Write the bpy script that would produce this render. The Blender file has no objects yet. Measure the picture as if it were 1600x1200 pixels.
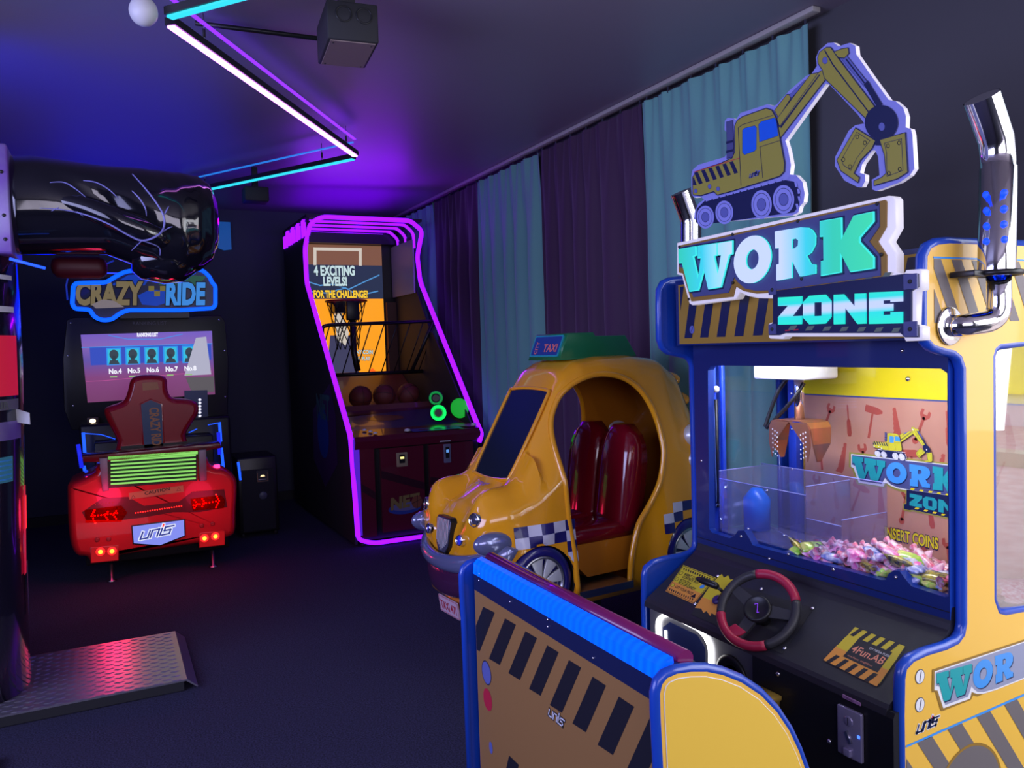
import bpy, bmesh, math, random
from math import sin, cos, radians, pi, hypot
from mathutils import Vector, Matrix
random.seed(7)
SC = bpy.context.scene
COL = SC.collection
V = Vector
# ---------------------------------------------------------------- camera
FPX, YAW, PITCH, ROLL = 1260.78, radians(26.516), radians(2.5967), radians(-1.819)
EYE = V((0, 0, 1.5))
FW = V((sin(YAW)*cos(PITCH), cos(YAW)*cos(PITCH), -sin(PITCH)))
r_ = V((cos(YAW), -sin(YAW), 0)); u_ = r_.cross(FW)
RT = r_*cos(ROLL) + u_*sin(ROLL); UPV = -r_*sin(ROLL) + u_*cos(ROLL)
cam = bpy.data.cameras.new('camera'); cam_o = bpy.data.objects.new('camera', cam); COL.objects.link(cam_o)
cam_o.matrix_world = Matrix(((RT.x, UPV.x, -FW.x, EYE.x), (RT.y, UPV.y, -FW.y, EYE.y), (RT.z, UPV.z, -FW.z, EYE.z), (0, 0, 0, 1)))
cam.sensor_fit = 'HORIZONTAL'; cam.sensor_width = 36; cam.lens = 36*FPX/1600; cam.clip_start = 0.05
SC.camera = cam_o

def pray(px, py):
    return FW + RT*((px-800)/FPX) - UPV*((py-600)/FPX)
def UP(px, py, O, n):
    d = pray(px, py); t = ((O-EYE).dot(n))/d.dot(n); return EYE + d*t
def U(px, py, ax, val):
    k = 'xyz'.index(ax); d = pray(px, py); return EYE + d*((val-EYE[k])/d[k])

# ---------------------------------------------------------------- world, exposure, large lights
SC.view_settings.view_transform = 'Standard'; SC.view_settings.look = 'None'
SC.view_settings.exposure = 0.0; SC.view_settings.gamma = 1.0
SC.view_settings.use_curve_mapping = False
w = bpy.data.worlds.new('world'); SC.world = w; w.use_nodes = True
w.node_tree.nodes['Background'].inputs[0].default_value = (0.75, 0.85, 1.0, 1)
w.node_tree.nodes['Background'].inputs[1].default_value = 3.0
try:
    SC.cycles.use_denoising = True
    SC.cycles.max_bounces = 8; SC.cycles.diffuse_bounces = 3; SC.cycles.glossy_bounces = 4
    SC.cycles.transmission_bounces = 8; SC.cycles.transparent_max_bounces = 16
    SC.cycles.caustics_reflective = False; SC.cycles.caustics_refractive = False
    SC.cycles.sample_clamp_indirect = 4.0
except Exception: pass

def area(name, loc, target, size, size_y, power, color, spread=pi):
    l = bpy.data.lights.new(name, 'AREA'); l.shape = 'RECTANGLE'; l.size = size; l.size_y = size_y
    l.energy = power; l.color = color; l.spread = spread
    o = bpy.data.objects.new(name, l); COL.objects.link(o); o.location = loc
    o.rotation_euler = (V(target)-V(loc)).to_track_quat('-Z', 'Y').to_euler(); return o
def point(name, loc, power, color, radius=0.05):
    l = bpy.data.lights.new(name, 'POINT'); l.energy = power; l.color = color; l.shadow_soft_size = radius
    o = bpy.data.objects.new(name, l); COL.objects.link(o); o.location = loc; return o
# daylight through the street window of the right wall (beside and behind the camera)
area('daylight', (3.3, -0.6, 1.9), (1.2, 1.6, 0.9), 2.6, 2.0, 62, (0.95, 0.93, 1.0))
# added fill lights, as if from unseen machines behind the camera and at the left
area('fill_light_left', (-2.3, 2.0, 1.9), (2.6, 3.2, 1.4), 3.2, 1.6, 75, (0.50, 0.52, 1.0), 2.1)
area('fill_light_back', (0.2, -1.7, 2.1), (1.0, 3.0, 1.0), 3.0, 1.4, 60, (0.82, 0.76, 1.0))

# ---------------------------------------------------------------- materials
MATS = {}
def mat(name, col, rough=0.5, metal=0.0, emit=None, es=0.0, coat=0.0, spec=0.5, noise=None, bump=None, alpha=1.0, trans=0.0, ior=1.45, sheen=0.0):
    if name in MATS: return MATS[name]
    m = bpy.data.materials.new(name); m.use_nodes = True; nt = m.node_tree; b = nt.nodes['Principled BSDF']
    b.inputs['Base Color'].default_value = (*col, 1); b.inputs['Roughness'].default_value = rough
    b.inputs['Metallic'].default_value = metal; b.inputs['Coat Weight'].default_value = coat
    b.inputs['Coat Roughness'].default_value = 0.04
    b.inputs['Specular IOR Level'].default_value = spec; b.inputs['IOR'].default_value = ior
    b.inputs['Transmission Weight'].default_value = trans; b.inputs['Alpha'].default_value = alpha
    if sheen: b.inputs['Sheen Weight'].default_value = sheen
    if emit is not None:
        b.inputs['Emission Color'].default_value = (*emit, 1); b.inputs['Emission Strength'].default_value = es
    tc = nt.nodes.new('ShaderNodeTexCoord')
    if noise:   # (scale, second colour, detail)
        n = nt.nodes.new('ShaderNodeTexNoise'); n.inputs['Scale'].default_value = noise[0]; n.inputs['Detail'].default_value = noise[2] if len(noise) > 2 else 4
        nt.links.new(tc.outputs['Object'], n.inputs['Vector'])
        mx = nt.nodes.new('ShaderNodeMix'); mx.data_type = 'RGBA'
        cr = nt.nodes.new('ShaderNodeValToRGB'); cr.color_ramp.elements[0].position = 0.35; cr.color_ramp.elements[1].position = 0.65
        nt.links.new(n.outputs['Fac'], cr.inputs['Fac']); nt.links.new(cr.outputs['Color'], mx.inputs['Factor'])
        mx.inputs[6].default_value = (*col, 1); mx.inputs[7].default_value = (*noise[1], 1)
        nt.links.new(mx.outputs[2], b.inputs['Base Color'])
    if bump:    # (scale, strength)
        n = nt.nodes.new('ShaderNodeTexNoise'); n.inputs['Scale'].default_value = bump[0]; n.inputs['Detail'].default_value = 3
        nt.links.new(tc.outputs['Object'], n.inputs['Vector'])
        bp = nt.nodes.new('ShaderNodeBump'); bp.inputs['Strength'].default_value = bump[1]; bp.inputs['Distance'].default_value = 0.01
        nt.links.new(n.outputs['Fac'], bp.inputs['Height']); nt.links.new(bp.outputs['Normal'], b.inputs['Normal'])
    MATS[name] = m; return m
def glow(name, col, s=1.0):
    return mat(name, (0.02, 0.02, 0.02), 0.5, emit=col, es=s)
def glass(name, tint=(1, 1, 1), mixf=0.12, rough=0.02, haze=None):
    if name in MATS: return MATS[name]
    m = bpy.data.materials.new(name); m.use_nodes = True; nt = m.node_tree
    for n in list(nt.nodes): nt.nodes.remove(n)
    o = nt.nodes.new('ShaderNodeOutputMaterial'); t = nt.nodes.new('ShaderNodeBsdfTransparent'); g = nt.nodes.new('ShaderNodeBsdfGlossy')
    t.inputs[0].default_value = (*tint, 1); g.inputs['Roughness'].default_value = rough
    lw = nt.nodes.new('ShaderNodeLayerWeight'); lw.inputs['Blend'].default_value = 0.5
    pw = nt.nodes.new('ShaderNodeMath'); pw.operation = 'POWER'; pw.inputs[1].default_value = 4.0; nt.links.new(lw.outputs['Facing'], pw.inputs[0])
    ad = nt.nodes.new('ShaderNodeMath'); ad.operation = 'MAXIMUM'; ad.inputs[1].default_value = mixf
    mx = nt.nodes.new('ShaderNodeMixShader'); nt.links.new(pw.outputs[0], ad.inputs[0]); nt.links.new(ad.outputs[0], mx.inputs[0])
    nt.links.new(t.outputs[0], mx.inputs[1]); nt.links.new(g.outputs[0], mx.inputs[2]); nt.links.new(mx.outputs[0], o.inputs[0])
    if haze:    # cloudy plastic: a little diffuse scatter
        df = nt.nodes.new('ShaderNodeBsdfDiffuse'); df.inputs[0].default_value = (*haze[0], 1); m2 = nt.nodes.new('ShaderNodeMixShader'); m2.inputs[0].default_value = haze[1]
        nt.links.new(mx.outputs[0], m2.inputs[1]); nt.links.new(df.outputs[0], m2.inputs[2]); nt.links.new(m2.outputs[0], o.inputs[0])
    MATS[name] = m; return m

# ---------------------------------------------------------------- objects
def empty(name, loc=(0, 0, 0), rz=0.0):
    o = bpy.data.objects.new(name, None); COL.objects.link(o); o.location = loc; o.rotation_euler = (0, 0, rz)
    o.empty_display_size = 0.1; return o
def tag(o, label, cat, group=None):
    o['label'] = label; o['category'] = cat
    if group: o['group'] = group
    return o
def struct(o): o['kind'] = 'structure'; return o
def inv(parent):
    """matrix that brings world points into the parent's space"""
    m = Matrix.Identity(4); chain = []
    p = parent
    while p is not None: chain.append(p); p = p.parent
    for q in reversed(chain): m = m @ q.matrix_basis
    return m.inverted()

class B:
    """collects shapes into one mesh; materials by slot"""
    def __init__(s): s.bm = bmesh.new(); s.mats = []
    def mi(s, m):
        if m not in s.mats: s.mats.append(m)
        return s.mats.index(m)
    def faces(s, verts, faces, m, smooth=False):
        k = s.mi(m); vs = [s.bm.verts.new(v) for v in verts]; out = []
        for f in faces:
            try:
                fc = s.bm.faces.new([vs[i] for i in f]); fc.material_index = k; fc.smooth = smooth; out.append(fc)
            except ValueError: pass
        return out
    def box(s, lo, hi, m, bev=0.0, seg=2, mtx=None):
        t = bmesh.new(); bmesh.ops.create_cube(t, size=1)
        c = [(lo[i]+hi[i])/2 for i in range(3)]; d = [abs(hi[i]-lo[i]) for i in range(3)]
        for v in t.verts: v.co = V((c[0]+v.co.x*d[0], c[1]+v.co.y*d[1], c[2]+v.co.z*d[2]))
        if bev > 0: bmesh.ops.bevel(t, geom=t.edges[:], offset=min(bev, min(d)*0.49), segments=seg, affect='EDGES', profile=0.5)
        s.add(t, m, bev > 0, mtx)
    def add(s, t, m, smooth=False, mtx=None):
        t.verts.ensure_lookup_table(); t.verts.index_update()
        s.faces([(mtx @ v.co) if mtx else v.co.copy() for v in t.verts], [[v.index for v in f.verts] for f in t.faces], m, smooth); t.free()
    def prism(s, poly, fr, d0, d1, m, bev=0.0, side=None):
        """poly in frame coords (a,b), extruded from depth d0 to d1 along the frame normal"""
        t = bmesh.new()
        if isinstance(poly, Holed):
            from mathutils.geometry import tessellate_polygon
            L = [[V((p[0], p[1], 0)) for p in lp] for lp in poly.loops]; tri = tessellate_polygon(L); allp = [p for lp in L for p in lp]
            A0 = [t.verts.new((p.x, p.y, d0)) for p in allp]; A1 = [t.verts.new((p.x, p.y, d1)) for p in allp]
            for q in tri:
                for X_ in (A0, A1):
                    try: t.faces.new([X_[i] for i in q])
                    except ValueError: pass
            o = 0
            for lp in L:
                n = len(lp)
                for i in range(n): t.faces.new((A0[o+i], A0[o+(i+1) % n], A1[o+(i+1) % n], A1[o+i]))
                o += n
            bmesh.ops.recalc_face_normals(t, faces=t.faces[:]); t.normal_update(); t.verts.ensure_lookup_table(); t.verts.index_update()
            k2 = s.mi(side) if side else None
            nf = s.faces([fr.p(v.co.x, v.co.y, v.co.z) for v in t.verts], [[v.index for v in f.verts] for f in t.faces], m)
            if side:
                for f, g in zip(nf, t.faces):
                    if abs(g.normal.z) < 0.7: f.material_index = k2
            t.free(); return
        a = [t.verts.new((p[0], p[1], d0)) for p in poly]; b = [t.verts.new((p[0], p[1], d1)) for p in poly]
        n = len(poly)
        t.faces.new(a); t.faces.new(b)
        for i in range(n): t.faces.new((a[i], a[(i+1) % n], b[(i+1) % n], b[i]))
        bmesh.ops.recalc_face_normals(t, faces=t.faces[:])
        if bev > 0:
            es = [e for e in t.edges if abs(e.verts[0].co.z-e.verts[1].co.z) < 1e-7]
            bmesh.ops.bevel(t, geom=es, offset=bev, segments=2, affect='EDGES', profile=0.5)
        t.verts.ensure_lookup_table(); t.verts.index_update()
        k2 = s.mi(side) if side else None
        nf = s.faces([fr.p(v.co.x, v.co.y, v.co.z) for v in t.verts], [[v.index for v in f.verts] for f in t.faces], m, bev > 0)
        if side:
            for f, g in zip(nf, t.faces):
                if abs(g.normal.z) < 0.7: f.material_index = k2
        t.free()
    def flat(s, poly, fr, d, m):
        s.faces([fr.p(p[0], p[1], d) for p in poly], [list(range(len(poly)))], m)
    def tube(s, path, r, m, seg=10, closed=False, caps=True):
        path = [V(p) for p in path]; n = len(path); rs = r if isinstance(r, (list, tuple)) else [r]*n
        T = []
        for i in range(n):
            a = path[(i-1) % n] if (closed or i > 0) else path[i]; b = path[(i+1) % n] if (closed or i < n-1) else path[i]
            T.append((b-a).normalized())
        up = V((0, 0, 1)) if abs(T[0].z) < 0.9 else V((1, 0, 0))
        N = (up - T[0]*up.dot(T[0])).normalized(); rings = []
        k = s.mi(m)
        for i in range(n):
            N = (N - T[i]*N.dot(T[i])).normalized(); Bn = T[i].cross(N)
            rings.append([s.bm.verts.new(path[i] + (N*cos(2*pi*j/seg) + Bn*sin(2*pi*j/seg))*rs[i]) for j in range(seg)])
        for i in range(n if closed else n-1):
            A, C = rings[i], rings[(i+1) % n]
            for j in range(seg):
                try:
                    f = s.bm.faces.new((A[j], A[(j+1) % seg], C[(j+1) % seg], C[j])); f.smooth = True; f.material_index = k
                except ValueError: pass
        if caps and not closed:
            for rr in (rings[0], rings[-1]):
                f = s.bm.faces.new(rr); f.material_index = k
    def cyl(s, a, b, r, m, r2=None, seg=24): s.tube([a, b], [r, r if r2 is None else r2], m, seg)
    def lathe(s, prof, m, mtx=None, seg=32, closed=False):
        """profile [(radius, height)] turned about local z"""
        mtx = mtx or Matrix.Identity(4); k = s.mi(m); rings = []
        for (r, h) in prof: rings.append([s.bm.verts.new(mtx @ V((r*cos(2*pi*j/seg), r*sin(2*pi*j/seg), h))) for j in range(seg)])
        for A, C in zip(rings, rings[1:]):
            for j in range(seg):
                f = s.bm.faces.new((A[j], A[(j+1) % seg], C[(j+1) % seg], C[j])); f.smooth = True; f.material_index = k
        for rr in (rings[0], rings[-1]):
            if not closed:
                try: f = s.bm.faces.new(rr); f.material_index = k; f.smooth = False
                except ValueError: pass
    def ball(s, c, r, m, seg=20, sc=(1, 1, 1), mtx=None):
        t = bmesh.new(); bmesh.ops.create_uvsphere(t, u_segments=seg, v_segments=max(6, seg*2//3), radius=1)
        for v in t.verts: v.co = V((c[0]+v.co.x*r*sc[0], c[1]+v.co.y*r*sc[1], c[2]+v.co.z*r*sc[2]))
        s.add(t, m, True, mtx)
    def loft(s, secs, m, closed_ends=True, smooth=True, closed=True):
        k = s.mi(m); rings = [[s.bm.verts.new(p) for p in sec] for sec in secs]; n = len(secs[0])
        for A, C in zip(rings, rings[1:]):
            for j in range(n if closed else n-1):
                f = s.bm.faces.new((A[j], A[(j+1) % n], C[(j+1) % n], C[j])); f.smooth = smooth; f.material_index = k
        if closed_ends:
            for rr in (rings[0], rings[-1]): f = s.bm.faces.new(rr); f.material_index = k
    def text(s, string, fr, a, b, size, m, d=0.001, bold=0.0, shear=0.0, align='LEFT', xs=1.0, rot=0.0, ext=0.0, space=1.0):
        c = bpy.data.curves.new('t', 'FONT'); c.body = string; c.size = 1.0; c.align_x = align; c.offset = bold; c.shear = shear
        c.resolution_u = 3; c.space_character = space
        o = bpy.data.objects.new('t', c); COL.objects.link(o)
        dg = bpy.context.evaluated_depsgraph_get(); dg.update()
        me = bpy.data.meshes.new_from_object(o.evaluated_get(dg))
        ca, sa = cos(rot), sin(rot)
        vs = []
        for v in me.vertices:
            x, y = v.co.x*size*xs, v.co.y*size
            vs.append(fr.p(a + x*ca - y*sa, b + x*sa + y*ca, d))
        s.faces(vs, [list(p.vertices) for p in me.polygons], m)
        bpy.data.objects.remove(o); bpy.data.curves.remove(c); bpy.data.meshes.remove(me)
    def build(s, name, parent=None, recalc=True, world=True):
        if recalc: bmesh.ops.recalc_face_normals(s.bm, faces=s.bm.faces[:])
        if parent is not None and world: s.bm.transform(inv(parent))
        me = bpy.data.meshes.new(name); s.bm.to_mesh(me); s.bm.free()
        for m in s.mats: me.materials.append(m)
        o = bpy.data.objects.new(name, me); COL.objects.link(o); o.parent = parent
        return o

def build_each(b, name, parent):
    """one object for every separate piece collected in b"""
    bm = b.bm; bm.verts.ensure_lookup_table(); bm.verts.index_update(); seen = set(); out = []
    for v in bm.verts:
        if v.index in seen: continue
        st = [v]; seen.add(v.index); isl = []
        while st:
            x = st.pop(); isl.append(x)
            for e in x.link_edges:
                y = e.other_vert(x)
                if y.index not in seen: seen.add(y.index); st.append(y)
        k = {x.index: i for i, x in enumerate(isl)}; fs_ = {f for x in isl for f in x.link_faces}; n = B(); n.mats = list(b.mats)
        vs = [n.bm.verts.new(x.co) for x in isl]
        for f in fs_:
            g = n.bm.faces.new([vs[k[q.index]] for q in f.verts]); g.material_index = f.material_index; g.smooth = f.smooth
        out.append(n.build(name, parent))
    bm.free(); return out

class Fr:
    """a flat frame: origin O, in-plane axes u and v, normal n"""
    def __init__(s, O, u, v):
        s.O = V(O); s.u = V(u).normalized(); s.v = V(v).normalized(); s.n = s.u.cross(s.v).normalized()
    def p(s, a, b, d=0.0): return s.O + s.u*a + s.v*b + s.n*d
    def px(s, x, y):
        q = UP(x, y, s.O, s.n) - s.O; return (q.dot(s.u), q.dot(s.v))
    def pxs(s, pts): return [s.px(*p) for p in pts]

def offset(poly, d):
    """grow a polygon outwards by d (mitred)"""
    n = len(poly); A = sum(poly[i][0]*poly[(i+1) % n][1]-poly[(i+1) % n][0]*poly[i][1] for i in range(n))
    sg = 1 if A > 0 else -1; out = []
    for i in range(n):
        p, a, b = V(poly[i]).to_2d(), V(poly[i-1]).to_2d(), V(poly[(i+1) % n]).to_2d()
        e1 = (p-a); e2 = (b-p)
        if e1.length < 1e-9 or e2.length < 1e-9: out.append(tuple(p)); continue
        e1.normalize(); e2.normalize()
        n1 = V((e1.y, -e1.x))*sg; n2 = V((e2.y, -e2.x))*sg; m = n1+n2
        if m.length < 0.2: out.append((p.x+n1.x*d, p.y+n1.y*d)); continue
        m.normalize(); k = d/max(0.45, m.dot(n1)); out.append((p.x+m.x*k, p.y+m.y*k))
    return out
def ell(cx, cy, rx, ry, n=28, a0=0.0, a1=2*pi):
    return [(cx+rx*cos(a0+(a1-a0)*i/n), cy+ry*sin(a0+(a1-a0)*i/n)) for i in range(n)]
class Holed(list): pass
def holed(outer, hole):
    """polygon with a hole, joined by a seam"""
    def area2(p): return sum(p[i][0]*p[(i+1) % len(p)][1]-p[(i+1) % len(p)][0]*p[i][1] for i in range(len(p)))
    if area2(outer)*area2(hole) > 0: hole = hole[::-1]
    best = min(((hypot(o[0]-h[0], o[1]-h[1]), i, j) for i, o in enumerate(outer) for j, h in enumerate(hole)))
    _, i, j = best
    h = Holed(outer[:i+1] + hole[j:] + hole[:j+1] + outer[i:]); h.loops = (list(outer), list(hole)); return h
def stroke(pts, w):
    """thick poly-line as a list of quads"""
    out = []
    for a, b in zip(pts, pts[1:]):
        d = V((b[0]-a[0], b[1]-a[1])); L = d.length
        if L < 1e-9: continue
        d /= L; n = V((-d.y, d.x))*w/2; e = d*w/2
        out.append([(a[0]-e.x+n.x, a[1]-e.y+n.y), (a[0]-e.x-n.x, a[1]-e.y-n.y), (b[0]+e.x-n.x, b[1]+e.y-n.y), (b[0]+e.x+n.x, b[1]+e.y+n.y)])
    return out
def rrect(x0, y0, x1, y1, r, n=5):
    out = []
    for cx, cy, a in ((x1-r, y1-r, 0), (x0+r, y1-r, pi/2), (x0+r, y0+r, pi), (x1-r, y0+r, 1.5*pi)):
        for i in range(n+1): out.append((cx+r*cos(a+pi/2*i/n), cy+r*sin(a+pi/2*i/n)))
    return out
def smooth_path(pts, n=8, closed=False):
    P = [V(p) for p in pts]; out = []; N = len(P)
    for i in range(N if closed else N-1):
        p0 = P[(i-1) % N] if (closed or i > 0) else P[i]; p1 = P[i]; p2 = P[(i+1) % N]; p3 = P[(i+2) % N] if (closed or i+2 < N) else P[(i+1) % N]
        for k in range(n):
            t = k/n; out.append(0.5*((2*p1)+(-p0+p2)*t+(2*p0-5*p1+4*p2-p3)*t*t+(-p0+3*p1-3*p2+p3)*t**3))
    if not closed: out.append(P[-1])
    return out
def chamfer_path(pts, r, n=4):
    """round the corners of a poly-line"""
    P = [V(p) for p in pts]; out = [P[0]]
    for a, p, b in zip(P, P[1:], P[2:]):
        ra = min(r, (p-a).length*0.45, (b-p).length*0.45)
        q0 = p+(a-p).normalized()*ra; q1 = p+(b-p).normalized()*ra
        for k in range(n+1):
            t = k/n; out.append(q0*(1-t)**2+p*2*t*(1-t)+q1*t*t)
    out.append(P[-1]); return out
def copy_tree(o, parent=None):
    c = o.copy(); COL.objects.link(c); c.parent = parent
    for ch in o.children: copy_tree(ch, c)
    return c
def screw(b, p, n, r, m):
    """domed screw head at p, facing n"""
    n = V(n).normalized(); q = V((0, 0, 1)).rotation_difference(n).to_matrix().to_4x4()
    b.lathe([(r, 0), (r*0.95, r*0.35), (r*0.6, r*0.65), (0.0001, r*0.75)], m, Matrix.Translation(p) @ q, seg=10)

# ---------------------------------------------------------------- shared lettering
def unis(b, fr, a, c, h, m_ink, m_edge=None, rot=0.0, d=0.001, m_dot=None, shx=0.35):
    """the angular u-n-i-s maker's mark"""
    ST = [[(0, .72), (0, 0), (.75, 0), (.75, .72)], [(1.0, 0), (1.0, .72), (1.7, .72), (1.7, 0)], [(1.98, 0), (1.98, .72)],
          [(3.15, .78), (2.3, .78), (2.3, .42), (2.95, .42), (2.95, 0), (2.2, 0)]]
    DOT = [[(1.98, .95), (1.98, 1.1)]]
    ca, sa = cos(rot), sin(rot)
    def T(p):
        x, y = (p[0]+p[1]*shx)*h, p[1]*h
        return (a+x*ca-y*sa, c+x*sa+y*ca)
    if m_edge:
        for st in ST+DOT:
            for q in stroke([T(p) for p in st], h*0.36): b.flat(q, fr, d, m_edge)
        d += 0.0004
    for st in ST:
        for q in stroke([T(p) for p in st], h*0.17): b.flat(q, fr, d, m_ink)
    for st in DOT:
        for q in stroke([T(p) for p in st], h*0.17): b.flat(q, fr, d, m_dot or m_ink)
# ================================================================ room
CZ = 2.96
m_carpet = mat('carpet', (0.009, 0.010, 0.030), 0.95, noise=(150, (0.050, 0.046, 0.115), 3), bump=(500, 0.6))
m_ceil = mat('ceiling_paint', (0.26, 0.23, 0.30), 0.45, bump=(3.0, 0.05))
m_wall = mat('dark_wall_paint', (0.045, 0.05, 0.085), 0.7)
m_wallg = mat('graphite_wall_paint', (0.075, 0.075, 0.085), 0.75)
m_black = mat('black_plastic', (0.012, 0.012, 0.014), 0.35)
m_matte = mat('matte_black', (0.02, 0.02, 0.024), 0.7)
m_chrome = mat('chrome', (0.92, 0.92, 0.94), 0.10, 1.0)
m_steel = mat('steel', (0.55, 0.55, 0.58), 0.3, 1.0)
m_white = mat('white_plastic', (0.7, 0.7, 0.72), 0.4)
def slab(name, lo, hi, m):
    b = B(); b.box(lo, hi, m); return struct(b.build(name))
slab('floor', (-3.0, -2.6, -0.1), (3.2, 8.7, 0), m_carpet)
slab('ceiling', (-3.0, -2.6, CZ), (3.2, 8.7, CZ+0.1), m_ceil)
slab('wall_far', (-3.0, 8.5, 0), (3.2, 8.6, CZ), m_wall)
slab('wall_left', (-2.8, -2.6, 0), (-2.7, 8.5, CZ), m_wall)
slab('wall_near', (-2.7, -2.5, 0), (3.06, -2.4, CZ), m_wall)
b = B()  # right wall with a street window between y=-2.1 and y=0.95
b.box((2.96, 1.36, 0), (3.06, 8.5, CZ), m_wallg); b.box((2.96, -2.4, 0), (3.06, -2.1, CZ), m_wallg)
b.box((2.96, -2.1, 0), (3.06, 1.36, 0.12), m_wallg); b.box((2.96, -2.1, 2.7), (3.06, 1.36, CZ), m_wallg)
struct(b.build('wall_right'))
b = B()
for y0, y1 in ((-2.1, -2.04), (-0.6, -0.54), (1.31, 1.36)): b.box((2.98, y0, 0.12), (3.04, y1, 2.7), m_matte)
b.box((2.98, -2.1, 0.12), (3.04, 1.36, 0.18), m_matte); b.box((2.98, -2.1, 2.64), (3.04, 1.36, 2.7), m_matte)
win = struct(b.build('window_1'))
slab('street', (3.2, -9, -0.12), (14, 7, -0.02), mat('pink_paving', (0.42, 0.30, 0.27), 0.8, noise=(6, (0.5, 0.40, 0.36), 5)))
b = B(); b.box((-2.6, 8.47, 0), (2.9, 8.5, 0.09), m_matte); struct(b.build('baseboard_far'))

b = B(); b.box((13.0, -12, -0.1), (13.4, 9, 5), mat('shopfront_plaster', (0.55, 0.50, 0.50), 0.8)); struct(b.build('wall_street'))
b = B(); b.box((9.0, -12, -0.02), (9.3, 9, 0.14), mat('kerb_stone', (0.45, 0.42, 0.30), 0.8)); struct(b.build('trim_1'))
for i, (y0, c) in enumerate(((-9.5, (0.65, 0.04, 0.15)), (-7.4, (0.05, 0.07, 0.35)), (-5.3, (0.7, 0.55, 0.1)), (-3.0, (0.5, 0.05, 0.2)), (-0.8, (0.1, 0.12, 0.4)))):
    b = B(); b.box((12.9, y0, 0.5), (13.0, y0+1.7, 2.4), mat('shop_window_%d' % i, c, 0.4)); o = b.build('window_%d' % (i+2)); struct(o)
# ---------------------------------------------------------------- curtains
m_teal = mat('teal_curtain', (0.15, 0.39, 0.36), 0.75, sheen=0.25, bump=(60, 0.1))
m_purp = mat('plum_curtain', (0.050, 0.018, 0.060), 0.75, sheen=0.2, bump=(60, 0.1))
CX = 2.885
def curtain(y0, y1, m, label, ph):
    t = empty('curtain', (CX, (y0+y1)/2, 0)); tag(t, label, 'curtain', None)
    ny = max(40, int((y1-y0)*90)); zs = [0.03, 0.5, 1.1, 1.7, 2.2, 2.5, 2.68, 2.76, 2.82, 2.87, 2.91]
    rnd = random.Random(ph); k0 = 2*pi/0.20
    offs = [rnd.uniform(-1, 1) for _ in range(20)]
    secs = []
    for z in zs:
        up = max(0.0, min(1.0, (z-2.2)/0.7)); row = []
        for i in range(ny+1):
            y = y0+(y1-y0)*i/ny
            wob = 0.9*sin(y*5.1+offs[0]*3)+0.6*sin(y*9.7+offs[1]*3)+0.25*sin(z*2+y*3)
            a = k0*(y-y0)+wob
            body = 0.036*sin(a)+0.014*sin(2.1*a*0.5+1.3)
            pin = 0.022*(abs(sin(a/2))**0.35*2-1.3)+0.006*sin(a*3)
            x = CX+body*(1-up)+pin*up - 0.01
            yy = y + 0.012*cos(a)*(1-up)
            row.append(V((x, yy, z)))
        secs.append(row)
    b = B(); b.loft(secs, m, closed_ends=False, closed=False)
    # cloth thickness: a second skin just behind
    back = [[V((p.x+0.003, p.y, p.z)) for p in row] for row in secs]; b.loft(back, m, closed_ends=False, closed=False)
    b.build('cloth', t, recalc=False)
    b = B()
    for i in range(int((y1-y0)/0.20)+1):
        y = min(y1-0.01, y0+0.02+i*0.20); b.box((CX-0.004, y-0.003, 2.9), (CX+0.004, y+0.003, 2.935), m_wall)
    build_each(b, 'curtain_hook', t)
    return t
CY = [(2.68, 3.95, m_teal), (3.95, 5.22, m_purp), (5.22, 6.32, m_teal), (6.32, 7.3, m_purp), (7.3, 8.42, m_teal)]
CL = ['pale teal pleated curtain hanging behind the excavator sign', 'dark plum curtain hanging behind the yellow taxi roof',
      'blue-lit teal curtain between the two dark plum curtains', 'narrow dark plum curtain beside the basketball machine', 'teal curtain behind the top corner of the basketball machine']
for i, ((y0, y1, m), lb) in enumerate(zip(CY, CL)): curtain(y0+0.004, y1-0.004, m, lb, i*7+3)
b = B(); b.box((CX-0.045, 2.62, 2.935), (CX+0.005, 8.45, 2.959), mat('rail_white', (0.42, 0.40, 0.38), 0.5), 0.004)
tag(b.build('curtain_rail'), 'thin pale curtain rail running along the ceiling above the curtains', 'curtain rail')

# ---------------------------------------------------------------- zigzag neon
g_violet = glow('neon_violet', (0.75, 0.22, 1.0), 5.5); g_violet2 = glow('neon_violet_up', (0.18, 0.02, 1.0), 2.2)
g_cyan = glow('neon_cyan', (0.03, 0.72, 0.85), 1.15); g_cyan2 = glow('neon_cyan_up', (0.02, 0.22, 0.85), 0.9)
m_alu = mat('dark_aluminium', (0.05, 0.05, 0.06), 0.35, 0.6)
def bar(p, q, g, g2, label, hang):
    z = 2.80; P = V((p[0], p[1], z)); Q = V((q[0], q[1], z)); d = (Q-P).normalized(); L = (Q-P).length
    ang = math.atan2(d.y, d.x); t = empty('neon_bar', P, ang); tag(t, label, 'neon light', 'zigzag light bars on the ceiling')
    M = Matrix.Translation(P) @ Matrix.Rotation(ang, 4, 'Z')
    b = B(); b.box((0, -0.022, 0), (L, 0.022, 0.03), m_alu, mtx=M); b.build('housing', t)
    b = B(); b.box((0.004, -0.016, -0.010), (L-0.004, 0.016, 0), g, 0.003, mtx=M); b.build('diffuser', t)
    b = B(); b.box((0.0, -0.008, 0.104), (L, 0.008, 0.112), g2, mtx=M); b.build('upper_strip', t)
    for h in hang:
        b = B(); b.cyl(M @ V((L*h, 0, 0.03)), M @ V((L*h, 0, 0.149)), 0.0025, m_steel, seg=6)
        b.cyl(M @ V((L*h, 0, 0.05)), M @ V((L*h, 0, 0.085)), 0.006, m_matte, seg=8)
        b.build('hanger', t)
bar((0.27, 3.37), (1.25, 2.15), g_cyan, g_cyan2, 'cyan light bar cut off by the top of the picture', (0.2, 0.8))
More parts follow.
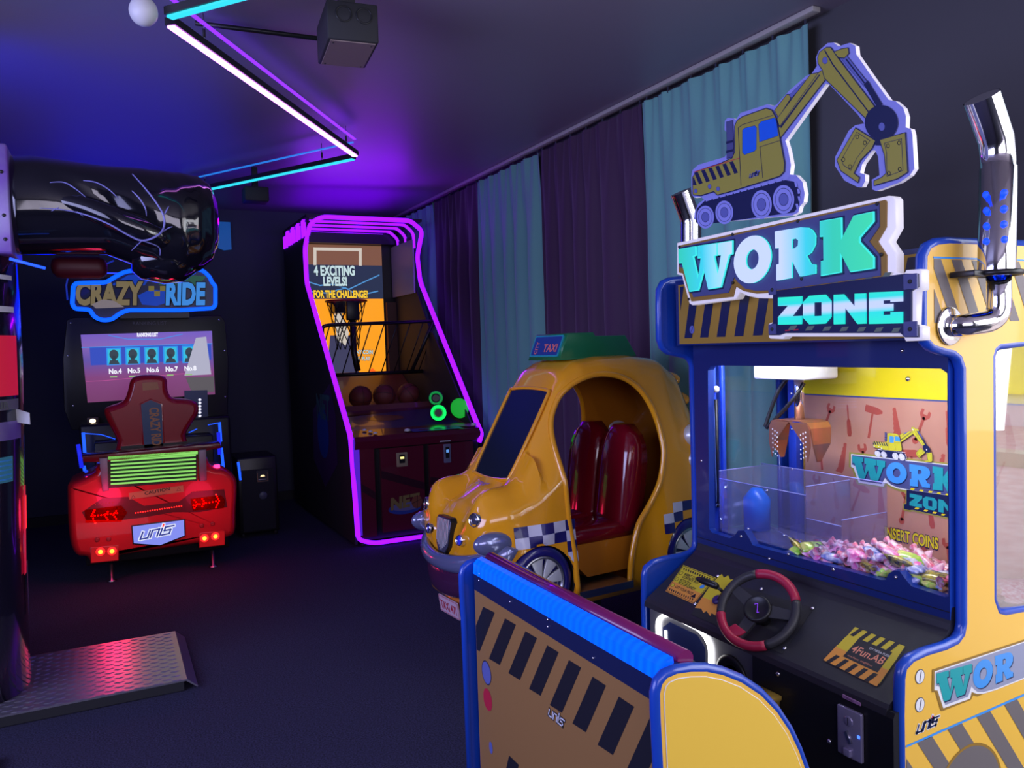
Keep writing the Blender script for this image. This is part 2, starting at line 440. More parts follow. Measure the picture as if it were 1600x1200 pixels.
bar((0.28, 3.45), (1.53, 5.28), g_violet, g_violet2, 'long bright violet light bar hanging from the ceiling', (0.12, 0.92))
bar((1.54, 5.36), (0.60, 6.96), g_cyan, g_cyan2, 'cyan light bar running from the violet bar towards the boxing glove', (0.16, 0.85))

# ---------------------------------------------------------------- things on the ceiling
t = empty('ceiling_speaker', (0.93, 3.28, 2.7)); tag(t, 'black box speaker fixed under the ceiling beside the violet light bar', 'speaker')
M = Matrix.Translation((0.935, 3.27, 2.72)) @ Matrix.Rotation(radians(-6), 4, 'Z')
b = B(); b.box((-0.10, -0.13, 0.0), (0.10, 0.17, 0.15), m_matte, 0.006, mtx=M); b.build('cabinet', t)
b = B(); b.box((-0.088, -0.12, -0.004), (0.088, 0.155, 0.0), mat('taupe_panel', (0.24, 0.18, 0.17), 0.6), mtx=M)
for x in (-0.075, 0.075):
    for y in (-0.10, 0.14): screw(b, M @ V((x, y, -0.004)), (0, 0, -1), 0.004, m_matte)
b.build('base_panel', t)
b = B()
for x in (-0.035, 0.045): b.tube([M @ V((x+0.03*cos(a), -0.131, 0.10+0.03*sin(a))) for a in [2*pi*i/16 for i in range(16)]], 0.003, m_black, 6, closed=True)
b.build('socket', t)
b = B(); b.box((-0.03, -0.03, 0.15), (0.03, 0.03, 0.229), m_matte, mtx=M); b.build('bracket', t)
b = B(); p0 = U(305, 36, 'z', 2.93); p1 = U(512, 62, 'z', 2.93); b.tube([p0, p1], 0.011, m_black, 8)
p2 = M @ V((-0.09, 0.10, 0.12)); b.tube(smooth_path([p1, p1+V((0.01, 0.0, -0.03)), p2]), 0.004, m_black, 6)
tag(b.build('cable_conduit'), 'dark cable conduit on the ceiling leading to the black speaker', 'conduit')
t = empty('ceiling_speaker', (1.06, 6.5, 2.7)); tag(t, 'small black speaker under the cyan light bar beyond the boxing glove', 'speaker')
b = B(); b.box((0.99, 6.42, 2.68), (1.17, 6.58, 2.79), m_matte, 0.01); b.build('cabinet', t)
b = B(); b.box((1.06, 6.48, 2.79), (1.10, 6.52, 2.949), m_matte); b.build('bracket', t)
t = empty('globe_lamp', (0.18, 3.37, 2.84)); tag(t, 'small white round globe fixture at the top of the ceiling', 'lamp')
b = B(); b.ball((0.183, 3.37, 2.805), 0.054, m_white, 24, (0.95, 1, 1)); b.build('globe', t)
b = B(); b.lathe([(0.028, 0), (0.045, 0.02), (0.048, 0.07), (0.052, 0.10)], m_white, Matrix.Translation((0.18, 3.37, 2.848)) , 20); b.build('socket', t)
b = B(); fr = Fr((1.0, 8.47, 2.55), (1, 0, 0), (0, 0, 1))
b.prism([(0, .28), (0, .06), (.03, .02), (.08, .0), (.15, .01), (.15, .28)], fr, 0, 0.02, mat('blue_acrylic', (0.02, 0.12, 0.35), 0.4, emit=(0.0, 0.07, 0.28), es=0.6))
tag(b.build('wall_panel'), 'small blue rounded panel high on the far wall beside the boxing glove', 'wall panel')
# ================================================================ WORK ZONE claw machine
GX, NY, FY = 2.065, 1.42, 2.53          # glass plane, near side plane, far side plane
m_yel = mat('yellow_panel', (0.85, 0.50, 0.07), 0.35, coat=0.3)
m_yel2 = mat('amber_panel', (0.55, 0.30, 0.03), 0.4)
m_navy = mat('navy_metal', (0.010, 0.022, 0.13), 0.32, coat=0.3)
m_blue = mat('blue_edge', (0.01, 0.06, 0.42), 0.3, coat=0.4)
m_ink = mat('ink_black', (0.012, 0.012, 0.02), 0.45)
m_strip = mat('stripe_grey', (0.16, 0.14, 0.14), 0.4)
m_gold = mat('dull_gold', (0.33, 0.20, 0.03), 0.4)
m_lilac = mat('lilac_acrylic', (0.28, 0.30, 0.72), 0.35)
m_edge = mat('white_acrylic_edge', (0.8, 0.78, 0.85), 0.3, emit=(0.8, 0.75, 0.9), es=0.25)
m_olive = mat('olive_print', (0.33, 0.30, 0.05), 0.4)
m_print_blue = mat('blue_print', (0.01, 0.12, 0.72), 0.3)
m_navyp = mat('navy_print', (0.008, 0.014, 0.07), 0.4)
m_midlil = mat('midlilac_print', (0.12, 0.14, 0.42), 0.4)
m_slate = mat('slate_print', (0.07, 0.08, 0.22), 0.4)
m_goldp = mat('gold_print', (0.30, 0.17, 0.03), 0.4)
m_red = mat('red_print', (0.5, 0.02, 0.05), 0.4)
m_sky = mat('sky_print', (0.06, 0.30, 0.75), 0.3)
m_tealp = mat('teal_print', (0.02, 0.34, 0.36), 0.35)
m_whitep = mat('white_print', (0.75, 0.75, 0.78), 0.4)
m_orangep = mat('orange_print', (0.62, 0.24, 0.04), 0.4)

wz = empty('claw_machine', (2.3, (NY+FY)/2, 0)); tag(wz, 'yellow and navy excavator claw machine with lit WORK ZONE sign and candy', 'arcade machine')
# side panels --------------------------------------------------------------
fs = Fr((0, NY, 0), (1, 0, 0), (0, 0, 1))            # near side, normal -Y (towards the street window)
prof = fs.pxs([(1484, 378), (1466, 380), (1454, 386), (1448, 400), (1447, 440), (1447, 515), (1451, 531), (1460, 541), (1475, 546), (1492, 550), (1502, 558), (1508, 575),
               (1509, 700), (1510, 850), (1510, 975), (1507, 992), (1498, 1004), (1480, 1013), (1450, 1022), (1428, 1032), (1416, 1045), (1413, 1062), (1412, 1120), (1413, 1200)])
X1 = 2.70
zt = 1.745
low = prof[-1][0]
prof = [(X1, zt+0.005)] + prof + [(low+0.004, 0.07), (low+0.03, 0.03), (X1, 0.03)]
# window hole of the near side
wx0, wz0, wz1, wx1 = 2.222, 0.70, 1.462, 2.56
wtop = [(wx0+0.02*1, wz1)]
hole = [(wx0, wz0+0.04), (wx0, wz1-0.03), (wx0+0.01, wz1-0.01), (wx0+0.03, wz1), (wx1, wz1+0.01), (wx1, 0.665), (wx0+0.05, wz0-0.01), (wx0+0.02, wz0), ]
def side_panel(y, name, face, thick, hole_):
    fr = Fr((0, y, 0), (1, 0, 0), (0, 0, 1)); b = B()
    pp = holed(prof, hole_)
    b.prism(pp, fr, -thick, 0, face, side=m_blue)
    # rounded edge trim
    for (poly, cl) in ((prof[0:-1], False), (hole_, True)):
        P = [fr.p(p[0], p[1], -thick/2) for p in poly]
        b.tube(P, thick*0.56, m_blue, 8, closed=cl)
    return b.build(name, wz)
sp = side_panel(NY, 'side_panel', m_yel, 0.028, hole)
side_panel(FY+0.028, 'side_panel', m_blue, 0.028, hole)
# print of the near side
b = B()
def clipped(poly, x0=None, x1=None, z0=None, z1=None):
    def cut(P, f):
        out = []
        for i in range(len(P)):
            a, c = P[i], P[(i+1) % len(P)]; fa, fc = f(a), f(c)
            if fa >= 0: out.append(a)
            if fa*fc < 0: t = fa/(fa-fc); out.append((a[0]+(c[0]-a[0])*t, a[1]+(c[1]-a[1])*t))
        return out
    if x0 is not None: poly = cut(poly, lambda p: p[0]-x0)
    if x1 is not None and poly: poly = cut(poly, lambda p: x1-p[0])
    if z0 is not None and poly: poly = cut(poly, lambda p: p[1]-z0)
    if z1 is not None and poly: poly = cut(poly, lambda p: z1-p[1])
    return poly
# upper stripes (grey on yellow, slanting) below a thin blue line
zb0, zb1 = 1.53, 1.698
for k in range(6):
    x = 1.975+0.085*k
    q = clipped([(x-0.02, zb1), (x+0.022, zb1), (x+0.022+0.085, zb0), (x-0.02+0.085, zb0)], x0=1.968, x1=2.66, z0=zb0, z1=zb1)
    if len(q) > 2: b.flat(q, fs, 0.001, m_strip)
q = [(1.968, zb0+0.0), (1.968, zb0+0.09), (2.012, zb0)]; b.flat(q, fs, 0.001, m_strip)
b.flat([(1.966, 1.700), (X1, 1.700), (X1, 1.705), (1.966, 1.705)], fs, 0.0012, m_sky)
# lower stripes under a blue line
z_l = fs.px(1415, 1168)[1]; x_l = fs.px(1415, 1168)[0]
b.flat([(x_l, z_l), (X1, z_l+0.04), (X1, z_l+0.048), (x_l, z_l+0.006)], fs, 0.0012, m_sky)
for k in range(9):
    x = x_l-0.08+0.125*k
    q = clipped([(x, z_l), (x+0.06, z_l), (x+0.06+0.26, 0.05), (x+0.26, 0.05)], x0=x_l+0.002, x1=2.68, z0=0.06)
    q = [(p[0], p[1]+(p[0]-x_l)*0.046) for p in q]
    if len(q) > 2: b.flat(q, fs, 0.001, m_strip)
# printed road wheel at the foot
cw = fs.px(1515, 1225); 
for rr, mm in ((0.145, m_goldp), (0.137, m_strip), (0.07, m_sky), (0.05, m_whitep)):
    b.flat(ell(cw[0], cw[1]-0.03, rr, rr, 36), fs, 0.0015+0.0003*(0.15-rr)*20, mm)
# printed screw heads
for (x, y) in ((1437, 1057), (1437, 1101)):
    c = fs.px(x, y); b.flat(ell(c[0], c[1], 0.019, 0.020), fs, 0.001, m_navyp); b.flat(ell(c[0], c[1], 0.017, 0.018), fs, 0.0014, m_whitep)
    for q in stroke([(c[0]-0.002, c[1]-0.012), (c[0]+0.004, c[1]+0.012)], 0.003): b.flat(q, fs, 0.0018, m_navyp)
c = fs.px(1432, 1145); unis(b, fs, c[0], c[1], 0.026, m_navyp, m_whitep, rot=0.05, m_dot=m_red, shx=0.5)
c2 = fs.px(1444, 1150); b.flat([(c2[0], c2[1]-0.004), (c2[0]+0.075, c2[1]+0.001), (c2[0]+0.075, c2[1]-0.006), (c2[0], c2[1]-0.011)], fs, 0.001, m_sky)

# ---- WORK / ZONE letter shapes, traced in the plane of the sign and made reusable
SX = 1.90
fw = Fr((SX, 0, 0), (0, -1, 0), (0, 0, 1))          # normal -X (towards the room)
def c5(pts): return [fw.px(1030+x/3.6364, 290+y/3.6364) for x, y in pts]
def c4(pts): return [fw.px(1030+x/3.8095, 40+y/3.8095) for x, y in pts]
L_W = c5([(130, 362), (228, 345), (230, 398), (214, 404), (243, 530), (258, 412), (240, 414), (240, 343), (350, 326), (350, 398), (334, 402), (356, 505), (373, 396), (356, 398), (354, 326), (438, 312), (438, 390), (420, 396), (372, 578), (300, 590), (275, 478), (243, 595), (192, 603), (150, 440), (132, 442)])
def slantell(cx, cy, rx, ry, n=32): return [(cx+rx*cos(2*pi*i/n), cy+ry*sin(2*pi*i/n)-rx*cos(2*pi*i/n)*0.2) for i in range(n)]
L_O = holed(c5(slantell(553, 420, 104, 134)), c5(slantell(553, 420, 38, 56)))
L_R = holed(c5([(683, 262), (830, 238), (868, 240), (893, 255), (910, 285), (908, 335), (884, 382), (858, 400), (884, 446), (911, 450), (911, 500), (826, 517), (783, 432), (775, 434), (776, 525), (692, 540), (692, 450), (706, 446), (706, 355), (685, 358)]),
            c5([(776, 306), (800, 300), (816, 312), (814, 342), (797, 356), (776, 362)]))
L_K = c5([(936, 203), (1058, 183), (1060, 305), (1128, 172), (1241, 148), (1242, 205), (1162, 298), (1162, 320), (1243, 408), (1243, 472), (1110, 492), (1054, 385), (1056, 494), (942, 514), (942, 430), (957, 425), (955, 290), (936, 293)])
L_Z = c5([(690, 636), (824, 629), (824, 668), (768, 742), (824, 740), (822, 787), (690, 790), (690, 748), (747, 682), (690, 684)])
L_O2 = holed(c5([(868, 626), (958, 619), (990, 655), (990, 747), (957, 784), (868, 788), (832, 750), (832, 662)]), c5([(892, 664), (938, 662), (938, 740), (892, 742)]))
L_N = c5([(1007, 620), (1062, 617), (1126, 692), (1126, 614), (1187, 612), (1189, 784), (1142, 786), (1068, 688), (1068, 786), (1007, 788)])
L_E = c5([(1208, 607), (1397, 600), (1397, 658), (1330, 662), (1330, 650), (1285, 652), (1285, 673), (1342, 671), (1342, 712), (1285, 714), (1285, 735), (1330, 733), (1330, 718), (1397, 716), (1397, 782), (1208, 786)])
PLATE = c5([(100, 325), (1300, 57), (1325, 60), (1340, 78), (1343, 240), (1300, 318), (1345, 385), (1345, 492), (1388, 505), (1400, 480), (1478, 474), (1488, 482), (1488, 592), (1458, 600), (1456, 792), (1492, 802), (1492, 880), (1398, 885), (1385, 858), (715, 858), (700, 873), (628, 870), (620, 860), (620, 785), (645, 775), (645, 642), (560, 640), (500, 628), (458, 606), (435, 645), (185, 680), (170, 670), (132, 530), (128, 512), (100, 505)])
P_GOLD = c5([(118, 342), (1290, 82), (1298, 92), (1296, 235), (1248, 318), (1298, 395), (1298, 522), (700, 606), (560, 614), (490, 600), (440, 572), (425, 632), (190, 658), (142, 500), (118, 494)])
P_SLATE = c5([(126, 352), (1262, 100), (1264, 232), (1205, 318), (1268, 398), (1270, 512), (700, 592), (560, 598), (498, 584), (455, 545), (438, 520), (405, 608), (205, 634), (158, 470), (126, 462)])
P_ZONE = c5([(655, 600), (1410, 500), (1478, 500), (1480, 575), (1440, 600), (1440, 785), (1480, 790), (1480, 862), (1405, 862), (1380, 838), (720, 838), (690, 850), (632, 850), (632, 795), (655, 780)])
L_WORK = [L_W, L_O, L_R, L_K]; L_ZONE = [L_Z, L_O2, L_N, L_E]
ORG = c5([(100, 505)])[0]

def hue_mat(name, stops, axis, lo, hi, es=1.0, base=(0.05, 0.05, 0.05)):
    """backlit print: colour runs along one object axis"""
    m = bpy.data.materials.new(name); m.use_nodes = True; nt = m.node_tree; bs = nt.nodes['Principled BSDF']
    tc = nt.nodes.new('ShaderNodeTexCoord'); sx = nt.nodes.new('ShaderNodeSeparateXYZ'); mr = nt.nodes.new('ShaderNodeMapRange'); cr = nt.nodes.new('ShaderNodeValToRGB')
    nt.links.new(tc.outputs['Object'], sx.inputs[0]); nt.links.new(sx.outputs['XYZ'.index(axis)], mr.inputs[0])
    mr.inputs[1].default_value = lo; mr.inputs[2].default_value = hi; nt.links.new(mr.outputs[0], cr.inputs[0])
    e = cr.color_ramp.elements; e[0].position = stops[0][0]; e[0].color = (*stops[0][1], 1); e[1].position = stops[-1][0]; e[1].color = (*stops[-1][1], 1)
    for p, c in stops[1:-1]: q = e.new(p); q.color = (*c, 1)
    nt.links.new(cr.outputs[0], bs.inputs['Emission Color']); bs.inputs['Emission Strength'].default_value = es
    bs.inputs['Base Color'].default_value = (*base, 1); bs.inputs['Roughness'].default_value = 0.35
    return m

# ---- marquee box between the side panels
b2 = B()
b2.box((1.985, NY+0.0285, 1.486), (2.62, FY-0.001, 1.735), m_navy)
b2.build('marquee_box', wz)
fm = Fr((1.984, 0, 0), (0, -1, 0), (0, 0, 1)); b2 = B()
mz0, mz1 = 1.492, 1.72
b2.flat([(-FY+0.02, mz0), (-NY-0.01, mz0), (-NY-0.01, mz1), (-FY+0.02, mz1)], fm, 0.001, m_gold)
for k in range(13):
    a = -FY-0.04+0.092*k
    q = clipped([(a, mz0+0.022), (a+0.045, mz0+0.022), (a+0.045+0.05, mz1-0.008), (a+0.05, mz1-0.008)], x0=-FY+0.032, x1=-NY-0.02)
    if len(q) > 2: b2.flat(q, fm, 0.002, m_navyp)
c = fm.px(1082, 515); b2.flat(ell(c[0], c[1], 0.014, 0.015), fm, 0.0025, m_midlil)
for q in stroke([(c[0]-0.006, c[1]-0.008), (c[0]+0.006, c[1]+0.008)], 0.002): b2.flat(q, fm, 0.003, m_navyp)
b2.build('hazard_stripe_panel', wz)

# ---- the lit sign
sg = B()
sg.prism(PLATE, fw, -0.035, 0.0, mat('sign_plate', (0.55, 0.55, 0.6), 0.35, emit=(0.75, 0.7, 0.8), es=0.45), bev=0.004)
sgo = sg.build('sign_plate', wz)
sg = B()
sg.prism(offset(P_GOLD, 0.0), fw, 0.0005, 0.006, m_goldp)
sg.prism(P_SLATE, fw, 0.006, 0.009, m_slate)
sg.prism(P_ZONE, fw, 0.0005, 0.0065, m_navyp)
for k in range(7):   # short grey bars above and below ZONE
    for (x0, y0, dy) in ((690, 588, -11.5), (740, 822, 2.0)):
        x = x0+98*k; y = y0+dy*k
        if x > 1340: continue
        sg.flat(c5([(x, y), (x+40, y-3), (x+55, y-28), (x+15, y-25)]), fw, 0.0072, mat('sage_print', (0.13, 0.17, 0.13), 0.4))
for (x, y) in ((655, 592), (655, 815), (1440, 545), (1440, 815)):
    c = c5([(x, y)])[0]; s_ = 0.016 if x < 1000 else 0.02
    sg.prism(rrect(c[0]-s_, c[1]-s_, c[0]+s_, c[1]+s_, 0.002), fw, 0.0068, 0.010, m_slate)
    screw(sg, fw.p(c[0], c[1], 0.010), fw.n, 0.006, m_matte)
for (x, y) in ((125, 348), (428, 278), (800, 202), (1252, 104), (1275, 392), (430, 552), (180, 645), (945, 300), (822, 530)):
    c = c5([(x, y)])[0]; screw(sg, fw.p(c[0], c[1], 0.009), fw.n, 0.0055, m_matte)
for (x0, y0) in ((728, 823), (775, 820)):  # small red printed line under ZONE
    for q in stroke(c5([(x0, y0), (x0+24, y0-2)]), 0.0035): sg.flat(q, fw, 0.0078, m_red)
for L in L_WORK: sg.prism(offset(L, 0.0055) if L not in (L_O, L_R) else L, fw, 0.009, 0.011, m_navyp)
sg.build('sign_face', wz)
ya, yb_ = -c5([(130, 400)])[0][0]-(NY+FY)/2, -c5([(1240, 400)])[0][0]-(NY+FY)/2
TE = (0.01, 0.52, 0.40); CYN = (0.02, 0.55, 0.75); LAV = (0.50, 0.60, 1.0)
g_work = hue_mat('backlit_word', [(0.0, TE), (0.16, CYN), (0.24, (0.25, 0.65, 0.9)), (0.35, LAV), (0.6, LAV), (0.72, CYN), (0.84, TE), (1.0, (0.02, 0.60, 0.36))], 'Y', ya, yb_, 1.15)
zlo, zhi = c5([(1000, 785)])[0][1], c5([(1000, 610)])[0][1]
g_zone = hue_mat('backlit_word_small', [(0.0, (0.0, 0.75, 0.62)), (0.3, (0.0, 0.68, 0.72)), (0.45, LAV), (0.62, LAV), (0.75, (0.0, 0.66, 0.7)), (1.0, (0.0, 0.75, 0.55))], 'Z', zlo, zhi, 1.1)
g_rim = glow('letter_rim', (0.05, 0.85, 0.85), 1.0)
yc = wz.location.y
for L in L_WORK:
    lb = B(); lb.prism(L, fw, 0.010, 0.017, g_rim); lb.prism(offset(L, -0.0022) if L not in (L_O, L_R) else L, fw, 0.017, 0.0195, g_work)
    lb.build('sign_letter', sgo, world=True)
for L in L_ZONE:
    lb = B(); lb.prism(L, fw, 0.0068, 0.0115, g_zone); lb.build('sign_letter', sgo)
b.build('side_print', sp)
# ---- excavator artwork -------------------------------------------------------
EX_OUT = c4([(232, 1180), (205, 1150), (207, 1110), (230, 1060), (265, 1035), (245, 1020), (205, 1024), (190, 1002), (188, 900), (195, 860), (230, 828), (385, 783), (402, 760), (402, 640), (386, 620), (388, 565), (405, 548), (440, 552), (455, 560), (480, 520), (640, 468), (680, 478), (697, 468), (770, 388), (870, 300), (905, 285), (935, 240), (930, 190), (948, 148), (1000, 103), (1035, 100), (1065, 123), (1130, 102), (1165, 120), (1170, 170), (1260, 300), (1362, 440), (1405, 450), (1450, 490), (1466, 540), (1464, 605), (1495, 615), (1504, 650), (1516, 850), (1490, 890), (1430, 932), (1330, 970), (1290, 984), (1265, 975), (1262, 917), (1308, 890), (1300, 780), (1282, 742), (1262, 745), (1205, 825), (1192, 875), (1223, 888), (1222, 925), (1205, 960), (1180, 962), (1100, 922), (1043, 835), (1045, 780), (1125, 625), (1165, 592), (1218, 582), (1180, 530), (1010, 350), (990, 345), (748, 685), (765, 740), (782, 830), (775, 885), (812, 890), (850, 930), (863, 1000), (857, 1050), (835, 1075), (825, 1112), (790, 1130)])
def P4(*pts): return c4(list(pts))
EX = []   # (polygon, key, dark rim width)
EX.append((P4((215, 1170), (222, 1090), (270, 1042), (740, 918), (800, 928), (838, 985), (832, 1070), (800, 1112), (240, 1188)), 'navy', 0))
for i in range(13): # track shoes
    x = 275+42*i; y = 1045-11.3*i; EX.append((P4((x, y-14), (x+34, y-23), (x+35, y-8), (x+1, y+2)), 'lil', 0))
for (x, y) in ((812, 945), (828, 985), (832, 1030), (820, 1075)): EX.append((P4((x-8, y-14), (x+6, y-14), (x+12, y+14), (x-2, y+16)), 'lil', 0))
for (cx, cy, rx, ry) in ((275, 1140, 52, 68), (388, 1112, 53, 70), (610, 1065, 61, 86), (742, 1035, 64, 86)):
    EX.append((P4(*ell(cx, cy, rx, ry)), 'lil', 0.0)); EX.append((P4(*ell(cx, cy, rx*.80, ry*.80)), 'navy', 0)); EX.append((P4(*ell(cx, cy, rx*.76, ry*.76)), 'lil', 0))
    EX.append((P4(*ell(cx, cy, rx*.45, ry*.45)), 'navy', 0)); EX.append((P4(*ell(cx, cy, rx*.41, ry*.41)), 'mid', 0))
EX.append((P4((402, 575), (438, 565), (442, 690), (442, 780), (405, 790), (405, 690)), 'midlil', 0.0015))
EX.append((P4((400, 690), (442, 680), (442, 694), (400, 706)), 'navy', 0)); EX.append((P4((400, 745), (442, 735), (442, 749), (400, 760)), 'navy', 0))
EX.append((P4((690, 505), (762, 412), (782, 412), (782, 435), (712, 545)), 'olive', 0.0022))
EX.append((P4((775, 415), (865, 328), (880, 328), (790, 430)), 'blue2', 0.0008))
EX.append((P4((705, 555), (905, 290), (945, 283), (770, 560), (720, 600)), 'olive', 0.0022))
EX.append((P4((714, 610), (950, 283), (975, 265), (992, 318), (725, 665)), 'olive', 0.0022))
EX.append((P4((722, 600), (955, 290), (960, 295), (727, 612)), 'navy', 0))
EX.append((P4((1085, 195), (1118, 180), (1240, 335), (1222, 362)), 'blue2', 0.001)); EX.append((P4((1110, 200), (1118, 196), (1228, 340), (1222, 346)), 'navy', 0))
EX.append((P4((1222, 350), (1244, 330), (1328, 468), (1302, 488)), 'navy', 0.001))
EX.append((P4((1045, 158), (1090, 140), (1125, 135), (1130, 165), (1105, 192), (1070, 188)), 'olive', 0.0022))
EX.append((P4((948, 190), (958, 160), (998, 132), (1022, 132), (1062, 190), (1290, 492), (1242, 560), (988, 312), (975, 262), (950, 225)), 'olive', 0.0022))
EX.append((P4((985, 150), (992, 147), (1040, 230), (1262, 525), (1256, 530), (1034, 236)), 'navy', 0))
EX.append((P4(*ell(990, 208, 15, 20)), 'mid', 0.0008))
EX.append((P4((1278, 660), (1350, 655), (1342, 715), (1290, 712)), 'navy', 0)); EX.append((P4(*ell(1325, 578, 98, 105)), 'navy', 0)); EX.append((P4(*ell(1328, 602, 18, 24)), 'mid', 0))
EX.append((P4((1172, 612), (1288, 686), (1268, 730), (1200, 800), (1160, 880), (1192, 905), (1186, 932), (1085, 862), (1063, 800)), 'olive', 0.0022))
EX.append((P4((1180, 635), (1258, 685), (1180, 790), (1145, 862), (1100, 830), (1088, 800)), 'line', 0))
EX.append((P4((1318, 682), (1466, 640), (1480, 872), (1420, 910), (1284, 950), (1284, 926), (1330, 905), (1356, 880), (1346, 770)), 'olive', 0.0022))
EX.append((P4((1345, 700), (1446, 674), (1455, 862), (1360, 898), (1358, 760)), 'line', 0))
for (x, y) in ((1183, 662), (1228, 698), (1100, 798), (1140, 840), (1366, 716), (1432, 698), (1372, 880), (1436, 855)): EX.append((P4(*ell(x, y, 9, 12, 12)), 'line', 0))
EX.append((P4((455, 600), (468, 568), (500, 545), (640, 495), (672, 505), (697, 550), (715, 640), (748, 820), (745, 868), (720, 895), (430, 985), (350, 1006), (330, 985), (250, 1010), (206, 1005), (204, 905), (225, 870), (370, 822), (440, 790), (455, 755)), 'olive', 0.003))
EX.append((P4((500, 625), (512, 612), (572, 597), (584, 610), (582, 735), (570, 747), (512, 768), (500, 755)), 'blue', 0.0012))
EX.append((P4((597, 590), (612, 572), (692, 550), (702, 570), (712, 655), (602, 692)), 'blue', 0.0012))
for i in range(6):
    x = 212+42*i; y = 876-12.5*i; EX.append((P4((x, y), (x+22, y-6), (x+52, y+62), (x+30, y+70)), 'navy', 0))
EX.append((P4((206, 905), (212, 905), (228, 950), (206, 950)), 'navy', 0))
for q in stroke([(212, 872), (485, 788)], 4): EX.append((P4(*q), 'red', 0))
for q in stroke([(475, 610), (492, 950)], 3)+stroke([(475, 610), (500, 590), (680, 535)], 3)+stroke([(605, 725), (622, 905)], 3)+stroke([(605, 722), (722, 685)], 3): EX.append((P4(*q), 'navy', 0))
for (x, y) in ((222, 985), (305, 958), (356, 972)): EX.append((P4(*ell(x, y, 10, 13, 14)), 'mid', 0.0006))
ex_sign = {'navy': m_navyp, 'lil': m_lilac, 'mid': m_midlil, 'midlil': m_slate, 'olive': m_olive, 'blue': m_print_blue, 'blue2': m_midlil, 'line': 'LINE', 'red': m_red}
ex_post = dict(ex_sign); ex_post.update(olive=mat('lemon_print', (0.60, 0.55, 0.03), 0.4), blue=m_sky, lil=m_whitep, mid=m_whitep)
def draw_ex(b, fr, T, d, pal, s=1.0):
    k = 0
    for poly, key, rim in EX:
        k += 1; z = d+0.00006*k
        P = [T(p) for p in poly]
        if key == 'line':
            for q in stroke(P+[P[0]], 0.0016*s): b.flat(q, fr, z+0.0001, pal['navy'])
            continue
        if rim: b.flat(offset(P, rim*s), fr, z, m_navyp)
        b.flat(P, fr, z+0.00003, pal[key])
ex = B(); fe = Fr((SX, 0, 0), (0, -1, 0), (0, 0, 1))
ex.prism(EX_OUT, fe, -0.018, -0.002, m_lilac, side=m_edge)
exo = ex.build('excavator_cutout', wz)
ex = B(); draw_ex(ex, fe, lambda p: p, -0.001, ex_sign)
u1 = c4([(545, 905)])[0]; unis(ex, fe, u1[0], u1[1], 0.013, m_navyp, m_lilac, rot=0.03, d=0.0052)
ex.build('excavator_print', exo)

# the same logo printed on the near side panel
fs_ = Fr((0, NY, 0), (1, 0, 0), (0, 0, 1)); lb_ = B(); A_ = fs_.px(1456, 1046); sc2 = (fs_.px(1518, 1060)[0]-fs_.px(1463, 1060)[0])/(c5([(438, 0)])[0][0]-c5([(130, 0)])[0][0])
P_ORG = c5([(100, 325)])[0]
def TS(p): return (A_[0]+(p[0]-P_ORG[0])*sc2, A_[1]+(p[1]-P_ORG[1])*sc2)
def clipx(T, xm):
    return lambda p: (min(T(p)[0], xm), T(p)[1])
TSc = clipx(TS, 2.66)
LD = 0.0012
lb_.flat([TSc(p) for p in PLATE[:2]+[c5([(1343, 240)])[0], c5([(1345, 492)])[0]]+PLATE[-8:]], fs_, LD, m_goldp)
lb_.flat([TSc(p) for p in P_GOLD], fs_, LD+.0003, m_whitep); lb_.flat([TSc(p) for p in P_SLATE], fs_, LD+.0006, mat('side_slate', (0.28, 0.30, 0.42), .4))
for L, m in zip(L_WORK[:3], (m_tealp, m_sky, m_sky)):
    lb_.flat([TSc((p[0]+.006, p[1]-.007)) for p in L], fs_, LD+.0009, m_navyp); lb_.flat([TSc(p) for p in L], fs_, LD+.0012, m)
lb_.build('side_logo', sp)
# ---- window frame of the front -----------------------------------------------
ff = Fr((2.065, 0, 0), (0, -1, 0), (0, 0, 1))
H = ff.pxs([(1106, 578), (1110, 571), (1470, 576), (1480, 583), (1482, 932), (1476, 933), (1424, 916), (1414, 904), (1406, 893), (1397, 891), (1388, 897), (1384, 906), (1376, 906), (1176, 852), (1170, 840), (1163, 829), (1153, 829), (1147, 838), (1140, 841), (1112, 832), (1108, 826)])
OUT = [(-FY+.001, 0.70), (-NY-.0285, 0.70), (-NY-.0285, 1.487), (-FY+.001, 1.487)]
b = B(); b.prism(holed(OUT, H), ff, -0.03, 0.0, m_navy, side=m_blue)
b.box((2.068, NY+.0285, 0.66), (2.11, FY-.001, 0.70), m_navy)
b.box((2.063, NY+.0285, 0.722), (2.067, FY-.001, 0.724), m_black)
fro = b.build('window_frame', wz)
b = B()
for (x, y) in ((1202, 873), (1302, 890), (1096, 720), (1158, 838), (1400, 902), (1410, 548), (1232, 866)):
    a, c = ff.px(x, y); screw(b, ff.p(a, c, 0.0), ff.n, 0.006, m_chrome)
build_each(b, 'frame_screw', fro)
g_clear = glass('clear_glass', (0.97, 0.98, 1.0), 0.05)
g_side = glass('side_glass', (0.92, 0.92, 0.95), 0.40, 0.015)
b = B(); b.prism([(-FY+.001, .70), (-NY-.0285, .70), (-NY-.0285, 1.485), (-FY+.001, 1.485)], Fr((2.10, 0, 0), (0, -1, 0), (0, 0, 1)), -0.004, 0.0, g_clear); b.build('front_glass', wz)
b = B(); b.box((wx0-0.01, NY+0.012, 0.65), (wx1+0.01, NY+0.016, 1.48), g_side); b.build('side_glass', wz)
b = B(); b.box((wx0-0.01, FY+0.012, 0.65), (wx1+0.01, FY+0.016, 1.48), g_clear); b.build('side_glass', wz)

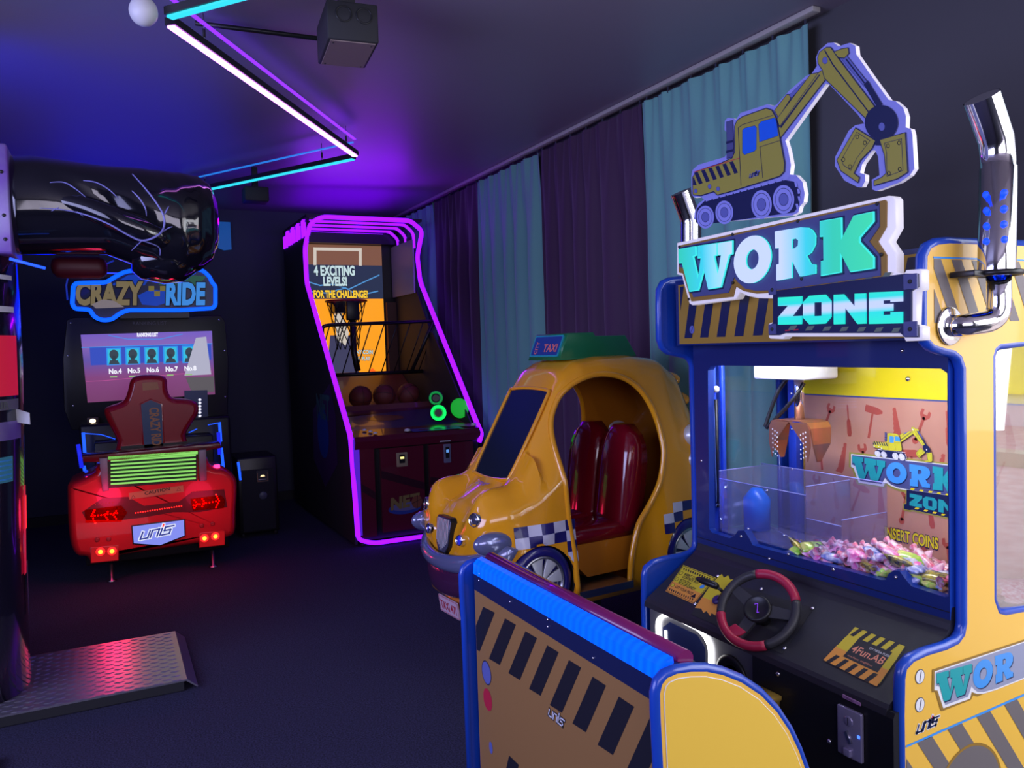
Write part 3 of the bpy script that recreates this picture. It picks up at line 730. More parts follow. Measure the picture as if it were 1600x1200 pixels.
# ---- inside of the cabinet ---------------------------------------------------
BX = 2.60
m_post = mat('post_blue', (0.02, 0.07, 0.60), 0.3, coat=0.4)
b = B(); b.box((BX, NY+0.0285, 0.03), (2.68, FY-0.001, 1.735), m_navy); b.box((2.11, NY+0.0285, 0.55), (BX, FY-0.002, 0.60), m_lilac); b.box((2.11, NY+0.0285, 1.465), (BX, FY-0.002, 1.50), m_white)
b.build('inner_shell', wz)
b = B()
for (x, y, s_) in ((BX-0.045, FY-0.05, 0.045), (2.19, FY-0.02, 0.018), (2.115, FY-0.04, 0.03)):
    b.box((x, y, 0.60), (x+s_, y+s_*0.95, 1.465), m_post, 0.004)
po = build_each(b, 'corner_post', wz)[0]
b = B()
for z in (0.95, 1.12, 1.27):
    screw(b, (BX-0.046, FY-0.03, z), (-1, 0, 0), 0.006, m_chrome); screw(b, (2.112, FY-0.03, z), (-1, 0, 0), 0.006, m_chrome)
build_each(b, 'post_screw', po)
b = B(); b.tube([(2.13, FY-0.052, 0.86), (2.13, FY-0.052, 1.27)], 0.008, m_black, 8); b.ball((2.13, FY-0.054, 1.31), 0.014, m_white); b.ball((2.13, FY-0.054, 0.85), 0.01, m_black); b.build('latch_bar', wz)
fb = Fr((BX-0.003, 0, 0), (0, -1, 0), (0, 0, 1)); yl, yr = -FY+0.055, -NY-0.005
m_post_o = mat('poster_orange', (0.46, 0.21, 0.14), 0.45, noise=(4, (0.52, 0.27, 0.18)))
m_post_d = mat('poster_rust', (0.40, 0.075, 0.05), 0.45)
m_lemon = mat('poster_yellow', (0.75, 0.62, 0.0), 0.45)
b = B(); zb = fb.px(1300, 618)[1]
b.prism([(yl, 0.60), (yr, 0.60), (yr, zb), (yl, zb)], fb, 0, 0.002, m_post_o); b.prism([(yl, zb), (yr, zb), (yr, 1.46), (yl, 1.46)], fb, 0, 0.0025, m_lemon)
b.prism([(yl, 0.60), (yl+0.006, 0.60), (yl+0.006, zb), (yl, zb)], fb, 0, 0.006, m_gold); b.flat([(yl, zb-0.003), (yr, zb-0.003), (yr, zb+0.003), (yl, zb+0.003)], fb, 0.0035, m_slate)
def tool(kind, cx, cy, s, r):
    T = lambda p: (cx+(p[0]*cos(r)-p[1]*sin(r))*s, cy+(p[0]*sin(r)+p[1]*cos(r))*s)
    if kind == 'driver': Q = [[(-.02, .5), (.02, .5), (.03, .42), (.025, .05), (.07, 0), (.09, -.4), (.05, -.5), (-.05, -.5), (-.09, -.4), (-.07, 0), (-.025, .05), (-.03, .42)]]
    elif kind == 'hammer': Q = [[(-.045, -.5), (.045, -.5), (.035, .3), (-.035, .3)], [(-.28, .28), (.16, .28), (.34, .36), (.34, .44), (.14, .5), (-.28, .5), (-.3, .39)]]
    elif kind == 'spanner': Q = [[(-.045, -.45), (.045, -.45), (.045, .3), (-.045, .3)], [(-.16, .5), (-.17, .34), (-.06, .22), (.06, .22), (.17, .34), (.16, .5), (.07, .52), (.07, .38), (-.07, .38), (-.07, .52)], ell(0, -.46, .1, .1, 14)]
    else: Q = [[(-.16, -.5), (.1, -.5), (.16, -.3), (.1, .5), (.02, .5)]+[(-.02-.008*i+(0.03 if i % 2 else 0), .45-.07*i) for i in range(12)]]
    for q in Q: b.flat([T(p) for p in q], fb, 0.0028, m_post_d)
kinds = ['saw', 'spanner', 'driver', 'hammer']; kk = 0
for row, zz in enumerate((1.17, 1.02, 0.87, 0.72)):
    for i in range(9):
        a = fb.px(1262, 650)[0]+0.105*i - 0.035*row
        if a > yr-0.05 or a < yl+0.04: kk += 1; continue
        tool(kinds[(i+row*2) % 4], a, zz, 0.125, (0.25, -0.3, 0.18, -0.1)[(i+row) % 4]-0.1)
# poster logo
a0 = fb.px(1328, 706); sc_ = (fb.px(1384, 745)[0]-fb.px(1333, 720)[0])/(c5([(438, 0)])[0][0]-c5([(130, 0)])[0][0])
def TP(p): return (a0[0]+(p[0]-c5([(100, 325)])[0][0])*sc_, a0[1]+(p[1]-c5([(100, 325)])[0][1])*sc_)
def logo(b, fr, T, d, sc, mats=None):
    g, w_, tl, bl, sl = mats or (m_olive, m_whitep, m_tealp, m_sky, m_slate)
    b.flat([T(p) for p in PLATE], fr, d, g); b.flat([T(p) for p in P_GOLD], fr, d+0.0003, w_); b.flat([T(p) for p in P_SLATE], fr, d+0.0006, sl)
    b.flat([T(p) for p in P_ZONE], fr, d+0.0004, m_navyp)
    for L, m in zip(L_WORK, (tl, bl, bl, tl)):
        sh = [T((p[0]+0.006, p[1]-0.007)) for p in L]; b.flat(sh, fr, d+0.0009, m_navyp); b.flat([T(p) for p in L], fr, d+0.0012, m)
    for L in L_ZONE: b.flat([T(p) for p in L], fr, d+0.0012, tl)
    for k in range(7):
        for (x0, y0, dy) in ((690, 588, -11.5), (740, 822, 2.0)):
            x = x0+98*k; y = y0+dy*k
            if x < 1340: b.flat([T(p) for p in c5([(x, y), (x+40, y-3), (x+55, y-28), (x+15, y-25)])], fr, d+0.0009, m_lemon)
# clip to the board: the logo must stay on the poster
logo(b, fb, TP, 0.004, sc_)
e0 = fb.px(1366, 690); e1 = fb.px(1412, 706); cL = c4([(190, 900)])[0]; cR = c4([(748, 860)])[0]; es_ = (e1[0]-e0[0])/(cR[0]-cL[0])
draw_ex(b, fb, lambda p: (e0[0]+(p[0]-cL[0])*es_, e0[1]+(p[1]-cL[1])*es_), 0.0062, ex_post, es_)
t0 = fb.px(1383, 838); t1 = fb.px(1478, 858)
b.text('INSERT COINS', fb, t0[0]-0.002, t0[1]-0.004, 0.060, m_navyp, 0.0042, bold=0.07, xs=0.575)
b.text('INSERT COINS', fb, t0[0], t0[1]-0.002, 0.057, m_lemon, 0.0046, bold=0.03, xs=0.60)
b.text('8 PLAY', fb, t0[0]+0.05, t0[1]-0.075, 0.055, m_navyp, 0.0042, bold=0.05, xs=0.80)
b.text('8 PLAY', fb, t0[0]+0.052, t0[1]-0.073, 0.052, m_lemon, 0.0046, bold=0.012, xs=0.84)
b.build('back_poster', wz)
b = B(); a, c = fb.px(1420, 592); screw(b, fb.p(a, c, 0.004), fb.n, 0.010, m_chrome); b.build('poster_bolt', wz)

# ---- claw crane hanging inside
m_copper = mat('copper_plate', (0.42, 0.17, 0.10), 0.28, 0.7)
cr = empty('excavator_claw', (2.36, 2.25, 1.34)); tag(cr, 'copper bucket claw on a chrome post under a white carriage inside the machine', 'claw')
b = B(); b.box((2.27, 2.16, 1.345), (2.45, 2.42, 1.462), m_white, 0.01); b.build('carriage', cr)
b = B(); b.cyl((2.36, 2.27, 1.19), (2.36, 2.27, 1.40), 0.019, m_chrome); b.build('post', cr)
b = B(); b.tube(smooth_path([(2.35, 2.30, 1.365), (2.33, 2.345, 1.30), (2.32, 2.38, 1.22), (2.31, 2.40, 1.155)]), 0.008, m_black, 8)
b.tube(smooth_path([(2.36, 2.245, 1.33), (2.33, 2.27, 1.27), (2.32, 2.34, 1.20), (2.31, 2.395, 1.15)], 12), [0.009 if i % 2 else 0.0065 for i in range(37)], m_black, 8); b.build('hose', cr)
def shell(sy, name):
    b = B(); ps = []
    # curved bucket leaf: a plate bending down away from the post
    pr = [(0.0, 1.185), (0.05, 1.187), (0.085, 1.180), (0.10, 1.160), (0.104, 1.10), (0.090, 1.035)]
    S = []
    for k in range(len(pr)):
        hw = (0.055, 0.055, 0.055, 0.053, 0.045, 0.010)[k]; y = 2.27+sy*pr[k][0]; z = pr[k][1]
        S.append([V((2.36-hw, y, z)), V((2.36+hw, y, z)), V((2.36+hw, y+sy*0.004, z+0.004)), V((2.36-hw, y+sy*0.004, z+0.004))])
    b.loft(S, m_copper, smooth=False)
    # side cheek of the leaf facing the room
    fc = Fr((2.305, 2.27, 0), (0, sy, 0), (0, 0, 1)) if sy < 0 else Fr((2.305, 2.27, 0), (0, sy, 0), (0, 0, 1))
    b.prism([(0.0, 1.184), (0.088, 1.182), (0.102, 1.16), (0.104, 1.10), (0.09, 1.04), (0.075, 1.10), (0.03, 1.15)], fc, -0.002, 0.002, m_copper)
    for i in range(6):
        for j in range(3):
            b.flat(ell(0.083-0.012*j, 1.15-0.018*i-0.006*j, 0.0032, 0.0032, 8), fc, 0.0024 if sy < 0 else -0.0024, m_whitep)
    return b.build(name, cr)
shell(1, 'bucket_leaf'); shell(-1, 'bucket_leaf')

# ---- clear prize chute
m_acr = glass('acrylic', (0.86, 0.86, 0.98), 0.12, 0.08, ((0.60, 0.58, 0.85), 0.07))
ch = empty('prize_chute', (2.17, 2.25, 0.78)); tag(ch, 'clear acrylic chute box at the lower left inside the machine', 'chute')
def pane(lo, hi, name='chute_panel'):
    b = B(); b.box(lo, hi, m_acr); 
    # polished edges catch light
    b.tube([(lo[0], lo[1], hi[2]), (hi[0], hi[1], hi[2])], 0.0016, m_lilac, 6); return b.build(name, ch)
pane((2.125, 1.873, 0.752), (2.34, 2.46, 0.757), 'chute_floor')
pane((2.125, 2.02, 0.761), (2.34, 2.023, 0.99)); pane((2.125, 1.87, 0.761), (2.34, 1.873, 0.90)); pane((2.34, 1.87, 0.761), (2.343, 2.46, 1.0)); pane((2.122, 1.87, 0.761), (2.125, 2.02, 0.88)); pane((2.122, 2.02, 0.761), (2.125, 2.46, 0.96)); pane((2.125, 2.46, 0.761), (2.34, 2.463, 0.99))
b = B()
for (y, z) in ((2.45, 0.80), (2.30, 0.79), (2.12, 0.80), (2.2, 0.95), (2.42, 0.93)): screw(b, (2.121, y, z), (-1, 0, 0), 0.006, m_chrome)
build_each(b, 'chute_bolt', ch)
b = B(); b.lathe([(0.0001, 0), (0.05, 0), (0.052, 0.12), (0.02, 0.16), (0.0001, 0.162)], mat('cobalt_plastic', (0.0, 0.16, 0.75), 0.3), Matrix.Translation((2.24, 2.38, 0.761)), 20)
tag(b.build('capsule'), 'bright blue plastic capsule inside the clear chute box', 'capsule')

# cabinet lamps (the lit LED rods of the claw machine)
area('cabinet_lamp', (2.16, 1.97, 1.44), (2.42, 1.98, 0.95), 0.9, 0.05, 7.5, (0.92, 0.93, 1.0))
area('cabinet_lamp_blue', (2.12, 2.50, 1.1), (2.5, 2.2, 1.05), 0.03, 0.6, 1.3, (0.15, 0.25, 1.0))
b = B(); b.box((2.125, NY+0.06, 1.455), (2.14, FY-0.06, 1.462), glow('led_white', (0.9, 0.92, 1.0), 3.0)); b.box((2.15, FY-0.006, 0.80), (2.156, FY-0.002, 1.44), glow('led_blue', (0.1, 0.25, 1.0), 3.0)); b.build('led_rod', wz)

# ---- console -----------------------------------------------------------------
m_con = mat('console_black', (0.022, 0.022, 0.030), 0.42, bump=(900, 0.12))
m_gun = mat('brushed_plate', (0.22, 0.22, 0.24), 0.38, 0.6)
cA, cB_ = V((1.81, 0, 0.515)), V((2.05, 0, 0.665))
sl = (cB_-cA).normalized()
fc = Fr((1.81, 0, 0.515), (0, -1, 0), sl)            # on the sloping console, u = -Y, v = up the slope
b = B(); fx = Fr((0, FY, 0), (1, 0, 0), (0, 0, 1))
b.prism([(1.84, 0.03), (2.108, 0.03), (2.108, 0.735), (2.072, 0.735), (2.066, 0.69), (2.058, 0.674), (2.04, 0.6580), (1.815, 0.5175), (1.805, 0.507), (1.80, 0.49), (1.84, 0.49)], fx, 0.001, FY-NY-0.0285, m_con)
b.build('console', wz)
b = B(); b.prism([(1.80, 0.03), (1.84, 0.03), (1.84, 0.505), (1.807, 0.505), (1.80, 0.49)], Fr((0, 1.945, 0), (1, 0, 0), (0, 0, 1)), 0, 1.945-NY-0.005, m_black)
fk = Fr((1.7995, 0, 0), (0, -1, 0), (0, 0, 1))
for (x, y) in ((1216, 1053), (1296, 1158)):
    a, c = fk.px(x, y); screw(b, fk.p(a, c), fk.n, 0.0075, m_chrome)
for z0, y0, y1 in ((0.0, 1.46, 1.66),):
    for q in stroke([(-1.66, 0.12), (-1.66, 0.44), (-1.50, 0.44), (-1.50, 0.12)], 0.0015): b.flat(q, fk, 0.0005, m_ink)
b.build('coin_box', wz)
b = B(); b.box((1.828, 1.945, 0.03), (1.84, FY, 0.50), m_gun); mp = b.build('metal_panel', wz)
fg = Fr((1.828, 0, 0), (0, -1, 0), (0, 0, 1))
g_led = glow('led_frame_white', (1.0, 0.98, 0.96), 7.0)
def fgp(x, y, d=0.006): a, c = fg.px(x, y); return fg.p(a, c, d)
b = B(); pth = chamfer_path([fgp(1032, 1100), fgp(1029, 967), fgp(1045, 958), fgp(1098, 985), fgp(1112, 1008), fgp(1112, 1100)], 0.03, 5); b.tube(pth, 0.0075, g_led, 8); b.build('led_door_frame', mp)
b = B(); b.tube([fgp(1041, 985, 0.002), fgp(1045, 1090, 0.002)], 0.006, g_led, 8); b.build('inner_led_rod', mp)
b = B(); q = fg.pxs([(1036, 980), (1047, 972), (1090, 992), (1102, 1012), (1104, 1100), (1036, 1100)]); b.prism(q, fg, 0.0005, 0.0015, mat('prize_door', (0.02, 0.03, 0.10), 0.2)); b.build('prize_door', mp)
b = B(); a, c = fg.px(1144, 1058); q = Fr((1.828, 0, 0), (0, -1, 0), (0, 0, 1))
Mx = Matrix.Translation(fg.p(a, c, 0)) @ fg.n.to_track_quat('Z', 'Y').to_matrix().to_4x4()
b.lathe([(0.075, 0), (0.075, 0.006), (0.062, 0.012), (0.05, 0.002), (0.03, -0.002), (0.012, 0.004), (0.0001, 0.005)], m_black, Mx, 28); b.build('round_speaker', mp)

# stickers on the console
def qm(quad, s, t): # bilinear point of a pixel quad on the console plane
    A, Bq, C, Dq = [fc.px(*p) for p in quad]
    return (A[0]*(1-s)*(1-t)+Bq[0]*s*(1-t)+C[0]*s*t+Dq[0]*(1-s)*t, A[1]*(1-s)*(1-t)+Bq[1]*s*(1-t)+C[1]*s*t+Dq[1]*(1-s)*t)
m_sty = mat('sticker_yellow', (0.62, 0.50, 0.03), 0.4); m_sto = mat('sticker_orange', (0.72, 0.30, 0.05), 0.4)
b = B(); Q1 = [(1068, 883), (1119, 903), (1084, 944), (1040, 924)]
g_ = lambda s, t, Q=Q1: qm(Q, s, t)
b.flat([g_(0, 0), g_(1, 0), g_(1, 1), g_(0, 1)], fc, 0.0008, m_sty); b.flat([g_(0.0, .62), g_(1, .62), g_(1, 1), g_(0, 1)], fc, 0.0011, m_sto)
for q in stroke([g_(.02, .03), g_(.98, .03), g_(.98, .97), g_(.02, .97), g_(.02, .03)], 0.0022): b.flat(q, fc, 0.0014, m_ink)
for k in range(12):
    for t in (0.08, 0.86):
        s = 0.06+k*0.072; b.flat([g_(s, t), g_(s+.035, t), g_(s+.055, t+.07), g_(s+.02, t+.07)], fc, 0.0014, m_ink)
ang = math.atan2(g_(1, .5)[1]-g_(0, .5)[1], g_(1, .5)[0]-g_(0, .5)[0])
for (tx, t, s0) in (('INSERT COIN', .30, .10), ('CONTROL PLAY', .40, .10), ('ROTATE &', .52, .10), ('PICK UP CANDY', .62, .10), ('GET YOUR PRIZE', .78, .10)):
    p = g_(s0+0.08, t); b.text(tx, fc, p[0], p[1], 0.017, m_ink, 0.0015, bold=0.02, rot=ang, xs=0.8)
for t in (.30, .53, .76):
    p = g_(.09, t-0.02); b.flat(ell(p[0], p[1], .009, .009, 14), fc, 0.0014, m_ink); b.flat(ell(p[0], p[1], .0072, .0072, 14), fc, 0.0016, m_sty)
b.flat(ell(*g_(.86, .42), .010, .010, 14), fc, 0.0016, m_sky); p = g_(.84, .78); b.flat([(p[0]-.014, p[1]-.008), (p[0]+.014, p[1]-.008), (p[0], p[1]+.012)], fc, 0.0016, m_ink)
# jagged yellow flash behind the lever
jag = [(1121, 903), (1128, 897), (1131, 903), (1138, 899), (1141, 906), (1148, 905), (1143, 917), (1133, 930), (1124, 945), (1118, 962), (1112, 958), (1110, 963), (1104, 955), (1099, 958), (1096, 951), (1086, 950), (1100, 930), (1110, 915)]
J = fc.pxs(jag); b.flat(J, fc, 0.0008, m_sty); b.flat(clipped(J, z1=fc.px(1110, 938)[1]), fc, 0.0011, m_sto)
b.build('instruction_sticker', wz)
b = B(); Q2 = [(1335, 978), (1418, 1010), (1372, 1076), (1284, 1032)]
g2 = lambda s, t: qm(Q2, s, t)
b.flat([g2(.03, 0), g2(.97, 0), g2(1, .06), g2(1, .92), g2(.95, 1), g2(.03, 1), g2(0, .93), g2(.03, .6)], fc, 0.0008, m_ink)
b.flat([g2(.03, .02), g2(.97, .02), g2(.98, .9), g2(.04, .62)], fc, 0.0012, m_sty); b.flat([g2(.02, .55), g2(.98, .55), g2(.97, .98), g2(.02, .98)], fc, 0.0016, m_sto)
b.flat([g2(.03, .30), g2(.98, .30), g2(.98, .60), g2(.03, .60)], fc, 0.0018, m_sty)
for k in range(5):
    s = 0.12+k*0.17; b.flat([g2(s, .0), g2(s+.075, .0), g2(s+.02, .24), g2(s-.055, .24)], fc, 0.0021, m_ink)
    s = 0.13+k*0.17; b.flat([g2(s, .76), g2(s+.075, .76), g2(s+.02, .98), g2(s-.055, .98)], fc, 0.0021, m_ink)
b.flat([g2(.24, .24), g2(.86, .24), g2(.86, .73), g2(.24, .73)], fc, 0.0023, m_ink)
ang = math.atan2(g2(1, .5)[1]-g2(0, .5)[1], g2(1, .5)[0]-g2(0, .5)[0])
m_pnk = mat('salmon_print', (0.80, 0.30, 0.18), 0.4)
p = g2(.27, .56); b.text('4Fun.AB', fc, p[0], p[1], 0.038, m_pnk, 0.0026, rot=ang, xs=0.86, bold=0.01)
p = g2(.50, .36); b.text('OY MEGA PLEIX', fc, p[0], p[1], 0.011, m_whitep, 0.0026, rot=ang, xs=0.9)
p = g2(.29, .68); b.text('www.4fun.ax   info@4fun.ax', fc, p[0], p[1], 0.0085, m_pnk, 0.0026, rot=ang, xs=0.9)
b.build('operator_sticker', wz)
# wheel base plate and screws on the console
b = B()
b.prism([qm([(1120, 905), (1272, 950), (1222, 1022), (1080, 960)], s, t) for s, t in ((0, 0), (1, 0), (1, 1), (0, 1))], fc, 0.0, 0.0006, m_matte)
for (x, y) in ((1122, 900), (1086, 944), (1190, 921), (1149, 978), (1270, 951), (1226, 1013)):
    a, c = fc.px(x, y); screw(b, fc.p(a, c, 0.0005), fc.n, 0.0075, m_chrome)
b.build('control_plate', wz)

# ---- steering wheel
n_ = fc.n; wc = fc.p(*fc.px(1196, 972), 0) + n_*0.05
sw = empty('steering_wheel', wc)
sw.parent = wz; sw.location = wc - V(wz.location)
sw.name = 'steering_wheel'
wR = 0.126
wu = V((0, -1, 0)); wn = (n_*0.85+V((-0.35, -0.30, 0.0))).normalized(); wu = (wu-wn*wu.dot(wn)).normalized(); wv = wn.cross(wu)
wv = -wv if wv.z < 0 else wv
fwh = Fr(wc, wu, wv)
m_rim = mat('wheel_black', (0.03, 0.03, 0.036), 0.45); m_rimr = mat('wheel_red', (0.36, 0.012, 0.05), 0.45)
def arc(a0, a1, n=14, R=wR): return [fwh.p(R*cos(radians(a0+(a1-a0)*i/n)), R*sin(radians(a0+(a1-a0)*i/n)), 0.012) for i in range(n+1)]
for nm, a0, a1, m in (('grip', 37, 122, m_rimr), ('grip', 212, 312, m_rimr), ('rim', 122, 212, m_rim), ('rim', -48, 37, m_rim)):
    b = B(); b.tube(arc(a0, a1, 16), 0.0155 if m is m_rimr else 0.0150, m, 12); b.build(nm, sw)
b = B()
for a, w_ in ((165, .022), (15, .022), (262, .022)):
    ca, sa = cos(radians(a)), sin(radians(a)); P = [(0.02*ca-w_*sa, 0.02*sa+w_*ca), (0.02*ca+w_*sa, 0.02*sa-w_*ca), (wR*ca+w_*.7*sa, wR*sa-w_*.7*ca), (wR*ca-w_*.7*sa, wR*sa+w_*.7*ca)]
    b.prism(P, fwh, 0.0, 0.012, m_rim)
b.build('spoke_plate', sw)
b = B(); Mx = Matrix.Translation(fwh.p(0, 0, 0)) @ fwh.n.to_track_quat('Z', 'Y').to_matrix().to_4x4()
b.lathe([(0.046, -0.005), (0.046, 0.018), (0.040, 0.024), (0.037, 0.021), (0.0001, 0.022)], m_black, Mx, 28)
for q in stroke([(-0.012, 0.008), (-0.004, 0.014), (0.010, -0.014), (0.014, -0.010)], 0.002): b.flat(q, fwh, 0.0232, mat('violet_mark', (0.2, 0.05, 0.6), 0.3, emit=(0.25, 0.05, 0.8), es=0.6))
b.build('hub', sw)
b = B(); b.cyl(wc-n_*0.06, wc, 0.018, m_black); b.build('column', sw)
# red pointer nub of the lower grip
b = B(); b.prism([fwh.px(1140, 985), fwh.px(1152, 978), fwh.px(1168, 990), fwh.px(1160, 996), fwh.px(1148, 998)], fwh, 0.008, 0.02, m_rimr, bev=0.002); b.build('thumb_rest', sw)
# ---- lever
lv = empty('control_lever', (0, 0, 0)); lv.parent = wz
P0 = fc.p(*fc.px(1122, 938), 0.0); P1 = fc.p(*fc.px(1120, 935), 0.05)
b = B(); b.lathe([(0.022, 0), (0.020, 0.008), (0.008, 0.012), (0.0001, 0.012)], mat('violet_base', (0.04, 0.02, 0.14), 0.4), Matrix.Translation(P0) @ fc.n.to_track_quat('Z', 'Y').to_matrix().to_4x4(), 20)
pa, pb, pc_ = UP(1130, 925, V((1.86, 0, 0)), V((1, 0, 0))), UP(1118, 915, V((1.85, 0, 0)), V((1, 0, 0))), UP(1090, 904, V((1.84, 0, 0)), V((1, 0, 0)))
b.tube([P0, pa, pb], 0.006, m_black, 8); b.build('lever_base', lv)
b = B(); b.tube([pb+(pa-pb)*0.3, pb, pc_+(pb-pc_)*0.3, pc_], [0.009, 0.0125, 0.0125, 0.008], m_black, 12); b.build('lever_handle', lv)

# ---- coin slot
cs = empty('coin_slot', (0, 0, 0)); cs.parent = wz
ca_ = fk.px(1312, 1098); cb_ = fk.px(1350, 1192)
x0, x1 = ca_[0], fk.px(1350, 1115)[0]; z1, z0 = ca_[1], fk.px(1345, 1190)[1]
m_cop = mat('coin_metal', (0.45, 0.42, 0.62), 0.35, 0.6)
b = B(); b.prism(rrect(x0, z0, x1, z1, 0.005), fk, 0, 0.012, m_cop, bev=0.003); b.build('faceplate', cs)
xm = (x0+x1)/2; hh = z1-z0
Mx = Matrix.Translation(fk.p(xm, z1-hh*0.24, 0.012)) @ fk.n.to_track_quat('Z', 'Y').to_matrix().to_4x4()
b = B(); b.lathe([(0.015, 0), (0.014, 0.003), (0.011, 0.004), (0.0001, 0.004)], m_cop, Mx, 24); b.flat([(xm-.0012, z1-hh*0.31), (xm+.0012, z1-hh*0.31), (xm+.0012, z1-hh*0.17), (xm-.0012, z1-hh*0.17)], fk, 0.0165, m_black); b.build('slot_ring', cs)
b = B(); b.prism([(xm-.012, z1-hh*.5), (xm-.004, z1-hh*.44), (xm+.012, z1-hh*.66), (xm+.004, z1-hh*.70)], fk, 0.010, 0.018, m_steel, bev=0.001); b.build('return_lever', cs)
b = B(); b.prism(rrect(xm-.014, z0+0.006, xm+.010, z0+hh*.2, 0.003), fk, 0.010, 0.022, m_cop, bev=0.002); b.build('return_cup', cs)
b = B(); b.prism(rrect(x1-.012, z1-hh*.50, x1-.004, z1-hh*.44, 0.001), fk, 0.011, 0.014, glow('coin_blue', (0.05, 0.15, 1.0), 2.5)); b.build('blue_light', cs)
b = B(); a, c = fk.px(1317, 1087); a2, c2 = fk.px(1345, 1103); b.prism([(a, c+.005), (a2, c+.003), (a2, c-.006), (a, c-.005)], fk, 0, 0.002, mat('mauve_label', (0.40, 0.20, 0.42), 0.4)); b.text('1 Money', fk, a+.006, c-.004, 0.009, m_ink, 0.0024); b.build('price_label', cs)
# small gold box on the coin box
b = B(); a, c = fk.px(1183, 1068); a2, c2 = fk.px(1222, 1085)
b.prism([(a, c-.07), (a2-.012, c-.07), (a2-.008, c-.02), (a2, c-.012), (a2, c), (a, c)], fk, 0.0, 0.05, mat('gold_box', (0.42, 0.28, 0.05), 0.4), bev=0.003)
b.prism([(a+.004, c-.07), (a2-.018, c-.07), (a2-.016, c-.02), (a+.004, c-.012)], fk, 0.0502, 0.0515, mat('rust_box_face', (0.22, 0.07, 0.02), 0.4))
b.text('RA', fk, a+.012, c-.045, 0.028, m_sty, 0.052, bold=0.02); b.build('ticket_box', wz)

# ---- exhaust stacks
ys = NY-0.075; fy = Fr((0, ys, 0), (1, 0, 0), (0, 0, 1)); px3 = lambda x, y: fy.p(*fy.px(x, y))
st = empty('exhaust_stack', (0, 0, 0)); st.parent = wz
b = B(); top = px3(1534, 152); k1 = px3(1558, 222); k2 = px3(1560, 262); lo_ = px3(1557, 428)
R1 = 0.043
b.tube([top, top+(k1-top)*0.93, k2+(k1-k2)*0.55, k2, px3(1560, 262)+V((0, 0, -0.002)), lo_], [R1*1.02, R1, R1*.98, R1, R1*1.06, R1*1.06], m_chrome, 28, caps=False)
up_ = b.build('upper_pipe', st)
from mathutils.bvhtree import BVHTree
p_bvh = BVHTree.FromPolygons([V(wz.location)+v.co for v in up_.data.vertices], [list(p.vertices) for p in up_.data.polygons])
b = B(); nrm = (k1-top).normalized(); q = (-nrm).to_track_quat('Z', 'Y').to_matrix().to_4x4(); b.lathe([(R1*.97, 0.0), (R1*.97, -0.006), (0.0001, -0.006)], mat('pipe_mouth', (0.13, 0.13, 0.14), 0.6, 0.0), Matrix.Translation(top) @ q, 28); b.build('pipe_mouth', st)
g_dot = glow('led_dot_blue', (0.0, 0.03, 1.0), 3.0)
for (x, y) in ((1540, 304), (1569, 301), (1541, 329), (1569, 326), (1541, 353), (1569, 350), (1541, 377), (1570, 374)):
    # light holes on the skin of the pipe, on the side towards the room
    h_ = p_bvh.ray_cast(EYE, pray(x, y).normalized()); q = h_[1].to_track_quat('Z', 'Y').to_matrix().to_4x4()
    b = B(); b.lathe([(0.0088, -0.001), (0.0088, 0.0012), (0.0001, 0.0014)], g_dot, Matrix.Translation(h_[0]) @ q, 14); b.build('light_hole', st)
b = B(); R2 = 0.030
P = chamfer_path([px3(1560, 415), px3(1562, 500), px3(1528, 508)+V((0, 0.04, 0)), px3(1524, 508)+V((0, 0.072, 0))], 0.07, 8)
b.tube(P, R2, m_chrome, 24); b.build('lower_elbow', st)
b = B(); Mx = Matrix.Translation(V(px3(1524, 508))+V((0, 0.072, 0))) @ V((0, -1, 0)).to_track_quat('Z', 'Y').to_matrix().to_4x4(); b.lathe([(0.052, 0), (0.052, 0.004), (0.048, 0.006), (0.0001, 0.006)], m_chrome, Mx, 28); b.build('flange', st)
b = B(); q = px3(1560, 427); b.tube([q+V((R1*1.25*cos(a), R1*1.25*sin(a), 0)) for a in [2*pi*i/24 for i in range(24)]], 0.008, m_black, 8, closed=True)
b.box((q.x-0.10, ys+0.0, q.z-0.008), (q.x-0.04, ys+0.07, q.z+0.008), m_black, 0.003); b.build('clamp', st)
b = B()
for (x, y) in ((1491, 428), (1491, 508)): a, c = fs.px(x, y); screw(b, fs.p(a, c, 0), fs.n, 0.007, m_chrome)
build_each(b, 'panel_bolt', sp)
ys2 = FY+0.09; f2 = Fr((0, ys2, 0), (1, 0, 0), (0, 0, 1)); p2_ = lambda x, y: f2.p(*f2.px(x, y))
st2 = empty('exhaust_stack', (0, 0, 0)); st2.parent = wz
b = B(); b.tube([p2_(1064, 300), p2_(1078, 338), p2_(1080, 350), p2_(1080, 430)], R1, m_chrome, 24, caps=False); b.build('upper_pipe', st2)
b = B(); nrm = (p2_(1078, 338)-p2_(1064, 300)).normalized(); b.lathe([(R1*.97, 0), (R1*.97, -0.006), (0.0001, -0.006)], MATS['pipe_mouth'], Matrix.Translation(p2_(1064, 300)) @ (-nrm).to_track_quat('Z', 'Y').to_matrix().to_4x4(), 24); b.build('pipe_mouth', st2)
b = B(); b.box((p2_(1080, 430).x-0.03, FY+0.02, 1.66), (p2_(1080, 430).x+0.03, ys2+0.02, 1.69), m_black); b.build('clamp', st2)

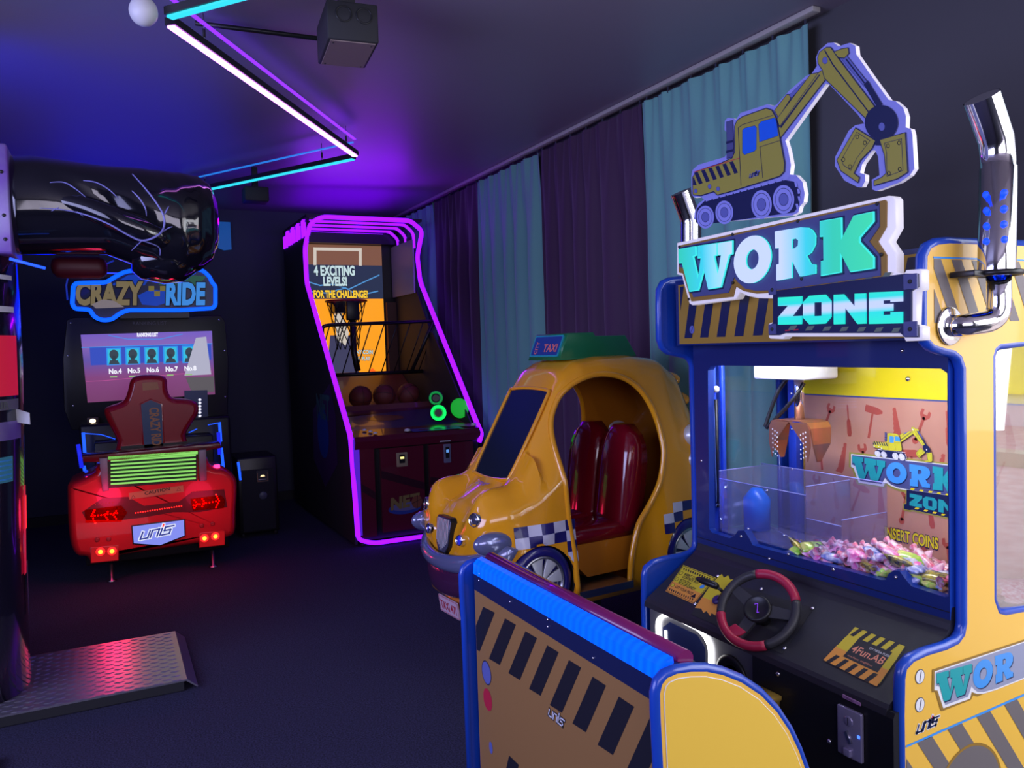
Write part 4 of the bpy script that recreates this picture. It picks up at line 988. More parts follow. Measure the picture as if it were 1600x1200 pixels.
# ================================================================ candies (each wrapped sweet is its own thing)
rnd = random.Random(5)
cand_m = {}
def cm(n, c, c2=None, sc=60): 
    if n not in cand_m: cand_m[n] = mat('wrap_'+n, c, 0.25, coat=0.5, noise=(sc, c2) if c2 else None)
    return cand_m[n]
def meshobj_local(b, name):
    return b.build(name)
def bag(name, m, w=0.055, h=0.035):
    b = B(); S = []
    for i in range(9):
        t = i/8; x = (t-.5)*w*1.25; e = math.sin(pi*t)**0.5 if 0 < t < 1 else 0
        hw = h*.5*(0.85+0.15*e)+(0.002 if i in (0, 8) else 0); th = 0.0012+0.011*e
        S.append([V((x, hw*cos(a)*1.0, th*sin(a)+0.0008*((i*j) % 3))) for j, a in enumerate([2*pi*k/12 for k in range(12)])])
    b.loft(S, m); return b.build(name)
def twist(name, m):
    b = B(); b.ball((0, 0, 0), 0.014, m, 14, (1.25, 1, .9))
    for s in (-1, 1): b.tube([V((s*0.015, 0, 0)), V((s*0.020, 0, 0)), V((s*0.034, 0, 0))], [0.004, 0.004, 0.013], m, 7, caps=False)
    return b.build(name)
def roll(name, m, L=0.10, r=0.011):
    b = B(); b.tube([V((-L/2-0.012, 0, 0)), V((-L/2, 0, 0)), V((-L/2+.006, 0, 0)), V((L/2-.006, 0, 0)), V((L/2, 0, 0)), V((L/2+.012, 0, 0))], [0.010, 0.004, r, r, 0.004, 0.010], m, 10, caps=False); return b.build(name)
KINDS = [
    ('candy_roll', lambda n: roll(n, cm('pinkstripe', (0.75, 0.05, 0.15), (0.85, 0.7, 0.75), 70)), 'red and white striped candy roll in clear wrapper in the heap', 'candy', 30),
    ('candy_bag', lambda n: bag(n, cm('lime', (0.25, 0.65, 0.05), (0.75, 0.75, 0.2), 50)), 'small lime green candy bag in the heap behind glass', 'candy bag', 11),
    ('candy_bag', lambda n: bag(n, cm('pink', (0.85, 0.12, 0.45), (0.9, 0.6, 0.75), 50)), 'pink candy bag with pale print in the heap behind glass', 'candy bag', 26),
    ('candy_bag', lambda n: bag(n, cm('blueprint', (0.05, 0.12, 0.55), (0.8, 0.8, 0.9), 60)), 'blue and white candy bag in the heap behind glass', 'candy bag', 18),
    ('candy_bag', lambda n: bag(n, cm('darkbag', (0.03, 0.02, 0.05), (0.6, 0.5, 0.05), 60), 0.06, 0.045), 'black and yellow candy bag in the heap behind glass', 'candy bag', 9),
    ('twist_candy', lambda n: twist(n, cm('clear', (0.75, 0.72, 0.8), (0.8, 0.15, 0.3), 80)), 'small pale twist-wrapped sweet in the heap behind glass', 'sweet', 30),
    ('twist_candy', lambda n: twist(n, cm('amber', (0.75, 0.32, 0.10), (0.8, 0.7, 0.5), 60)), 'orange twist-wrapped sweet in the heap behind glass', 'sweet', 10),
    ('twist_candy', lambda n: twist(n, cm('violetw', (0.3, 0.12, 0.55), (0.75, 0.7, 0.85), 60)), 'violet twist-wrapped sweet in the heap behind glass', 'sweet', 12)]
def heap(x, y):   # height of the heap
    return 0.755 + 0.035*max(0, min(1, (2.05-y)/.35)) - 0.075*max(0, min(1, (x-2.17)/0.2)) + 0.012*sin(y*19+x*9)
# a low tray of filling keeps the heap up
b = B(); nx, ny_ = 10, 16; pts = [[V((2.112+0.47*i/nx, 1.452+0.64*j/ny_, heap(2.112+0.47*i/nx, 1.44+0.66*j/ny_)-0.014 if i else 0.601)) for j in range(ny_+1)] for i in range(nx+1)]
b.loft(pts, cm('fill', (0.5, 0.12, 0.25), (0.7, 0.6, 0.65), 90), closed_ends=False, closed=False)
o = b.build('candy_filling'); o['kind'] = 'stuff'; tag(o, 'mass of mixed candy filling the machine floor under the loose sweets', 'candy')
for (nm, fn, lb, cat, cnt) in KINDS:
    src = None
    for i in range(cnt):
        if i == 0: o = src = fn(nm)
        else: o = src.copy(); COL.objects.link(o)
        front = rnd.random() < 0.65
        x = rnd.uniform(2.125, 2.22) if front else rnd.uniform(2.1, 2.5); y = rnd.uniform(1.48, 2.06)
        if nm == 'candy_roll': y = rnd.uniform(1.52, 1.92); x = rnd.uniform(2.16, 2.26)
        y = max(y, 1.46)
        low_ = rnd.random() < .33
        if low_: x = rnd.uniform(2.12, 2.15)
        o.location = (x, y, .768) if low_ else (x, y, heap(x, y)+rnd.uniform(0.0, 0.022)); o.rotation_euler = (rnd.uniform(-.7, .7), rnd.uniform(-.6, .6), rnd.uniform(0, pi))
        if nm == 'candy_roll': o.rotation_euler = (rnd.uniform(-.2, .2), rnd.uniform(-.5, -.1), rnd.uniform(1.2, 2.4)); o.location.z += 0.006
        s = rnd.uniform(1.0, 1.35); o.scale = (s, s, s)
        tag(o, lb, cat, lb.replace(' in the heap', 's in the heap').replace('candy bags with', 'candy bags with'))
# ================================================================ bench seat of the claw machine
BXX, BN, BF = 0.95, 1.28, 2.24
bn = empty('bench_seat', (1.15, (BN+BF)/2, 0)); tag(bn, 'low booth seat with yellow and blue end panels and glowing blue light bar', 'bench')
fn = Fr((0, BN, 0), (1, 0, 0), (0, 0, 1))
pe = fn.pxs([(1034, 1200), (1030, 1120), (1029, 1085), (1033, 1068), (1042, 1057), (1058, 1050), (1080, 1047), (1105, 1047), (1130, 1052), (1160, 1064), (1190, 1084), (1215, 1110), (1235, 1140), (1250, 1172), (1260, 1200)])
pe = [(pe[0][0]+0.001, 0.02)] + pe + [(1.40, 0.40), (1.42, 0.25), (1.42, 0.02)]
for y, face, nm in ((BN, m_yel, 'end_panel'), (BF+0.02, m_blue, 'end_panel')):
    b = B(); fr = Fr((0, y, 0), (1, 0, 0), (0, 0, 1))
    b.prism(pe, fr, -0.022, 0.0, face, side=m_blue); b.tube([fr.p(p[0], p[1], -0.011) for p in pe], 0.0125, m_blue, 8, closed=True)
    if face is m_yel: b.flat(offset(pe, -0.014), fr, 0.0016, mat('bench_yellow', (0.80, 0.52, 0.06), 0.5)); b.tube([fr.p(p[0], p[1], 0.0005) for p in offset(pe, -0.0135)], 0.0012, m_whitep, 6, closed=True)
    b.build(nm, bn)
fbk = Fr((BXX+0.018, 0, 0), (0, -1, 0), (0, 0, 1))   # back of the seat, seen from the room
zt_ = 0.858
b = B(); b.box((BXX+0.018, BN+0.02, 0.03), (BXX+0.04, BF, zt_-0.02), m_navy); b.box((BXX+0.016, BN+0.021, 0.765), (BXX+0.02, BF-0.001, 0.815), m_navyp)
for (x, y) in ((750, 897), (749, 907), (798, 940), (857, 968), (857, 979), (928, 1028), (1018, 1075), (1018, 1091)):
    a, c = fbk.px(x, y); screw(b, fbk.p(a, c, 0.002), fbk.n, 0.0035, m_chrome)
b.build('back_board', bn)
b = B(); zs_ = 0.768
m_brn = mat('bench_amber_shaded', (0.30, 0.155, 0.05), 0.5)  # amber print with the shade of the back put into its colour
b.prism([(-BF+.002, 0.03), (-BN-.022, 0.03), (-BN-.022, zs_), (-BF+.002, zs_)], fbk, 0.0, 0.0015, m_brn)
TOPS = [((722, 928), (740, 936)), ((756, 948), (774, 957)), ((790, 966), (807, 976)), ((822, 986), (840, 997)), ((856, 1008), (874, 1019)), ((890, 1031), (909, 1043)), ((927, 1057), (948, 1071)), ((968, 1088), (992, 1104)), ((1016, 1122), (1042, 1140))]
for k, (p, q) in enumerate(TOPS):
    dx, dy = 22+1.6*k, 58+2.5*k
    P = clipped(fbk.pxs([p, q, (q[0]-dx, q[1]+dy), (p[0]-dx, p[1]+dy)]), x0=-BF+.004, x1=-BN-.024)
    if len(P) > 2: b.flat(P, fbk, 0.002, m_ink)
for k in range(7):   # lower row of the stripes, below the frame edge
    a = -BF+0.10+0.14*k; b.flat([(a, 0.10), (a+0.06, 0.10), (a+0.17, 0.34), (a+0.11, 0.34)], fbk, 0.002, m_ink)
for (x, y, rx, ry, m) in ((761, 1051, .034, .036, m_navyp), (761, 1051, .031, .033, m_midlil), (763, 1093, .031, .033, m_red), (768, 1168, .012, .018, m_midlil)):
    a, c = fbk.px(x, y); b.flat(ell(a, c, rx, ry, 26), fbk, 0.002+0.0002*(rx < .033), m)
a, c = fbk.px(858, 1105); unis(b, fbk, a, c-0.02, 0.024, m_whitep, m_ink, rot=0.0, d=0.0026)
b.build('printed_back', bn)
g_bar = mat('bar_blue', (0.0, 0.02, 0.3), 0.3, emit=(0.0, 0.10, 1.0), es=1.5)
m = g_bar; nt = m.node_tree; tc = nt.nodes.new('ShaderNodeTexCoord'); wv_ = nt.nodes.new('ShaderNodeTexWave'); wv_.inputs['Scale'].default_value = 11; wv_.bands_direction = 'Y'
cr_ = nt.nodes.new('ShaderNodeValToRGB'); cr_.color_ramp.elements[0].color = (0.0, 0.07, 1, 1); cr_.color_ramp.elements[1].color = (0.0, 0.105, 1, 1)
nt.links.new(tc.outputs['Object'], wv_.inputs['Vector']); nt.links.new(wv_.outputs['Fac'], cr_.inputs['Fac']); nt.links.new(cr_.outputs['Color'], nt.nodes['Principled BSDF'].inputs['Emission Color'])
b = B(); fy_ = Fr((0, BF, 0), (1, 0, 0), (0, 0, 1))
b.prism([(BXX+.014, .815), (BXX+.05, .815), (BXX+.045, .862), (BXX+.03, .858), (BXX+.017, .846)], fy_, 0, BF-BN-.022, g_bar); b.build('light_bar', bn)
b = B(); b.tube([(BXX+0.075, BN+0.02, 0.852), (BXX+0.075, BF, 0.852)], 0.020, mat('plum_vinyl', (0.16, 0.01, 0.09), 0.25, coat=0.5), 14)
b.box((BXX+0.045, BN+0.02, 0.80), (BXX+0.06, BF, 0.85), m_navy); b.build('top_roll', bn)
b = B(); b.box((BXX+0.04, BN+0.02, 0.38), (BXX+0.12, BF, 0.84), m_matte, 0.02); b.build('backrest', bn)
b = B(); b.box((BXX+0.04, BN+0.02, 0.03), (1.38, BF, 0.30), m_navy, 0.005); b.build('seat_box', bn)
b = B(); b.box((BXX+0.12, BN+0.022, 0.30), (1.39, BF-.002, 0.37), m_matte, 0.02); b.build('seat', bn)

# ================================================================ yellow taxi ride
TA = radians(5); TC = V((2.12, 3.81, 0))
tf = V((-cos(TA), -sin(TA), 0)); tl = V((sin(TA), -cos(TA), 0))
def tw(s, t, z): return TC + tf*s + tl*t + V((0, 0, z))
tx = empty('taxi_ride', TC, 0); tag(tx, 'glossy yellow toy taxi ride with red seats and chequered side stripes', 'kiddie ride')
m_car = mat('taxi_yellow', (0.78, 0.33, 0.010), 0.16, coat=0.9)
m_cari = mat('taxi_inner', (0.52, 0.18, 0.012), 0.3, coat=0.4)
m_blk = m_black
# stations: s, z bottom, z top, half width low, half width belt, half width roof, belt z
ST = [(.66, .36, .44, .10, .12, .08, .42), (.65, .30, .56, .20, .22, .15, .48), (.62, .24, .66, .26, .29, .20, .54), (.57, .20, .73, .31, .335, .24, .58), (.49, .19, .775, .355, .365, .255, .62),
      (.42, .19, .81, .38, .375, .255, .64), (.37, .19, .86, .385, .375, .23, .66), (.30, .19, .97, .39, .38, .215, .70), (.20, .19, 1.14, .39, .38, .215, .76), (.12, .19, 1.28, .39, .378, .22, .80), (.05, .19, 1.375, .39, .375, .225, .84),
      (-.04, .19, 1.425, .39, .375, .235, .86), (-.2, .19, 1.445, .39, .375, .245, .88), (-.40, .19, 1.445, .39, .375, .25, .88), (-.58, .19, 1.42, .39, .375, .25, .86), (-.70, .19, 1.34, .39, .375, .24, .82), (-.80, .19, 1.17, .39, .37, .23, .76),
      (-.87, .20, .98, .38, .36, .22, .68), (-.91, .22, .82, .35, .33, .21, .64), (-.93, .27, .72, .30, .28, .19, .54), (-.94, .35, .6, .22, .2, .15, .48)]
def lerp_st(s):
    if s >= ST[0][0]: return ST[0]
    for A, C in zip(ST, ST[1:]):
        if A[0] >= s >= C[0]:
            t = (A[0]-s)/(A[0]-C[0]); return tuple(a+(c-a)*t for a, c in zip(A, C))
    return ST[-1]
def sec(s, sh=0.0, n=6):
    _, zb, zt, wl, wb, wr, bz = lerp_st(s)
    zb += sh; zt -= sh; wl -= sh; wb -= sh; wr -= sh*.7
    k = [(0, zb), (wl*.8, zb), (wl*.97, zb+.03), (wl, zb+.12), (wb, min(bz, zt-.1)), (wb*.93+wr*.07, min(bz+.08, zt-.07)), ((wb+wr)/2*1.0, (bz+zt)/2+.02 if zt-bz > .3 else zt-.05), (wr*1.08, zt-.08 if zt-bz > .3 else zt-.022), (wr*.88, zt-.02 if zt-bz > .3 else zt-.004), (wr*.5, zt-.003), (0, zt)]
    pts = smooth_path([V((a, c, 0)) for a, c in k], 3)
    out = [(p.x, p.y) for p in pts]; out += [(-p[0], p[1]) for p in out[-2:0:-1]]
    return out
def bulge(s, t, z):
    """headlamp pods, a raised fender ridge and a bonnet channel"""
    dz = 0; dt = 0; ds = 0
    for c in (-.255, .255):
        g = math.exp(-((t-c)/.085)**2-((s-.56)/.13)**2)
        if z > .56: dz += .075*g; ds += .02*g
    if z > .6 and s > .25: dz -= .035*math.exp(-((abs(t)-.13)/.05)**2)*max(0, 1-abs(s-.5)/.28)
    # fender flare round the wheels
    for c in (.34, -.64):
        r = hypot(s-c, z-.36); g = math.exp(-((r-.2)/.07)**2)
        if abs(t) > .2: dt += .022*g*(1 if t > 0 else -1)
    return s+ds, t+dt, z+dz
def body(sh, s0, s1, n, m, bl=True):
    b = B(); secs = []
    for i in range(n+1):
        s = s0+(s1-s0)*i/n
        S = sec(s, sh); secs.append([tw(*(bulge(s, t, z) if bl else (s, t, z))) for t, z in S])
    b.loft(secs, m); return b
def boolean(o, cutters):
    for c in cutters:
        md = o.modifiers.new('cut', 'BOOLEAN'); md.operation = 'DIFFERENCE'; md.object = c; md.solver = 'EXACT'
        try: md.material_mode = 'TRANSFER'
        except Exception: pass
    dg = bpy.context.evaluated_depsgraph_get(); dg.update()
    me = bpy.data.meshes.new_from_object(o.evaluated_get(dg), preserve_all_data_layers=True, depsgraph=dg)
    o.modifiers.clear(); o.data = me
    for c in cutters: bpy.data.objects.remove(c)
    return o
car = body(0.0, .66, -.94, 74, m_car).build('body_shell')
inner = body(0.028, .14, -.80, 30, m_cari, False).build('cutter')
fside = Fr(tw(0, 0, 0), tf, V((0, 0, 1)))   # u forward, v up, n = tf x z
SGN = 1 if fside.n.dot(tl) > 0 else -1
arch = [(.135, .275), (.150, .50), (.165, .72), (.175, .93), (.168, 1.06), (.135, 1.17), (.075, 1.26), (-.02, 1.32), (-.13, 1.345), (-.25, 1.335), (-.35, 1.29), (-.425, 1.21), (-.47, 1.10), (-.485, .97), (-.475, .86), (-.44, .75), (-.36, .64), (-.29, .56), (-.25, .46), (-.225, .36), (-.215, .275)]
arch_s = [(p.x, p.y) for p in smooth_path([V((a, c, 0)) for a, c in arch], 4)]
b = B(); b.prism(arch_s, fside, -1, 1, m_cari); c1 = b.build('cutter')
# windscreen: prism through the sloping front
w0, w1 = V(tw(.385, 0, .84)), V(tw(.125, 0, 1.275)); wv2 = (w1-w0).normalized()
fwn = Fr(tw(.385, 0, .84), -tl, wv2); 
if fwn.n.dot(tf) < 0: fwn = Fr(tw(.385, 0, .84), tl, wv2)
Lw = (w1-w0).length
wpoly = [(p.x, p.y) for p in smooth_path([V(q+(0,)) for q in [(-.155, .0), (0, -.012), (.155, .0), (.18, .03), (.19, Lw*.5), (.19, Lw-.03), (.17, Lw), (0, Lw+.01), (-.17, Lw), (-.19, Lw-.03), (-.19, Lw*.5), (-.18, .03)]], 3, True)]
b = B(); b.prism(wpoly, fwn, -.30, .12, m_cari); c2 = b.build('cutter')
cut = [inner, c1, c2]
for sgn in (1, -1):
    for s in (.34, -.64):
        b = B(); b.tube([tw(s, sgn*.24, .355), tw(s, sgn*.60, .355)], .188, m_black, 40); cut.append(b.build('cutter'))
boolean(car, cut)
me = car.data
from mathutils.bvhtree import BVHTree
car_bvh = BVHTree.FromPolygons([v.co.copy() for v in me.vertices], [list(p.vertices) for p in me.polygons])
me.transform(inv(tx)); car.parent = tx
try:
    for p in me.polygons: p.use_smooth = True
    me.set_sharp_from_angle(angle=radians(38))
except Exception: pass
def surf_t(s, z):
    """half width of the body at (s, z), with the fender flare"""
    S = sec(s); best = 0
    n = len(S)
    for i in range(n):
        (t0, z0), (t1, z1) = S[i], S[(i+1) % n]
        if t0 >= 0 and t1 >= 0 and min(z0, z1)-1e-6 <= z <= max(z0, z1)+1e-6 and abs(z1-z0) > 1e-6:
            best = max(best, t0+(t1-t0)*(z-z0)/(z1-z0))
    best = best or .37
    return bulge(s, best, z)[1]
# raised door rim
b = B()
for sg_ in (1, -1):
    P = []
    for (s, z) in arch_s:
        tt = surf_t(s, z)
        P.append(tw(s, sg_*(tt-.006), z))
    b.tube(P, .016, m_car, 8)
b.build('door_rim', tx)
b = B(); b.tube([fwn.p(p[0], p[1], -.005) for p in wpoly], .010, m_car, 8, closed=True); b.build('windscreen_rim', tx)
b = B(); b.prism([(p[0]*.97, p[1]) for p in wpoly], fwn, -.012, -.006, mat('windscreen', (0.012, 0.016, 0.03), 0.04, coat=0.6)); ws_ = b.build('windscreen', tx)
# seats
m_seat = mat('seat_red', (0.20, 0.004, 0.014), 0.16, coat=0.8)
for c in (-.143, .143):
    b = B(); S = []
    for i in range(11):
        z = .50+.56*i/10; top = max(0, (i-6.5)/3.5); hw = .140*math.sqrt(max(0.10, 1-top**3.0)); sb = -.30-.08*(i/10)
        S.append([tw(sb+dx*(1-.4*top), c+dt*hw, z) for dx, dt in ((.0, -.97), (.040, -.86), (.055, -.5), (.058, 0), (.055, .5), (.040, .86), (.0, .97), (-.09, 1), (-.09, -1))])
    b.loft(S, m_seat); b.build('seat_back', tx)
    b = B(); S = []
    for i in range(8):
        s = .10-.42*i/7; e = min(1, (i+.4)/1.5); S.append([tw(s, c+dt*.128, .505+dz*e) for dt, dz in ((-1, -.03), (-1, .02), (-.8, .045), (0, .052), (.8, .045), (1, .02), (1, -.03))])
    b.loft(S, m_seat); b.build('seat_cushion', tx)
b = B(); S = []
for (s0_, z) in ((.09, .475), (.085, .40), (.02, .34), (-.02, .30)): S.append([tw(s0_, -.29, z), tw(s0_, .28, z), tw(-.40, .28, z), tw(-.40, -.29, z)])
b.loft(S, m_cari, smooth=False); b.build('seat_base', tx)
b = B(); b.prism([(.13, .262), (.13, .278), (-.21, .278), (-.21, .262)], fside, SGN*-.30, SGN*.415, m_steel)
b.prism([(.132, .245), (.132, .282), (-.21, .282), (-.21, .245)], fside, SGN*.405, SGN*.42, m_steel); b.build('step_plate', tx)
# wheels
m_tyre = mat('tyre_navy', (0.015, 0.012, 0.13), 0.25, coat=0.6); m_hub = mat('hub_grey', (0.62, 0.64, 0.68), 0.3, 0.3); m_hubd = mat('hub_dark', (0.05, 0.05, 0.06), 0.5)
def tyre():
    b = B(); b.lathe([(.10, -.03), (.135, -.03), (.165, -.025), (.178, -.01), (.178, .03), (.170, .045), (.140, .052), (.132, .048), (.128, .03), (.10, .02)], m_tyre, seg=48)
    return b
def rim():
    b = B(); b.lathe([(.132, .044), (.127, .050), (.119, .047), (.115, .03)], m_steel, seg=48, closed=True); b.lathe([(.116, .018), (.0001, .018)], m_hubd, seg=32, closed=True)
    b.lathe([(.024, .02), (.022, .046), (.0001, .050)], m_hub, seg=20)
    F = Fr((0, 0, 0), (1, 0, 0), (0, 1, 0))
    for k in range(8):
        a = 2*pi*k/8+.2
        def r_(r, w): return [(r*cos(a)-w*sin(a), r*sin(a)+w*cos(a)), (r*cos(a)+w*sin(a), r*sin(a)-w*cos(a))]
        i0, o0 = r_(.02, .008), r_(.118, .034); b.prism([i0[0], i0[1], o0[1], o0[0]], F, .024, .042, m_hub, bev=.003)
    return b
first = None
for sgn in (1, -1):
    for s in (.34, -.64):
        wobj = empty('wheel', (0, 0, 0)); wobj.parent = tx
        n = tl*sgn; wobj.rotation_euler = n.to_track_quat('Z', 'Y').to_euler(); wobj.location = tw(s, sgn*.355, .36) - TC
        if first is None:
            tb = tyre(); o1 = tb.build('tyre', wobj, world=False); rb = rim(); o2 = rb.build('rim', wobj, world=False); first = (o1, o2)
        else:
            for o in first: c = o.copy(); COL.objects.link(c); c.parent = wobj
# chequered bands
m_chk = mat('chequer_white', (0.55, 0.55, 0.68), 0.3, coat=0.4); m_chb = mat('chequer_navy', (0.015, 0.012, 0.12), 0.3, coat=0.4)
def patch(b, sz, m, sg_, lift):
    """quad on the body side given by 4 (s,z) corners, draped on the surface"""
    N = 4; vs = []; fs_ = []
    for i in range(N+1):
        for j in range(N+1):
            u, v = i/N, j/N
            s = (sz[0][0]*(1-u)+sz[1][0]*u)*(1-v)+(sz[3][0]*(1-u)+sz[2][0]*u)*v; z = (sz[0][1]*(1-u)+sz[1][1]*u)*(1-v)+(sz[3][1]*(1-u)+sz[2][1]*u)*v
            o_ = tw(s, sg_*.8, z); h_ = car_bvh.ray_cast(o_, -tl*sg_); d_ = h_[3] if h_[0] is not None and h_[3] < .6 else .8-surf_t(s, z); vs.append(o_-tl*sg_*(d_-.003))
    for i in range(N):
        for j in range(N): fs_.append((i*(N+1)+j, (i+1)*(N+1)+j, (i+1)*(N+1)+j+1, i*(N+1)+j+1))
    b.faces(vs, fs_, m, True)
for sg_ in (1, -1):
    b = B()
    for i in range(5):
        for j in range(4):
            s0_, s1_ = .475-.072*i, .475-.072*(i+1); z0_, z1_ = .645-.052*j, .645-.052*(j+1)
            if i >= 4: s1_ = .128
            mx_ = ((s0_+s1_)/2, (z0_+z1_)/2)
            if hypot(mx_[0]-.34, mx_[1]-.36) < .208: continue
            patch(b, [(s0_, z0_), (s1_, z0_), (s1_, z1_), (s0_, z1_)], m_chb if (i+j) % 2 == 0 else m_chk, sg_, .005)
    b.build('chequered_band', tx); b = B()
    for i in range(5):
        for j in range(4):
            s0_, s1_ = -.445-.072*i, -.445-.072*(i+1); z0_, z1_ = .640-.052*j, .640-.052*(j+1)
            mx_ = ((s0_+s1_)/2, (z0_+z1_)/2)
            if hypot(mx_[0]+.64, mx_[1]-.36) < .208 or s1_ < -.84 or (i == 0 and j in (0, 3)): continue
            patch(b, [(s0_, z0_), (s1_, z0_), (s1_, z1_), (s0_, z1_)], m_chb if (i+j) % 2 == 0 else m_chk, sg_, .005)
    b.build('chequered_band', tx)
# bumper: purple-silver smile that wraps round the nose
m_bmp = mat('bumper_lilac', (0.20, 0.22, 0.42), 0.18, 0.5, coat=0.6); m_bmpd = mat('bumper_plum', (0.05, 0.012, 0.05), 0.25, coat=0.5)
def nose(t, z, off):   # front surface point at lateral t, height z
    s = .66
    while s > .2:
        S = sec(s); zz = [q for q in S]
        w_ = surf_t(s, z) if lerp_st(s)[1] < z < lerp_st(s)[2] else 0
        if w_ >= abs(t) and w_ > 0: break
        s -= .004
    return s+off
b = B(); S = []
N = 30
for i in range(N+1):
    u = -1+2*i/N; ang_ = u*pi*.56
    ang_ = u*pi*.5; t = .39*sin(ang_); s = .47+.225*cos(ang_)
    zc = .45+.09*abs(u)**1.8; hh_ = .040+.018*abs(u)-.05*max(0, abs(u)-.85)/.15; th = .030*(1-max(0, abs(u)-.8)*3.5)
    nrm2 = (tf*cos(ang_)*1.0 + tl*sin(ang_)).normalized(); c = tw(s, t, zc)
    S.append([c + nrm2*th*cos(a) + V((0, 0, 1))*hh_*sin(a) for a in [2*pi*k/12 for k in range(12)]])
b.loft(S, m_bmp); b.build('bumper', tx)
b = B(); S = []
for i in range(N+1):
    u = -1+2*i/N; ang_ = u*pi*.48; t = .37*sin(ang_); s = .44+.235*cos(ang_); zc = .35+.07*abs(u)**1.6; nrm2 = (tf*cos(ang_)+tl*sin(ang_)).normalized(); c = tw(s, t, zc)
    S.append([c + nrm2*.022*cos(a) + V((0, 0, 1))*.075*sin(a) for a in [2*pi*k/12 for k in range(12)]])
b.loft(S, m_bmpd); b.build('lower_bumper', tx)
# chin with licence plate
b = B(); S = []
for i in range(13):
    u = -1+2*i/12; ang_ = u*pi*.42; t = .26*sin(ang_); s = .42+.22*cos(ang_); c = tw(s, t, 0)
    S.append([c+V((0, 0, .27)), c+V((0, 0, .20))-tf*.01, c+V((0, 0, .13))-tf*.05, c-tf*.12+V((0, 0, .13)), c-tf*.12+V((0, 0, .27))])
b.loft(S, mat('chin_orange', (0.50, 0.16, 0.03), 0.25, coat=0.5)); b.build('chin', tx)
fp = Fr(tw(.628, -.0, .205), tl if Fr((0, 0, 0), tl, (0, 0, 1)).n.dot(tf) > 0 else -tl, (V((0, 0, 1))+tf*.15))
b = B(); b.prism(rrect(-.105, -.045, .105, .045, .006), fp, 0.012, 0.018, mat('plate_pink', (0.62, 0.45, 0.55), 0.4))
for q in stroke([(-.10, -.04), (.10, -.04), (.10, .04), (-.10, .04), (-.10, -.04)], .003): b.flat(q, fp, .0185, m_red)
b.text('TAXI 471', fp, 0, -.024, .062, m_red, .019, bold=.02, align='CENTER', xs=.72); b.build('licence_plate', tx)
# grille and lamps
TLu = fp.u
def lamp(t, z, r, m_in, name, s=None):
    s = s if s is not None else nose(t, z, 0)
    n = (tf+tl*(t*.9)+V((0, 0, .15))).normalized(); q = n.to_track_quat('Z', 'Y').to_matrix().to_4x4(); c = tw(s, t, z)
    b = B(); b.lathe([(r, -.03), (r*1.05, .006), (r*.93, .014), (r*.84, .006)], m_chrome, Matrix.Translation(c) @ q, 24, closed=True); b.lathe([(r*.84, .004), (r*.5, .010), (r*.3, .012), (.0001, .012)], m_in, Matrix.Translation(c) @ q, 20, closed=True); b.build(name, tx)
m_lens = mat('lens_dark', (0.05, 0.05, 0.09), 0.1, coat=1.0)
m_lensb = mat('lens_blue', (0.03, 0.04, 0.5), 0.1, coat=1.0, emit=(0.02, 0.02, 0.6), es=0.4)
lamp(.265, .685, .034, m_lens, 'headlamp', .622); lamp(-.265, .685, .034, m_lens, 'headlamp', .622); lamp(.17, .575, .026, m_lensb, 'fog_lamp', .655); lamp(-.17, .575, .026, m_lensb, 'fog_lamp', .655)
fg2 = Fr(tw(.662, 0, .585), fp.u, (V((0, 0, 1))-tf*.12)); b = B()
gp = [(-.06, .075), (.06, .075), (.075, .06), (.06, -.06), (.035, -.095), (-.035, -.095), (-.06, -.06), (-.075, .06)]
b.prism(gp, fg2, -.03, .004, mat('grille_grey', (0.10, 0.10, 0.17), 0.25, 0.5), bev=.002); b.prism(offset(gp, .006), fg2, -.032, .0, m_black)
for k in range(9): b.prism([(-.058+.0143*k, -.085+.04*abs(k-4)/4), (-.054+.0143*k, -.085+.04*abs(k-4)/4), (-.054+.0143*k, .07), (-.058+.0143*k, .07)], fg2, .004, .008, m_hub)
b.build('grille', tx)
# silver side bulge behind the bumper and rear side pods
b = B()
Mr = Matrix(((tf.x, tl.x, 0, 0), (tf.y, tl.y, 0, 0), (0, 0, 1, 0), (0, 0, 0, 1)))
for sg_ in (1, -1):
    b = B(); b.ball((0, 0, 0), 1, m_bmp, 24, (.115, .042, .060), Matrix.Translation(tw(.565, sg_*.345, .575)) @ Mr @ Matrix.Rotation(radians(-6), 4, 'Y')); b.build('fender_pod', tx)
for (s, z) in ((-.735, .985), (-.735, .855)):
    for sg_ in (1, -1):
        b = B(); b.ball((0, 0, 0), 1, m_hub, 24, (.085, .07, .064), Matrix.Translation(tw(s, sg_*.345, z)) @ Mr); b.build('silver_roll', tx)
b = B()
for (s, z, r) in ((-.80, 1.28, .07), (-.87, 1.16, .07), (-.90, 1.04, .05)): b.ball((0, 0, 0), 1, m_car, 18, (r*.9, .16, r*.7), Matrix.Translation(tw(s, 0, z)) @ Mr @ Matrix.Rotation(radians(40), 4, 'Y'))
b.build('back_crest', tx)
# roof sign
m_grn = mat('roof_green', (0.01, 0.16, 0.055), 0.35, coat=0.4)
def rs(s, z): return (s, z)
rp = [(.03, 1.425), (-.03, 1.565), (-.20, 1.568), (-.215, 1.548), (-.42, 1.548), (-.50, 1.43)]
b = B(); b.prism(rp, fside, -.15, .15, m_grn, bev=.006); rso = b.build('roof_sign', tx)
fv = Fr(tw(.025, 0, 1.43), fp.u, (tw(-.03, 0, 1.565)-tw(.03, 0, 1.425)))
b = B(); m_tq = mat('turquoise_frame', (0.02, 0.30, 0.34), 0.3, coat=0.5)
fsn = Fr(tw(0, SGN*0, 0)+tl*.1515, tf, V((0, 0, 1))); 
if fsn.n.dot(tl) < 0: fsn = Fr(tw(0, 0, 0)+tl*.1515, -tf, V((0, 0, 1)))
